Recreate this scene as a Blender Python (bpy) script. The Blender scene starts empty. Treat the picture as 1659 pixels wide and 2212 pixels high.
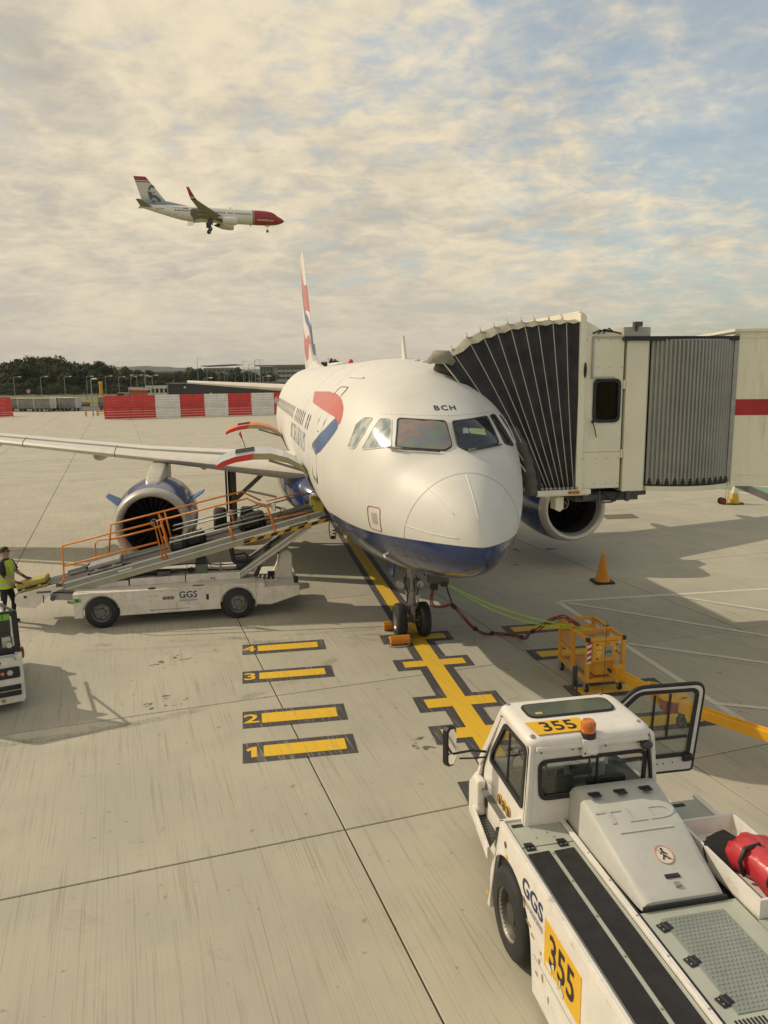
import bpy, bmesh, math, random
from mathutils import Vector, Matrix
from mathutils.bvhtree import BVHTree
R = math.radians
random.seed(7)
sc = bpy.context.scene
col = sc.collection

# ------------------------------------------------------------------ camera
cd = bpy.data.cameras.new('camera')
cam = bpy.data.objects.new('camera', cd)
col.objects.link(cam)
cam.matrix_world = Matrix.Translation((0, 0, 5.5)) @ Matrix.Rotation(R(90 - 9.96), 4, 'X') @ Matrix.Rotation(R(-0.7), 4, 'Z')
cd.sensor_fit = 'AUTO'
cd.sensor_width = 36.0
cd.lens = 1680.0 / 2212.0 * 36.0
cd.clip_start = 0.1
cd.clip_end = 20000
sc.camera = cam

# ------------------------------------------------------------------ world: daylight sky with broken cloud
SUN = Vector((-1.2, 0.42, 1.0)).normalized()
SUN_EL = math.asin(SUN.z)
SUN_ROT = math.atan2(SUN.x, SUN.y)
world = bpy.data.worlds.new('World')
sc.world = world
world.use_nodes = True
wt = world.node_tree
wt.nodes.clear()

def nd(t, typ, **kw):
    n = t.nodes.new(typ)
    for k, v in kw.items():
        if hasattr(n, k) and k not in n.inputs:
            setattr(n, k, v)
        else:
            n.inputs[k].default_value = v
    return n

def lk(t, a, b):
    t.links.new(a, b)

def mth(t, op, a, b=None, c=None, clamp=False):
    n = t.nodes.new('ShaderNodeMath')
    n.operation = op
    n.use_clamp = clamp
    for i, x in enumerate((a, b, c)):
        if x is None:
            continue
        if isinstance(x, (int, float)):
            n.inputs[i].default_value = x
        else:
            lk(t, x, n.inputs[i])
    return n.outputs[0]

def mixc(t, f, a, b, typ='MIX'):
    n = t.nodes.new('ShaderNodeMix')
    n.data_type = 'RGBA'
    n.blend_type = typ
    for s, x in ((n.inputs['Factor'], f), (n.inputs['A'], a), (n.inputs['B'], b)):
        pass
    ins = [n.inputs[0], n.inputs[6], n.inputs[7]]
    for s, x in zip(ins, (f, a, b)):
        if isinstance(x, (int, float)):
            s.default_value = x
        elif isinstance(x, tuple):
            s.default_value = x if len(x) == 4 else x + (1,)
        else:
            lk(t, x, s)
    return n.outputs[2]

def ramp(t, f, lo, hi):
    n = t.nodes.new('ShaderNodeMapRange')
    n.interpolation_type = 'SMOOTHSTEP'
    n.inputs[1].default_value = lo
    n.inputs[2].default_value = hi
    lk(t, f, n.inputs[0])
    return n.outputs[0]

def noise(t, vec, scale, detail=4, rough=0.55, dist=0.0):
    n = t.nodes.new('ShaderNodeTexNoise')
    n.inputs['Scale'].default_value = scale
    n.inputs['Detail'].default_value = detail
    n.inputs['Roughness'].default_value = rough
    n.inputs['Distortion'].default_value = dist
    lk(t, vec, n.inputs['Vector'])
    return n.outputs['Fac']

sky = nd(wt, 'ShaderNodeTexSky', sky_type='NISHITA', sun_disc=False)
sky.sun_elevation = SUN_EL
sky.sun_rotation = SUN_ROT
sky.air_density = 1.0
sky.dust_density = 2.5
sky.ozone_density = 1.0
SKY_STRENGTH = 0.12
SKY_LOC = (0.6, 15.2, 0)
bg1 = nd(wt, 'ShaderNodeBackground', Strength=SKY_STRENGTH)
lk(wt, mixc(wt, 1.0, sky.outputs[0], (0.98, 1.06, 0.98), 'MULTIPLY'), bg1.inputs[0])
tc = wt.nodes.new('ShaderNodeTexCoord')
sp = wt.nodes.new('ShaderNodeSeparateXYZ')
lk(wt, tc.outputs['Generated'], sp.inputs[0])
zz = mth(wt, 'ADD', mth(wt, 'MAXIMUM', sp.outputs[2], 0.0), 0.22)
cv = wt.nodes.new('ShaderNodeCombineXYZ')
lk(wt, mth(wt, 'DIVIDE', sp.outputs[0], zz), cv.inputs[0])
lk(wt, mth(wt, 'DIVIDE', sp.outputs[1], zz), cv.inputs[1])
mp = nd(wt, 'ShaderNodeMapping')
mp.inputs['Location'].default_value = SKY_LOC
mp.inputs['Rotation'].default_value = (0, 0, R(24))
mp.inputs['Scale'].default_value = (1.0, 1.1, 1)
lk(wt, cv.outputs[0], mp.inputs[0])
cvec = mp.outputs[0]
big = noise(wt, cvec, 0.70, 3, 0.5, 0.4)
mid = noise(wt, cvec, 3.8, 8, 0.60, 0.35)
puf = noise(wt, cvec, 9.5, 5, 0.58, 0.4)
fin_ = noise(wt, cvec, 26.0, 5, 0.6, 0.2)
side = mth(wt, 'MULTIPLY', mth(wt, 'ADD', sp.outputs[0], 0.02), -0.46)
low = mth(wt, 'MULTIPLY', ramp(wt, sp.outputs[2], 0.30, 0.0), 0.12)
dens = mth(wt, 'ADD', mth(wt, 'ADD', mth(wt, 'MULTIPLY', big, 0.55), mth(wt, 'MULTIPLY', mid, 0.50)),
           mth(wt, 'ADD', mth(wt, 'ADD', mth(wt, 'MULTIPLY', puf, 0.46), mth(wt, 'MULTIPLY', fin_, 0.16)), mth(wt, 'ADD', side, low)))
cover = ramp(wt, dens, 0.60, 0.92)
shade = mth(wt, 'ADD', mth(wt, 'MULTIPLY', noise(wt, cvec, 1.9, 7, 0.62, 0.5), 0.75), mth(wt, 'ADD', mth(wt, 'MULTIPLY', puf, 0.46), mth(wt, 'MULTIPLY', fin_, 0.12)))
shade = ramp(wt, shade, 0.44, 0.86)
ccol = mixc(wt, shade, (0.385, 0.355, 0.30), (0.685, 0.585, 0.415))
ccol = mixc(wt, mth(wt, 'MULTIPLY', ramp(wt, sp.outputs[2], 0.20, 0.0), 0.65), ccol, (0.45, 0.40, 0.33))
bg2 = nd(wt, 'ShaderNodeBackground', Strength=1.0)
lk(wt, ccol, bg2.inputs[0])
ms = wt.nodes.new('ShaderNodeMixShader')
lk(wt, mth(wt, 'ADD', mth(wt, 'MULTIPLY', cover, 0.64), 0.34), ms.inputs[0])
lk(wt, bg1.outputs[0], ms.inputs[1])
lk(wt, bg2.outputs[0], ms.inputs[2])
wo = wt.nodes.new('ShaderNodeOutputWorld')
lk(wt, ms.outputs[0], wo.inputs[0])

# ------------------------------------------------------------------ sun
sd = bpy.data.lights.new('sun', 'SUN')
sd.energy = 2.15
sd.angle = R(0.6)
sd.color = (1.0, 0.86, 0.66)
sun = bpy.data.objects.new('sun', sd)
sun.rotation_euler = (-SUN).to_track_quat('-Z', 'Y').to_euler()
sun.location = (0, 0, 80)
col.objects.link(sun)
vs = sc.view_settings
vs.view_transform = 'Standard'
vs.look = 'None'
vs.exposure = 0.37
vs.gamma = 1.0
vs.use_curve_mapping = False

# ------------------------------------------------------------------ materials
MATS = {}
def mat(name, c=(.5, .5, .5), rough=.5, metal=0.0, var=.10, scale=3.0, bump=0.0, bscale=60.0, coat=0.0, trans=0.0, dirt=0.0, spec=.5, emit=None, streak=0.0):
    if name in MATS:
        return MATS[name]
    m = bpy.data.materials.new(name)
    m.use_nodes = True
    t = m.node_tree
    b = t.nodes['Principled BSDF']
    b.inputs['Roughness'].default_value = rough
    b.inputs['Metallic'].default_value = metal
    b.inputs['Specular IOR Level'].default_value = spec
    b.inputs['Coat Weight'].default_value = coat
    b.inputs['Coat Roughness'].default_value = 0.06
    b.inputs['Transmission Weight'].default_value = trans
    co = t.nodes.new('ShaderNodeTexCoord')
    v = co.outputs['Object']
    n = noise(t, v, scale, 6, 0.6)
    lo = tuple(x * (1 - var) for x in c)
    hi = tuple(min(1, x * (1 + var)) for x in c)
    cc = mixc(t, ramp(t, n, .3, .7), lo, hi)
    if dirt:
        d = ramp(t, noise(t, v, scale * 2.3, 8, .7, .6), .56, .74)
        cc = mixc(t, mth(t, 'MULTIPLY', d, dirt), cc, (.16, .13, .09))
    if streak:
        sm = nd(t, 'ShaderNodeMapping')
        sm.inputs['Scale'].default_value = (1, 1, .07)
        lk(t, v, sm.inputs[0])
        sn_ = mth(t, 'MULTIPLY', ramp(t, noise(t, sm.outputs[0], 7, 5, .65), .52, .74), ramp(t, noise(t, v, 1.1, 4, .6), .38, .62))
        cc = mixc(t, mth(t, 'MULTIPLY', sn_, streak), cc, (.20, .15, .10))
    lk(t, cc, b.inputs['Base Color'])
    r = mth(t, 'ADD', mth(t, 'MULTIPLY', noise(t, v, scale * 4, 4), .16), rough - .08, clamp=True)
    lk(t, r, b.inputs['Roughness'])
    if bump:
        bn = nd(t, 'ShaderNodeBump', Strength=bump, Distance=.02)
        lk(t, noise(t, v, bscale, 4), bn.inputs['Height'])
        lk(t, bn.outputs[0], b.inputs['Normal'])
    if emit:
        b.inputs['Emission Color'].default_value = emit + (1,)
    MATS[name] = m
    return m

WHITE = mat('white_paint', (.74, .71, .65), .42, var=.05, dirt=.18, scale=2)
WHITE2 = mat('scuffed_white_paint', (.70, .66, .59), .5, var=.10, dirt=.6, scale=3.5, streak=.35)
CREAM = mat('bridge_cream_paint', (.80, .78, .63), .5, var=.05, scale=.8, dirt=.14, streak=.30)
GREYP = mat('grey_green_paint', (.40, .42, .36), .55, var=.06, dirt=.25, scale=3)
BLACK = mat('black_plastic', (.018, .018, .022), .5, var=.2)
RUB = mat('black_rubber', (.022, .022, .024), .75, var=.25, bump=.15, bscale=90)
STEEL = mat('galvanised_steel', (.36, .37, .36), .48, .55, var=.12, scale=6)
DSTEEL = mat('dark_steel', (.10, .10, .105), .5, .4, var=.2)
ALU = mat('bright_aluminium', (.68, .65, .60), .38, .5, var=.06)
WINGM = mat('wing_grey_metal', (.68, .65, .59), .42, .1, var=.06, scale=1.2)
ORANGE = mat('orange_rail_paint', (.72, .22, .022), .45, var=.08)
YEL = mat('yellow_equipment_paint', (.66, .33, .035), .5, var=.08, dirt=.2)
MYEL = mat('marking_yellow_flat', (.72, .42, .03), .7, var=.08)
BLUEP = mat('navy_paint', (.022, .05, .165), .2, var=.06, coat=.3, scale=1)
REDP = mat('red_paint', (.42, .035, .03), .45, var=.1)
HAZY = mat('hazard_yellow', (.62, .40, .05), .55, var=.1)
BLUET = mat('navy_lettering', (.02, .035, .12), .5, var=.05)
BLKT = mat('black_lettering', (.015, .015, .018), .55, var=.05)
GREENL = mat('green_label', (.16, .42, .06), .5, var=.05)
SIGNY = mat('sign_yellow', (.74, .43, .02), .45, var=.05, dirt=.1)
DGLASS = mat('dark_glass', (.012, .016, .02), .06, var=.1, coat=1.0)

def glass_mat(name, tint=(.75, .8, .78), alpha=.28):
    m = bpy.data.materials.new(name)
    m.use_nodes = True
    t = m.node_tree
    t.nodes.clear()
    o = t.nodes.new('ShaderNodeOutputMaterial')
    tr = nd(t, 'ShaderNodeBsdfTransparent')
    tr.inputs[0].default_value = tint + (1,)
    gl = nd(t, 'ShaderNodeBsdfGlossy', Roughness=.03)
    fr = nd(t, 'ShaderNodeFresnel', IOR=1.45)
    mx = t.nodes.new('ShaderNodeMixShader')
    lk(t, mth(t, 'ADD', mth(t, 'MULTIPLY', fr.outputs[0], .7), .01), mx.inputs[0])
    lk(t, tr.outputs[0], mx.inputs[1])
    lk(t, gl.outputs[0], mx.inputs[2])
    lk(t, mx.outputs[0], o.inputs[0])
    return m
GLASS = glass_mat('clear_window_glass', (.88, .91, .89))

# ------------------------------------------------------------------ mesh builder
class MB:
    def __init__(s):
        s.v, s.f = [], []
    def add(s, vs, fs):
        o = len(s.v)
        s.v += [tuple(x) for x in vs]
        s.f += [tuple(i + o for i in f) for f in fs]
        return s
    def bx(s, x0, x1, y0, y1, z0, z1, M=None):
        vs = [Vector((x, y, z)) for z in (z0, z1) for y in (y0, y1) for x in (x0, x1)]
        if M is not None:
            vs = [M @ p for p in vs]
        return s.add(vs, [(0, 2, 3, 1), (4, 5, 7, 6), (0, 1, 5, 4), (2, 6, 7, 3), (0, 4, 6, 2), (1, 3, 7, 5)])
    def beam(s, p, q, w, h, up=(0, 0, 1)):
        p, q = Vector(p), Vector(q)
        d = (q - p).normalized()
        u = Vector(up)
        a = d.cross(u)
        if a.length < 1e-4:
            a = d.cross(Vector((0, 1, 0)))
        a.normalize()
        b = a.cross(d)
        vs = [c + a * (i * w / 2) + b * (j * h / 2) for c in (p, q) for i, j in ((-1, -1), (1, -1), (1, 1), (-1, 1))]
        return s.add(vs, [(0, 1, 2, 3), (7, 6, 5, 4), (0, 4, 5, 1), (1, 5, 6, 2), (2, 6, 7, 3), (3, 7, 4, 0)])
    def tube(s, pts, r, n=8, closed=False, cap=True):
        P = [Vector(p) for p in pts]
        m = len(P)
        rr = r if isinstance(r, (list, tuple)) else [r] * m
        T = []
        for i in range(m):
            a = P[i - 1] if (i or closed) else P[0]
            b = P[(i + 1) % m] if (i < m - 1 or closed) else P[-1]
            d = b - a
            T.append(d.normalized() if d.length > 1e-9 else Vector((0, 0, 1)))
        u = T[0].orthogonal().normalized()
        vs = []
        for i in range(m):
            u = u - T[i] * u.dot(T[i])
            if u.length < 1e-6:
                u = T[i].orthogonal()
            u.normalize()
            w = T[i].cross(u)
            vs += [P[i] + (u * math.cos(2 * math.pi * k / n) + w * math.sin(2 * math.pi * k / n)) * rr[i] for k in range(n)]
        fs = []
        for i in range(m if closed else m - 1):
            a, b = i * n, ((i + 1) % m) * n
            fs += [(a + k, a + (k + 1) % n, b + (k + 1) % n, b + k) for k in range(n)]
        if cap and not closed:
            fs += [tuple(range(n - 1, -1, -1)), tuple((m - 1) * n + k for k in range(n))]
        return s.add(vs, fs)
    def cyl(s, p, q, r, r2=None, n=16):
        return s.tube([p, q], [r, r if r2 is None else r2], n)
    def lathe(s, prof, o=(0, 0, 0), ax=(0, 1, 0), n=32, closed=False):
        """prof: (distance along axis, radius)"""
        ax = Vector(ax).normalized()
        u = ax.orthogonal().normalized()
        w = ax.cross(u)
        o = Vector(o)
        vs, fs = [], []
        for h, r in prof:
            vs += [o + ax * h + (u * math.cos(2 * math.pi * k / n) + w * math.sin(2 * math.pi * k / n)) * max(r, 1e-4) for k in range(n)]
        m = len(prof)
        for i in range(m if closed else m - 1):
            a, b = i * n, ((i + 1) % m) * n
            fs += [(a + k, a + (k + 1) % n, b + (k + 1) % n, b + k) for k in range(n)]
        return s.add(vs, fs)
    def prism(s, poly, ax, h0, h1):
        def mk(a, b, h):
            return {'x': (h, a, b), 'y': (a, h, b), 'z': (a, b, h)}[ax]
        n = len(poly)
        vs = [mk(a, b, h0) for a, b in poly] + [mk(a, b, h1) for a, b in poly]
        fs = [tuple(range(n)), tuple(range(2 * n - 1, n - 1, -1))] + [(i, (i + 1) % n, n + (i + 1) % n, n + i) for i in range(n)]
        return s.add(vs, fs)
    def ring(s, outer, inner, ax, h0, h1):
        """flat frame between two polygons of equal vertex count, with thickness"""
        def mk(a, b, h):
            return {'x': (h, a, b), 'y': (a, h, b), 'z': (a, b, h)}[ax]
        n = len(outer)
        vs = [mk(a, b, h) for pl, h in ((outer, h0), (inner, h0), (outer, h1), (inner, h1)) for a, b in pl]
        fs = []
        for i in range(n):
            j = (i + 1) % n
            fs += [(i, j, n + j, n + i), (2 * n + i, 3 * n + i, 3 * n + j, 2 * n + j), (i, 2 * n + i, 2 * n + j, j), (n + i, n + j, 3 * n + j, 3 * n + i)]
        return s.add(vs, fs)
    def face(s, pts):
        return s.add(pts, [tuple(range(len(pts)))])
    def loft(s, rings, cap=True, closed=True):
        n = len(rings[0])
        vs = [p for r in rings for p in r]
        fs = []
        for i in range(len(rings) - 1):
            a, b = i * n, (i + 1) * n
            fs += [(a + k, a + (k + 1) % n, b + (k + 1) % n, b + k) for k in range(n if closed else n - 1)]
        if cap:
            fs += [tuple(range(n - 1, -1, -1)), tuple((len(rings) - 1) * n + k for k in range(n))]
        return s.add(vs, fs)
    def ell(s, c, r, nu=12, nv=8):
        c = Vector(c)
        rings = []
        for j in range(nv + 1):
            a = math.pi * j / nv
            rings.append([c + Vector((r[0] * math.sin(a) * math.cos(2 * math.pi * k / nu), r[1] * math.sin(a) * math.sin(2 * math.pi * k / nu), r[2] * math.cos(a))) for k in range(nu)])
        return s.loft(rings, cap=False)

def rpoly(pts, r, n=5):
    """round the corners of a polygon; same vertex count for every polygon with the same corner count"""
    out = []
    m = len(pts)
    rr = r if isinstance(r, (list, tuple)) else [r] * m
    for i in range(m):
        p = Vector(pts[i]); a = Vector(pts[i - 1]) - p; b = Vector(pts[(i + 1) % m]) - p
        k = min(rr[i], a.length * .49, b.length * .49)
        s, e = p + a.normalized() * k, p + b.normalized() * k
        for j in range(n + 1):
            t = j / n
            out.append(tuple((s * (1 - t) + p * t) * (1 - t) + (p * (1 - t) + e * t) * t))
    return out

def ob(name, mb, m=None, par=None, smooth=False, bev=0.0, label=None, kind=None, raw=False):
    me = bpy.data.meshes.new(name)
    if isinstance(mb, MB):
        me.from_pydata(mb.v, [], mb.f)
        b = bmesh.new()
        b.from_mesh(me)
        bmesh.ops.remove_doubles(b, verts=b.verts, dist=1e-5)
        if not raw:
            bmesh.ops.recalc_face_normals(b, faces=b.faces)
        b.to_mesh(me)
        b.free()
    else:
        me = mb
    for x in (m if isinstance(m, (list, tuple)) else [m]):
        if x:
            me.materials.append(x)
    if smooth:
        me.shade_smooth()
        if smooth is not True:
            me.set_sharp_from_angle(angle=R(smooth))
    o = bpy.data.objects.new(name, me)
    col.objects.link(o)
    if par:
        o.parent = par
    if bev:
        d = o.modifiers.new('bevel', 'BEVEL')
        d.width = bev
        d.segments = 2
        d.limit_method = 'ANGLE'
    if label:
        o['label'] = label
    if kind:
        o['kind'] = kind
    return o

def thing(name, label, cat, loc=(0, 0, 0), rz=0.0, group=None):
    o = bpy.data.objects.new(name, None)
    o.empty_display_size = .2
    col.objects.link(o)
    o.location = loc
    o.rotation_euler = (0, 0, R(rz))
    o['label'] = label
    o['category'] = cat
    if group:
        o['group'] = group
    return o

def tag(o, label, cat, group=None):
    o['label'] = label
    o['category'] = cat
    if group:
        o['group'] = group
    return o

def dup(root, loc, rz, label, group=None, scale=None):
    r = root.copy()
    col.objects.link(r)
    r.location = loc
    r.rotation_euler = (root.rotation_euler[0], root.rotation_euler[1], R(rz))
    r['label'] = label
    if group:
        r['group'] = group
    if scale:
        r.scale = scale
    for ch in list(root.children):
        c = ch.copy(); col.objects.link(c); c.parent = r
        for g in list(ch.children):
            e = g.copy(); col.objects.link(e); e.parent = c
    return r

def text(s, size=1.0, bold=0.0, align='CENTER', sx=1.0, res=3, space=1.0):
    """flat outline letters as vertices (x, y) and faces"""
    c = bpy.data.curves.new('lettering', 'FONT')
    c.body = s
    c.size = size
    c.align_x = align
    c.align_y = 'CENTER'
    c.offset = bold * size
    c.resolution_u = res
    c.space_character = space
    o = bpy.data.objects.new('lettering', c)
    me = bpy.data.meshes.new_from_object(o)
    V = [(v.co.x * sx, v.co.y) for v in me.vertices]
    F = [tuple(p.vertices) for p in me.polygons]
    bpy.data.objects.remove(o)
    bpy.data.curves.remove(c)
    bpy.data.meshes.remove(me)
    return V, F

def letters(s, size, fn, m, par, name='lettering', bold=0.012, **k):
    V, F = text(s, size, bold, **k)
    mb = MB()
    mb.add([fn(x, y) for x, y in V], F)
    return ob(name, mb, m, par, raw=True)

def wheel(par, c, r, w, ax=(1, 0, 0), rim=.55, rimm=None, name='wheel', hub=True, n=28, lug=None):
    """tyre with a rim as sub-part; ax points to the outer face"""
    ax = Vector(ax)
    b = MB().lathe([(-w / 2, r * rim), (-w / 2, r * .86), (-w * .42, r * .95), (-w * .3, r * .995), (-w * .1, r), (-w * .085, r * .985), (-w * .06, r), (w * .06, r), (w * .085, r * .985), (w * .1, r), (w * .3, r * .995), (w * .42, r * .95), (w / 2, r * .86), (w / 2, r * rim)], c, ax, n)
    t = ob(name, b, RUB, par, smooth=40)
    d = MB().lathe([(-w * .45, r * rim * 1.02), (-w * .2, r * rim * .9), (w * .15, r * rim * .8), (w * .18, r * rim * .45), (w * .34, r * rim * .4), (w * .36, .001)], c, ax, n)
    d.lathe([(w * .15, r * rim * .84), (w * .46, r * rim * .97), (w * .5, r * rim * 1.04), (w * .46, r * rim * 1.05), (w * .1, r * rim)], c, ax, n)
    ob('rim', d, rimm or STEEL, t, smooth=40)
    if lug:
        u = ax.orthogonal().normalized(); q = ax.cross(u)
        g = MB()
        for k in range(6):
            a = k * math.pi / 3
            p = Vector(c) + (u * math.cos(a) + q * math.sin(a)) * r * rim * .62 + ax * w * .17
            g.cyl(p, p + ax * .03, r * .045, n=6)
        ob('wheel_nuts', g, lug, t)
    return t

# ------------------------------------------------------------------ ground
def terr_mat():
    m = bpy.data.materials.new('meadow_grass')
    m.use_nodes = True
    t = m.node_tree
    b = t.nodes['Principled BSDF']
    g = t.nodes.new('ShaderNodeNewGeometry')
    n1 = noise(t, g.outputs['Position'], .02, 8, .65)
    n2 = noise(t, g.outputs['Position'], .6, 5, .6)
    c = mixc(t, ramp(t, n1, .35, .65), (.13, .15, .03), (.22, .215, .07))
    c = mixc(t, mth(t, 'MULTIPLY', n2, .5), c, (.09, .10, .03))
    lk(t, c, b.inputs['Base Color'])
    b.inputs['Roughness'].default_value = .95
    return m
TERR = terr_mat()
ter = ob('terrain', MB().face([(-4000, -400, -.06), (4000, -400, -.06), (4000, 6000, -.06), (-4000, 6000, -.06)]), TERR, kind='structure')

SA = R(18.7)                      # slab joints run this far left of straight ahead
def concrete(name, per_slab):
    m = bpy.data.materials.new(name)
    m.use_nodes = True
    t = m.node_tree
    b = t.nodes['Principled BSDF']
    g = t.nodes.new('ShaderNodeNewGeometry')
    mpn = nd(t, 'ShaderNodeMapping')
    mpn.inputs['Rotation'].default_value = (0, 0, -SA)
    lk(t, g.outputs['Position'], mpn.inputs[0])
    v = mpn.outputs[0]
    st = nd(t, 'ShaderNodeMapping')
    st.inputs['Scale'].default_value = (1, .012, 1)
    lk(t, v, st.inputs[0])
    st2 = nd(t, 'ShaderNodeMapping')
    st2.inputs['Scale'].default_value = (1, .06, 1)
    lk(t, v, st2.inputs[0])
    broom = noise(t, st.outputs[0], 46, 2, .6)
    broom2 = noise(t, st2.outputs[0], 9, 4, .6)
    cloud = noise(t, v, .55, 8, .6, .4)
    blot = noise(t, v, 1.7, 8, .72, .8)
    fine = noise(t, v, 55, 3, .6)
    base = mixc(t, ramp(t, cloud, .3, .7), (.395, .372, .298), (.47, .436, .342))
    if per_slab:
        oi = t.nodes.new('ShaderNodeObjectInfo')
        base = mixc(t, mth(t, 'MULTIPLY', oi.outputs['Random'], .18), base, (.27, .26, .20))
    line = ramp(t, broom, .48, .66)
    base = mixc(t, mth(t, 'MULTIPLY', mth(t, 'MULTIPLY', line, ramp(t, broom2, .36, .64)), .46), base, (.205, .175, .12))
    base = mixc(t, mth(t, 'MULTIPLY', ramp(t, blot, .57, .72), .38), base, (.22, .195, .14))
    base = mixc(t, mth(t, 'MULTIPLY', ramp(t, noise(t, v, 5.5, 2, .5), .69, .74), .5), base, (.15, .125, .09))
    base = mixc(t, mth(t, 'MULTIPLY', ramp(t, fine, .35, .7), .18), base, (.44, .41, .33))
    lk(t, base, b.inputs['Base Color'])
    b.inputs['Roughness'].default_value = .82
    bn = nd(t, 'ShaderNodeBump', Strength=.35, Distance=.006)
    lk(t, mth(t, 'ADD', broom, mth(t, 'MULTIPLY', fine, .3)), bn.inputs['Height'])
    lk(t, bn.outputs[0], b.inputs['Normal'])
    return m
CONC = concrete('broomed_concrete', True)
CONCF = concrete('broomed_concrete_far', False)
JOINT = mat('joint_sealant', (.045, .035, .04), .8)
apron = ob('apron', MB().face([(-170, -12, -.022), (90, -12, -.022), (90, 168, -.022), (-60, 168, -.022), (-170, 135, -.022)]), JOINT, kind='structure')
ca, sa = math.cos(SA), math.sin(SA)
def gp(n, t, z=0.0):
    return (n * ca - t * sa, n * sa + t * ca, z)
NL = [-45, -40, -35, -29.5, -24.2, -19, -13.8, -8.5, -3.2, 2.31, 7.41, 12.45, 17.5, 22.6, 27.7, 32.8, 38, 43, 48]
TL = [-9.5, -5, -.6, 3.9, 8.46, 12.8, 18.3, 22.3, 26.45, 27.35, 31.4, 36.5, 41.3, 45.6, 50, 54.5, 59, 63.5, 68]
far = MB()
def slab_box(mb, n0, n1, t0, t1, g):
    a = [gp(n0 + g, t0 + g), gp(n1 - g, t0 + g), gp(n1 - g, t1 - g), gp(n0 + g, t1 - g)]
    k = .008
    b_ = [gp(n0 + g + k, t0 + g + k, 0), gp(n1 - g - k, t0 + g + k, 0), gp(n1 - g - k, t1 - g - k, 0), gp(n0 + g + k, t1 - g - k, 0)]
    vs = [(x, y, -.02) for x, y, z in a] + [(x, y, -.006) for x, y, z in a] + b_
    mb.add(vs, [(8, 9, 10, 11)] + [(i, (i + 1) % 4, 4 + (i + 1) % 4, 4 + i) for i in range(4)] + [(4 + i, 4 + (i + 1) % 4, 8 + (i + 1) % 4, 8 + i) for i in range(4)])
for i in range(len(NL) - 1):
    for j in range(len(TL) - 1):
        cx, cy, _ = gp((NL[i] + NL[i + 1]) / 2, (TL[j] + TL[j + 1]) / 2)
        g = .010
        if cy > 0 and cy < 56 and abs(cx + 0.05 * cy) < 7 + .62 * cy and cy < 58:
            m = MB(); slab_box(m, NL[i], NL[i + 1], TL[j], TL[j + 1], g)
            ob('slab', m, CONC, apron)
        else:
            slab_box(far, NL[i], NL[i + 1], TL[j], TL[j + 1], g)
# the slabs beyond, down to the fence
farn = [-175 + 5.2 * k for k in range(49)]
def inpoly(x, y):
    return -168 < x < 88 and y < 166 and y < 134 + max(0, (x + 170)) * .3
for i in range(48):
    for j in range(40):
        t0 = 68 + j * 4.6
        n0, n1 = farn[i], farn[i + 1]
        cs = [gp(n0, t0), gp(n1, t0), gp(n0, t0 + 4.6), gp(n1, t0 + 4.6)]
        if all(inpoly(x, y) for x, y, _ in cs):
            slab_box(far, n0, n1, t0, t0 + 4.6, .009)
for n0, n1 in ((-175, -45), (48, 90)):
    k = int((n1 - n0) / 5.2)
    for i in range(k):
        for j in range(17):
            t0 = -9.5 + j * 4.56
            a, b_ = n0 + i * (n1 - n0) / k, n0 + (i + 1) * (n1 - n0) / k
            cs = [gp(a, t0), gp(b_, t0 + 4.56)]
            if all(inpoly(x, y) and y > -12 for x, y, _ in cs):
                slab_box(far, a, b_, t0, t0 + 4.56, .009)
ob('slab', far, CONCF, apron, kind='stuff', label='far slabs of the apron')

# ------------------------------------------------------------------ painted markings (in the stand's own frame)
PLO, PLR = (1.43, 10.95, 0), 10.1
PM = Matrix.Translation(PLO) @ Matrix.Rotation(R(PLR), 4, 'Z')
def paint_mat(name, c, wear):
    m = bpy.data.materials.new(name)
    m.use_nodes = True
    t = m.node_tree
    b = t.nodes['Principled BSDF']
    g = t.nodes.new('ShaderNodeNewGeometry')
    mpn = nd(t, 'ShaderNodeMapping')
    mpn.inputs['Rotation'].default_value = (0, 0, -SA)
    lk(t, g.outputs['Position'], mpn.inputs[0])
    st = nd(t, 'ShaderNodeMapping')
    st.inputs['Scale'].default_value = (1, .03, 1)
    lk(t, mpn.outputs[0], st.inputs[0])
    br = noise(t, st.outputs[0], 30, 3, .7)
    bl = noise(t, mpn.outputs[0], 3, 6, .65)
    f = mth(t, 'MULTIPLY', ramp(t, br, .50, .68), mth(t, 'ADD', mth(t, 'MULTIPLY', ramp(t, bl, .4, .7), wear), wear * .45))
    cc = mixc(t, f, c, (.30, .27, .19))
    lk(t, cc, b.inputs['Base Color'])
    b.inputs['Roughness'].default_value = .7
    return m
PY = paint_mat('yellow_road_paint', (.74, .455, .02), .5)
PD = paint_mat('dark_road_paint', (.055, .052, .058), .7)
PW = paint_mat('white_road_paint', (.66, .62, .50), .5)
PG = paint_mat('green_road_paint', (.16, .30, .16), .4)

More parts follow.
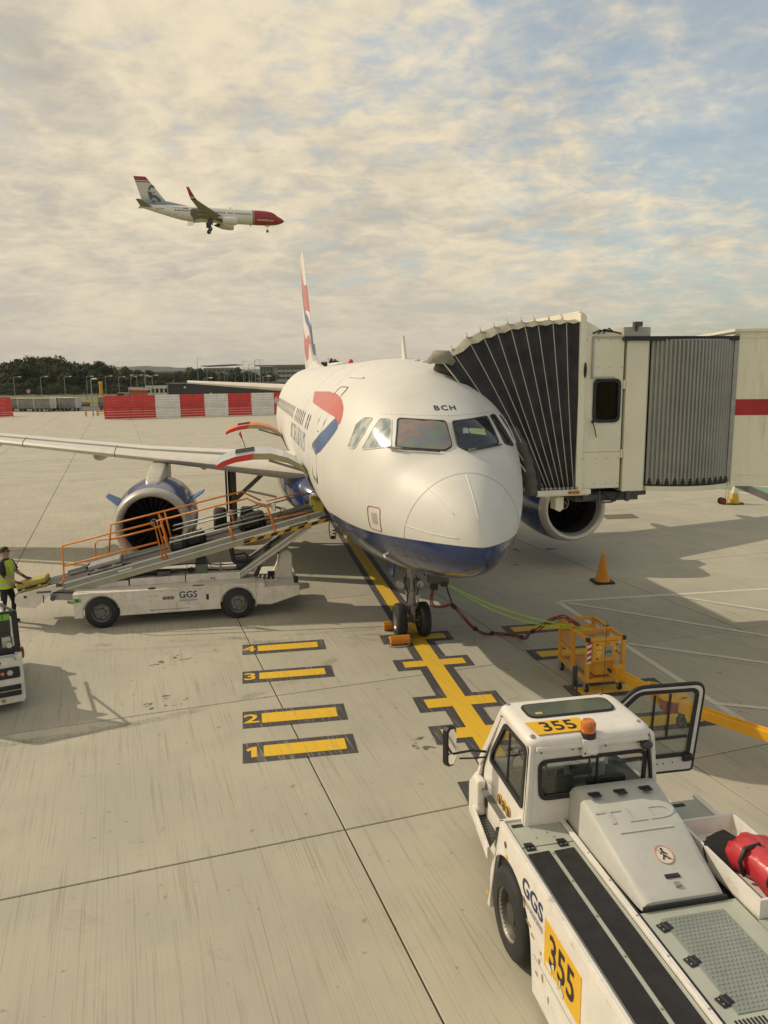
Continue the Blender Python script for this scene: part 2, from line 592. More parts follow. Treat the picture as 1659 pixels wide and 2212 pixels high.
def sheet(name, polys, z, m):
    mb = MB()
    for p in polys:
        mb.face([tuple(PM @ Vector((x, y, z))) for x, y in p])
    o = ob(name, mb, m, kind='structure')
    return o
def rect(x0, x1, y0, y1):
    return [(x0, y0), (x1, y0), (x1, y1), (x0, y1)]
rows = [(.11, .74), (1.26, 1.9), (3.13, 3.72), (4.64, 5.24)]
for k, (a, b_) in enumerate(rows):
    sheet('marking_panel', [rect(-3.55, -1.86, a, b_)], .004, PD)
    sheet('marking_bar', [rpoly(rect(-3.24, -2.01, a + .145, b_ - .13), .03, 3)], .008, PY)
    V, F = text(str(k + 1), .46, .018, sx=1.15)
    if k == 0:
        V, F = [(-.09, .10), (.0, .17), (.07, .17), (.07, -.16), (-.015, -.16), (-.015, .07), (-.06, .035)], [(0, 6, 5, 1), (1, 5, 4, 3, 2)]
    mb = MB().add([PM @ Vector((-3.41 + x, (a + b_) / 2 + y * .98, .008)) for x, y in V], F)
    ob('marking_number', mb, PY, kind='structure', raw=True)
# lead-in line with its cross bars: dark surround as one sheet, yellow on top
def lead(w0, w1, c0, c1, ins, yend):
    P = []
    ys = [(-1.6, -1.0)] + rows
    L = [(w0, -6)]
    for a, b_ in ys:
        L += [(w0, a + ins), (c0, a + ins), (c0, b_ - ins), (w0, b_ - ins)]
    L += [(w0, yend)]
    Rr = [(w1, -6)]
    for a, b_ in ys:
        Rr += [(w1, a + ins), (c1, a + ins), (c1, b_ - ins), (w1, b_ - ins)]
    Rr += [(w1, yend)]
    return L + Rr[::-1]
sheet('lead_in_line_border', [lead(-.235, .415, -.66, .85, 0, 36)], .004, PD)
sheet('lead_in_line', [lead(-.07, .25, -.49, .715, .145, 36)], .008, PY)
for a, b_ in ((-.12, .52), (1.24, 1.86), (3.13, 3.72), (4.68, 5.28)):
    sheet('marking_panel', [rect(2.07, 3.85, a, b_)], .004, PD)
    sheet('marking_bar', [rect(2.24, 3.7, a + .15, b_ - .14)], .008, PY)

def gline(name, pts, w, m=PW, z=.004):
    mb = MB()
    for (p, q) in pts:
        p, q = Vector(p).to_2d(), Vector(q).to_2d()
        d = (q - p).normalized()
        n = Vector((-d.y, d.x)) * w / 2
        mb.face([(*(p + n), z), (*(p - n), z), (*(q - n), z), (*(q + n), z)])
    return ob(name, mb, m, kind='structure')
gline('white_line', [((4.22, 18.36), (14.5, 20.0))], .12)
gline('white_line', [((4.22, 18.36), (6.15, 9.5))], .13)
gline('white_line', [((4.45, 18.22), (9.3, 14.75))], .11, z=.008)
gline('white_line', [((7.12, 18.76), (10.6, 16.15))], .11, z=.008)
gline('white_line', [((4.99, 15.28), (8.4, 13.55))], .11, z=.008)
gline('white_line', [((5.48, 12.32), (7.6, 11.7))], .11, z=.008)
PWO = paint_mat('faded_white_road_paint', (.40, .40, .37), .8)
gline('faded_line', [((5.3, 17.35), (9.6, 14.2))], .09, PWO)
gline('faded_line', [((5.5, 14.85), (8.6, 13.2))], .09, PWO)
gline('faded_line', [((7.9, 18.05), (11.0, 15.7))], .09, PWO)
a0, b0 = Vector(gp(-40, 49.6)), Vector(gp(5, 49.2))
gline('white_line', [((a0.x, a0.y), (b0.x, b0.y))], .16)
a0, b0 = Vector(gp(-40, 55.4)), Vector(gp(1.5, 55.05))
gline('white_line', [((a0.x, a0.y), (b0.x, b0.y))], .16)
ob('green_lane', MB().face([(15.2, 37.2, .004), (22, 30.0, .004), (24, 31.5, .004), (16.6, 38.6, .004)]), PG, kind='structure')
gline('white_line', [((15.2, 37.2), (19.6, 30.0))], .16, z=.008)
gline('white_line', [((16.6, 38.6), (24, 31.5))], .16, z=.008)
dr = MB()
for k in range(9):
    a = k / 9
    dr.bx(8.5 + a * 1.3, 8.5 + a * 1.3 + .11, 29.1 + a * .2, 30.0 + a * .2, .001, .012)
ob('drain_grate', dr, mat('rusty_grate', (.14, .10, .08), .8), kind='structure')

# oil and rubber marks with shapes of their own
def stain(cx, cy, w, h, seed, dark=.10, name='oil_stain', op=.8, sc_=5.0):
    m = bpy.data.materials.new(name)
    m.use_nodes = True
    t = m.node_tree
    b = t.nodes['Principled BSDF']
    b.inputs['Base Color'].default_value = (dark, dark * .9, dark * .75, 1)
    b.inputs['Roughness'].default_value = .55
    co = t.nodes.new('ShaderNodeTexCoord')
    g = mth(t, 'SUBTRACT', 1.0, mth(t, 'MULTIPLY', nd(t, 'ShaderNodeVectorMath', operation='LENGTH').outputs['Value'], 1.0))
    ln = [n for n in t.nodes if n.type == 'VECT_MATH'][0]
    mpn = nd(t, 'ShaderNodeMapping')
    mpn.inputs['Location'].default_value = (-1, -1, 0)
    mpn.inputs['Scale'].default_value = (2, 2, 0)
    lk(t, co.outputs['Generated'], mpn.inputs[0])
    lk(t, mpn.outputs[0], ln.inputs[0])
    gm = t.nodes.new('ShaderNodeNewGeometry')
    n = noise(t, gm.outputs['Position'], sc_ + seed * .013, 2.5, .5, .3)
    lk(t, mth(t, 'MULTIPLY', ramp(t, mth(t, 'ADD', mth(t, 'MULTIPLY', mth(t, 'MINIMUM', g, .6), .45), n), .83, .90), op), b.inputs['Alpha'])
    ob(name, MB().face([(cx - w / 2, cy - h / 2, .002), (cx + w / 2, cy - h / 2, .002), (cx + w / 2, cy + h / 2, .002), (cx - w / 2, cy + h / 2, .002)]), m, kind='structure')
stain(-.9, 21.3, 3.4, 2.2, 1, .045, sc_=1.6)
stain(3.4, 22.5, 3.0, 3.0, 2, .05, sc_=1.4)
stain(4.6, 24.2, 3, 1.6, 3, .06, sc_=1.6)
stain(-4.3, 14.6, 1.8, 1.6, 4, .13, op=.6)
stain(-3.8, 12.6, 1.4, 1.2, 5, .13, op=.6)
stain(.55, 11.0, 1.4, 1.0, 6, .13, op=.6, sc_=4)
stain(-5.3, 8.15, .7, .5, 7, .10, op=.6, sc_=3)
def tyre_mat():
    m = bpy.data.materials.new('tyre_rubber_mark')
    m.use_nodes = True
    t = m.node_tree
    b = t.nodes['Principled BSDF']
    b.inputs['Base Color'].default_value = (.07, .06, .05, 1)
    b.inputs['Roughness'].default_value = .8
    g = t.nodes.new('ShaderNodeNewGeometry')
    n = noise(t, g.outputs['Position'], 1.3, 6, .65)
    n2 = noise(t, g.outputs['Position'], 22, 3, .6)
    lk(t, mth(t, 'MULTIPLY', mth(t, 'MULTIPLY', ramp(t, n, .42, .66), ramp(t, n2, .3, .7)), .28), b.inputs['Alpha'])
    return m
TYM = tyre_mat()
def tyre_mark(pts, w):
    mb = MB()
    P = [Vector((x, y)) for x, y in pts]
    Q = []
    for i in range(len(P) - 1):
        for k in range(8):
            t = k / 8
            a = P[max(i - 1, 0)]; b_, c = P[i], P[i + 1]; d = P[min(i + 2, len(P) - 1)]
            Q.append(.5 * ((2 * b_) + (-a + c) * t + (2 * a - 5 * b_ + 4 * c - d) * t * t + (-a + 3 * b_ - 3 * c + d) * t ** 3))
    L = []
    for i in range(len(Q)):
        d = (Q[min(i + 1, len(Q) - 1)] - Q[max(i - 1, 0)]).normalized()
        n = Vector((-d.y, d.x)) * w / 2
        L.append((Q[i] + n, Q[i] - n))
    for (a, b_), (c, d) in zip(L, L[1:]):
        mb.face([(*a, .003), (*b_, .003), (*d, .003), (*c, .003)])
    ob('tyre_mark', mb, TYM, kind='structure')
for dy in (0, .34):
    tyre_mark([(-6.5, 15.2 + dy), (-3, 15.6 + dy), (0, 16.1 + dy), (2.6, 16.2 + dy)], .16)
tyre_mark([(-3.6, 16.1), (-2.2, 15.6), (-1.0, 15.9), (.3, 15.5)], .14)
tyre_mark([(-9, 10.6), (-5, 11.4), (-2, 13.2), (-.4, 15.8)], .20)
tyre_mark([(-14, 24.5), (-8, 25.6), (-2, 27.5), (6, 29.0)], .25)
tyre_mark([(-22, 40), (-12, 44), (2, 46)], .5)
tyre_mark([(-34, 70), (-15, 80), (4, 84)], .9)
# ------------------------------------------------------------------ the parked airliner
plane = thing('airliner', 'white and navy airliner parked nose-on with the jet bridge at its door', 'airliner', PLO, PLR)
ZT, LW, PWX, LB, PB, QW, QB = 2.937, 4.738, 1.459, 4.418, .909, .677, .426
TOP = [(0, 2.937), (.03, 3.113), (.1, 3.285), (.2, 3.47), (.35, 3.63), (.5, 3.76), (.85, 4.0), (1.2, 4.15), (1.57, 4.3), (1.95, 4.755), (2.25, 4.94), (2.89, 5.33), (3.5, 5.56), (4.17, 5.72), (5.6, 5.845), (7, 5.87), (28, 5.87), (31, 5.75), (33.3, 5.35)]
def lerp(T, u):
    for (a, b_), (c, d) in zip(T, T[1:]):
        if u <= c:
            return b_ + (d - b_) * (u - a) / (c - a)
    return T[-1][1]
def prof(u):
    s = min(max(u / LW, 0), 1)
    w = 1.975 * (1 - (1 - s) ** PWX) ** QW
    s = min(max(u / LB, 0), 1)
    zb = ZT - (ZT - 1.75) * (1 - (1 - s) ** PB) ** QB
    if u < .4:
        zt = lerp(TOP, u)
    else:
        k = min(.13, (u - .3) * .5)
        zt = sum(lerp(TOP, u + k * q) for q in (-1, -.5, 0, .5, 1)) / 5
    s = min(max(u / 4, 0), 1)
    zc = ZT + (3.79 - ZT) * s
    if u > 21.5:
        q = (u - 21.5) / 11.8
        w = 1.975 * (1 - q ** 1.9 * .87)
        zb = 1.75 + q ** 1.35 * 3.0
        zc = 3.79 + q ** 1.4 * 1.25
    return w, zb, zt, zc
def inside(x, y, z):
    if y <= 0:
        return False
    w, zb, zt, zc = prof(y)
    h = (zt - zc) if z > zc else (zc - zb)
    return (x / max(w, 1e-4)) ** 2 + ((z - zc) / max(h, 1e-4)) ** 2 < 1
def fside(y, z, sg):
    w, zb, zt, zc = prof(y)
    h = (zt - zc) if z > zc else (zc - zb)
    return Vector((sg * w * math.sqrt(max(0, 1 - ((z - zc) / h) ** 2)), y, z))
def ffront(x, z):
    lo, hi = 0.0, 6.0
    for _ in range(26):
        m = (lo + hi) / 2
        if inside(x, m, z):
            hi = m
        else:
            lo = m
    return Vector((x, hi, z))
ST = [0.004, .015, .03, .055, .09, .13, .18, .24, .31, .39, .48, .58, .7] + [.7 + .1 * k for k in range(1, 50)] + [6, 7, 8, 10, 12, 15, 18, 21, 22, 23, 24, 25, 26, 27, 28, 29, 30, 31, 32, 32.7, 33.1, 33.3]
NS = 112
rings = []
for u in ST:
    w, zb, zt, zc = prof(u)
    rg = []
    for k in range(NS):
        a = 2 * math.pi * k / NS
        s_ = math.sin(a)
        rg.append((w * math.cos(a), u, zc + s_ * ((zt - zc) if s_ > 0 else (zc - zb))))
    rings.append(rg)
def livery():
    m = bpy.data.materials.new('airliner_livery')
    m.use_nodes = True
    t = m.node_tree
    b = t.nodes['Principled BSDF']
    co = t.nodes.new('ShaderNodeTexCoord')
    s = t.nodes.new('ShaderNodeSeparateXYZ')
    lk(t, co.outputs['Object'], s.inputs[0])
    # division line: rises slightly to the nose, falls towards the wing
    y = s.outputs[1]
    zl = mth(t, 'SUBTRACT', 3.035, mth(t, 'MULTIPLY', ramp(t, y, 0, 3), .16))
    zl = mth(t, 'ADD', zl, mth(t, 'MULTIPLY', ramp(t, y, 22, 33), 2.2))
    f = ramp(t, mth(t, 'SUBTRACT', zl, s.outputs[2]), -.006, .006)
    n = noise(t, co.outputs['Object'], 1.4, 6, .6)
    w = mixc(t, ramp(t, n, .3, .7), (.645, .635, .60), (.69, .68, .64))
    d = ramp(t, noise(t, co.outputs['Object'], 3.2, 9, .72, .7), .60, .76)
    w = mixc(t, mth(t, 'MULTIPLY', d, .10), w, (.4, .36, .3))
    st = nd(t, 'ShaderNodeMapping')
    st.inputs['Scale'].default_value = (1, 6, .5)
    lk(t, co.outputs['Object'], st.inputs[0])
    w = mixc(t, mth(t, 'MULTIPLY', ramp(t, noise(t, st.outputs[0], 1.5, 5, .6), .5, .75), .10), w, (.45, .42, .36))
    c = mixc(t, f, w, (.016, .036, .125))
    lk(t, c, b.inputs['Base Color'])
    lk(t, mth(t, 'SUBTRACT', .50, mth(t, 'MULTIPLY', f, .38)), b.inputs['Roughness'])
    lk(t, mth(t, 'MULTIPLY', f, .35), b.inputs['Coat Weight'])
    b.inputs['Coat Roughness'].default_value = .24
    return m
LIV = livery()
fm = MB().loft(rings)
me = bpy.data.meshes.new('fuselage')
me.from_pydata(fm.v, [], fm.f)
bvh = BVHTree.FromPolygons([Vector(v) for v in fm.v], fm.f)
def split(clear_outer, name):
    b = bmesh.new()
    b.from_mesh(me)
    bmesh.ops.recalc_face_normals(b, faces=b.faces)
    bmesh.ops.bisect_plane(b, geom=b.verts[:] + b.edges[:] + b.faces[:], plane_co=(0, .89, 4.02), plane_no=(0, 1, .27), clear_outer=clear_outer, clear_inner=not clear_outer)
    m2 = bpy.data.meshes.new(name)
    b.to_mesh(m2)
    b.free()
    return m2
fus = ob('fuselage', split(False, 'fuselage'), LIV, plane, smooth=True)
rad = ob('radome', split(True, 'radome'), LIV, plane, smooth=True)
rad['label'] = 'rounded white nose cone with lightning strips'

def snap(p, off):
    loc, nor, i, d = bvh.find_nearest(Vector(p))
    if nor.dot(loc - Vector((0, max(loc.y, 1.5), 3.7))) < 0:
        nor = -nor
    return loc + nor * off
def drape(poly, fn, off, m, name, cuts=4, par=None, thick=0.0, label=None):
    b = bmesh.new()
    vs = [b.verts.new((a, c, 0)) for a, c in poly]
    b.faces.new(vs)
    bmesh.ops.triangulate(b, faces=b.faces[:])
    for _ in range(cuts):
        es = [e for e in b.edges if e.calc_length() > .12]
        if not es:
            break
        bmesh.ops.subdivide_edges(b, edges=es, cuts=1)
        bmesh.ops.triangulate(b, faces=b.faces[:])
    for v in b.verts:
        v.co = snap(fn(v.co.x, v.co.y), off)
    bmesh.ops.recalc_face_normals(b, faces=b.faces)
    m2 = bpy.data.meshes.new(name)
    b.to_mesh(m2)
    b.free()
    o = ob(name, m2, m, par or plane, smooth=True, label=label)
    return o
def seam(poly, fn, r, m, name, closed=True, off=.004, sub=6, par=None):
    pts = []
    n = len(poly)
    for i in range(n if closed else n - 1):
        a, b_ = Vector(poly[i]), Vector(poly[(i + 1) % n])
        for k in range(sub):
            p = a + (b_ - a) * k / sub
            pts.append(snap(fn(p.x, p.y), off))
    if not closed:
        pts.append(snap(fn(*poly[-1]), off))
    return ob(name, MB().tube(pts, r, 6, closed=closed), m, par or plane, smooth=True)
LINE = mat('panel_line_grey', (.22, .21, .19), .6)
WLINE = mat('white_strip', (.80, .78, .72), .4)
# radome edge and diverter strips
pts = []
for k in range(64):
    a = 2 * math.pi * k / 64
    zc_, rz_, rx_ = 3.28, .755, .93
    x, z = rx_ * math.cos(a), zc_ + rz_ * math.sin(a)
    yy = .89 + (4.02 - z) * .27
    w, zb, zt, zc = prof(yy)
    # point of the section at this station along direction a
    s_ = math.sin(a)
    z2 = zc + s_ * ((zt - zc) if s_ > 0 else (zc - zb))
    y2 = .89 + (4.02 - z2) * .27
    w, zb, zt, zc = prof(y2)
    z2 = zc + s_ * ((zt - zc) if s_ > 0 else (zc - zb))
    pts.append(snap((w * math.cos(a), y2, z2), .001))
ob('radome_seam', MB().tube(pts, .0038, 6, closed=True), LINE, plane, smooth=True)
for pl in ([(-.62, 3.82), (-.47, 3.64), (-.33, 3.47)], [(-.92, 3.2), (-.62, 3.15), (-.31, 3.14)], [(-.02, 3.99), (-.03, 3.7), (-.03, 3.39)], [(.67, 3.8), (.5, 3.65), (.32, 3.48)], [(.9, 3.3), (.62, 3.2), (.35, 3.14)]):
    seam(pl, ffront, .0055, WLINE, 'diverter_strip', closed=False, par=rad)
# cockpit glazing
FRM = mat('window_frame_dark', (.05, .045, .04), .5)
def irid():  # rainbow sheen painted into the base colour by a noise ramp
    m = bpy.data.materials.new('painted_sheen_glass')
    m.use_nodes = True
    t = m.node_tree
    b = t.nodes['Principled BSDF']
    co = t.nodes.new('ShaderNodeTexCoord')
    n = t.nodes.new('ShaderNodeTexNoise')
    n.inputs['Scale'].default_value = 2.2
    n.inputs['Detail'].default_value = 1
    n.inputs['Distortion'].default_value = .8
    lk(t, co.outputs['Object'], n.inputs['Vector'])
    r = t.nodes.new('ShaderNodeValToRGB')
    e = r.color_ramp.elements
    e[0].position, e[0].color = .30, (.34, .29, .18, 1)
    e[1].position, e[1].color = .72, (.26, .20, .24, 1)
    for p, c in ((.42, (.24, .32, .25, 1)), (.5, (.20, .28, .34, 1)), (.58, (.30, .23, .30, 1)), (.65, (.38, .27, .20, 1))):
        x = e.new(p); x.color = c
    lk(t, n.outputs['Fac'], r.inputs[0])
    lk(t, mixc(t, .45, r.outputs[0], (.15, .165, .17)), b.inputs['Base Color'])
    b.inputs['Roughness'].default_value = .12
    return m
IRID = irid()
def curtain():
    m = bpy.data.materials.new('curtained_glass')
    m.use_nodes = True
    t = m.node_tree
    b = t.nodes['Principled BSDF']
    co = t.nodes.new('ShaderNodeTexCoord')
    mpn = nd(t, 'ShaderNodeMapping')
    mpn.inputs['Scale'].default_value = (1, 1, .15)
    lk(t, co.outputs['Object'], mpn.inputs[0])
    n = noise(t, mpn.outputs[0], 9, 4, .6, .3)
    lk(t, mixc(t, ramp(t, n, .35, .65), (.22, .27, .30), (.55, .56, .52)), b.inputs['Base Color'])
    b.inputs['Roughness'].default_value = .12
    return m
CURT = curtain()
WP = {'L1': ([(-.77, 4.785), (-.06, 4.745), (-.045, 4.36), (-.17, 4.30), (-.9, 4.345)], IRID, 'left windscreen pane with painted rainbow sheen'),
      'R1': ([(.05, 4.735), (.79, 4.785), (.85, 4.36), (.18, 4.29), (.055, 4.36)], DGLASS, 'dark windscreen pane with a folded sheet behind it'),
      'L2': ([(-.86, 4.78), (-1.02, 4.78), (-1.16, 4.60), (-1.37, 4.25), (-1.05, 4.33), (-.96, 4.34)], CURT, 'side pane with pale curtain'),
      'L3': ([(-1.12, 4.79), (-1.24, 4.78), (-1.38, 4.65), (-1.55, 4.25), (-1.46, 4.25)], CURT, 'rear side pane with pale curtain'),
      'R2': ([(.88, 4.79), (1.02, 4.80), (1.30, 4.26), (1.0, 4.34)], DGLASS, 'dark side pane'),
      'R3': ([(1.12, 4.79), (1.24, 4.78), (1.38, 4.65), (1.55, 4.25), (1.46, 4.25)], DGLASS, None)}
for k, (pl, m_, lb) in WP.items():
    rp = rpoly(pl, .045, 4)
    o = drape(rp, ffront, .006, m_, 'cockpit_window', par=plane, label=lb)
    if k in ('L1', 'R1', 'R2'):
        seam(rp, ffront, .017, FRM, 'window_frame', off=.006, sub=2, par=o)
    else:
        seam(rp, ffront, .009, WLINE, 'window_frame', off=.006, sub=2, par=o)
    if k == 'R1':
        PAP = mat('pale_green_paper', (.42, .52, .26), .7)
        drape([(.30, 4.60), (.33, 4.54), (.62, 4.50), (.61, 4.60), (.34, 4.625)], ffront, .009, PAP, 'paper_sheet', par=o)
        drape([(.19, 4.545), (.30, 4.545), (.295, 4.63), (.21, 4.63)], ffront, .009, mat('pale_blue_paper', (.35, .42, .44), .7), 'paper_fold', par=o)
for pl in ([(-.98, 4.315), (-.5, 4.29), (-.26, 4.27)], [(.20, 4.265), (.5, 4.295), (.88, 4.33)]):
    o = seam(pl, ffront, .013, FRM, 'wiper', closed=False, off=.03)
    seam([pl[0], ((pl[0][0] * .6 + pl[1][0] * .4), (pl[0][1] * .6 + pl[1][1] * .4))], ffront, .02, LINE, 'wiper_arm', closed=False, off=.05, par=o)
# rivets round the windscreen frame: fine raised dots joined into one part
rv = MB()
for k in range(46):
    x = -.98 + k * .0435
    z = 4.83 + .02 * abs(x)
    p = snap(ffront(x, z), .001)
    rv.ell(p, (.008, .008, .008), 5, 3)
for k in range(9):
    rv.ell(snap(ffront(.0, 4.33 + k * .047), .002), (.008, .008, .008), 5, 3)
ob('rivets', rv, LINE, plane, kind='stuff')
# registration letters
letters('BCH', .17, lambda x, y: snap(ffront(x * 1.0 + .015, 4.945 + y * .62), .006), BLUET, plane, bold=.02, sx=1.02, space=1.25)
letters('BRITISH AIRWAYS', .62, lambda x, y: snap(fside(10.0 - x, 3.96 + y, -1), .006), mat('grey_blue_lettering', (.26, .28, .33), .5), plane, bold=.004, sx=1.0, space=1.05)
# ribbon emblem behind the cockpit
def weave(name, c, c2):
    m = bpy.data.materials.new(name)
    m.use_nodes = True
    t = m.node_tree
    b = t.nodes['Principled BSDF']
    co = t.nodes.new('ShaderNodeTexCoord')
    ch = nd(t, 'ShaderNodeTexChecker', Scale=42.0)
    lk(t, co.outputs['Object'], ch.inputs[0])
    lk(t, mixc(t, ch.outputs['Fac'], c, c2), b.inputs['Base Color'])
    b.inputs['Roughness'].default_value = .3
    return m
RIBR = weave('ribbon_red', (.50, .085, .065), (.58, .14, .11))
RIBB = weave('ribbon_blue', (.05, .10, .24), (.07, .14, .29))
sd_ = lambda y, z: fside(y, z, -1)
drape(rpoly([(9.4, 5.12), (6.4, 5.17), (5.0, 5.14), (4.35, 5.07), (3.93, 4.93), (3.73, 4.74), (3.68, 4.60), (4.0, 4.74), (4.6, 4.79), (6.0, 4.83), (8.2, 4.88)], .2, 4), sd_, .006, RIBR, 'livery_ribbon', label='red half of the ribbon emblem')
drape([(3.98, 4.74), (3.78, 4.66), (3.70, 4.56), (3.74, 4.47), (3.84, 4.36), (4.02, 4.22), (4.3, 4.08), (4.7, 3.98), (5.6, 4.12), (4.9, 4.3), (4.35, 4.5)], sd_, .006, RIBB, 'livery_ribbon', label='blue half of the ribbon emblem')
# doors, service panel, cabin windows
def door(y0, y1, z0, z1, sg, name='cabin_door'):
    f = lambda y, z: fside(y, z, sg)
    rp = rpoly(rect(y0, y1, z0, z1), .14, 4)
    o = drape(rp, f, .004, LIV, name)
    seam(rp, f, .012, LINE, 'door_seam', off=.006, sub=3, par=o)
    seam([(y0 + .06, z0 + .06), (y1 - .06, z0 + .06)], f, .018, DSTEEL, 'door_sill', closed=False, par=o)
    seam([(y0 + .3, z0 + 1.0), (y0 + .5, z0 + 1.0)], f, .014, LINE, 'door_handle', closed=False, par=o)
    return o
door(4.58, 5.42, 3.42, 5.28, -1)
door(26.6, 27.4, 3.42, 5.2, -1)
seam([(4.4, 5.45), (5.7, 5.47)], sd_, .02, WLINE, 'rain_gutter', closed=False, off=.015)
SVC = mat('service_panel_red', (.40, .08, .09), .5)
rp = rpoly([(2.09, 3.37), (1.72, 3.38), (1.77, 2.98), (2.14, 2.98)], .06, 4)
o = seam(rp, sd_, .007, SVC, 'service_panel', off=.004, sub=2)
drape([(1.99, 3.27), (1.83, 3.28), (1.84, 3.09), (2.0, 3.09)], sd_, .004, mat('beige_panel', (.46, .42, .35), .6), 'port_plate', par=o)
def cab_win(y, sg, m0={}):
    if sg not in m0:
        rp = rpoly(rect(-.115, .115, 4.30, 4.64), .1, 4)
        b = MB().face([tuple(fside(12 + a, z, sg) + Vector((sg * .006, -12, 0))) for a, z in rp])
        ring = MB().tube([tuple(fside(12 + a, z, sg) + Vector((sg * .004, -12, 0))) for a, z in rp], .012, 5, closed=True)
        m0[sg] = (ob('cabin_window', b, DGLASS, plane), ring)
        o_ = m0[sg][0]
        o_.location = (0, y, 0)
        return
    o_ = m0[sg][0].copy()
    col.objects.link(o_)
    o_.location = (0, y, 0)
for k in range(36):
    for sg in (-1, 1):
        if k not in (2, 9):
            cab_win(7.3 + k * .533, sg)
# cargo hold openings: dark patches on the skin, the hold's shade as colour
drape(rect(7.2, 9.0, 2.1, 3.25), sd_, .006, mat('hold_shade', (.05, .045, .04), .8), 'hold_opening_patch')
drape(rect(18.2, 20.0, 2.15, 3.2), sd_, .006, MATS['hold_shade'], 'hold_opening_patch')
def cargo_door(y0, y1, skin, edge, tip, lb):
    arc = [(-1.92, 3.30), (-2.05, 3.50), (-2.36, 3.68), (-2.75, 3.79), (-3.15, 3.80), (-3.54, 3.74), (-3.84, 3.64), (-3.98, 3.55)]
    dn = [(x * .995 - .02, z - .10 - .04 * math.sin(i / 7 * math.pi)) for i, (x, z) in enumerate(arc)]
    mb = MB()
    rr = []
    for y in (y0, y1):
        rr.append([(x, y, z) for x, z in arc] + [(x, y, z) for x, z in dn[::-1]])
    mb.loft(rr)
    o_ = ob('cargo_door', mb, skin, plane, smooth=35, label=lb)
    e = MB()
    pl = arc[4:] + dn[4:][::-1]
    e.prism(pl, 'y', y0 - .03, y0 - .002)
    ob('door_edge', e, edge, o_)
    e = MB()
    e.prism(arc[:5] + dn[:5][::-1], 'y', y0 - .03, y0 - .002)
    ob('door_frame', e, mat('primer_beige', (.34, .30, .19), .6), o_)
    e = MB()
    for yy in (y0 + .5, (y0 + y1) / 2, y1 - .5):
        e.beam((-3.1, yy, 3.83), (-3.55, yy, 3.77), .03, .03)
    ob('door_latch', e, DSTEEL, o_)
    e = MB().cyl((-2.0, y0 + .12, 3.35), (-2.8, y0 + .12, 3.62), .03, n=8)
    ob('door_strut', e, STEEL, o_)
    return o_
EDR = mat('door_edge_red', (.60, .045, .035), .45)
cargo_door(7.25, 9.0, mat('pale_blue_skin', (.40, .44, .49), .3, coat=.4), EDR, True, 'open forward cargo door with red edge')
cargo_door(18.2, 19.9, mat('orange_lining', (.68, .17, .04), .5), EDR, True, 'open aft cargo door with orange lining')
st_ = MB().tube([(-3.3, 8.1, 3.80), (-3.35, 8.15, 4.0), (-3.45, 8.1, 4.2)], .010, 6)
st_.face([(-3.45, 8.1, 4.18), (-3.39, 8.13, 4.06), (-3.37, 8.13, 4.10), (-3.41, 8.1, 4.26)])
ob('warning_streamer', st_, REDP, plane)
SKINL = mat('skin_seam_grey', (.42, .40, .36), .6)
for y in (6.3, 9.4):
    w_, zb_, zt_2, zc_2 = prof(y)
    pts = []
    for k in range(49):
        a = math.pi * (-.12 + 1.24 * k / 48)
        s_ = math.sin(a)
        pts.append(snap((w_ * math.cos(a), y, zc_2 + s_ * ((zt_2 - zc_2) if s_ > 0 else (zc_2 - zb_))), .0005))
    ob('skin_seam', MB().tube(pts, .0032, 4), SKINL, plane)
seam([(5.5, 4.02), (9, 4.05), (15, 4.05)], sd_, .0032, SKINL, 'skin_seam', closed=False, off=.0005)
# wing-body fairing
fr_ = []
for y, hw, zb, zt in ((8.8, 1.2, 1.80, 2.4), (9.4, 1.75, 1.66, 2.8), (10.2, 2.1, 1.56, 3.05), (11.5, 2.3, 1.50, 3.2), (14, 2.35, 1.48, 3.2), (16.5, 2.3, 1.5, 3.1), (18, 2.0, 1.6, 2.9), (19.5, 1.3, 1.85, 2.5)):
    fr_.append([(hw * math.copysign(abs(math.cos(a)) ** .7, math.cos(a)), y, (zb + zt) / 2 + (zt - zb) / 2 * math.copysign(abs(math.sin(a)) ** .8, math.sin(a))) for a in [2 * math.pi * k / 40 for k in range(40)]])
ob('wing_fairing', MB().loft(fr_), LIV, plane, smooth=True)
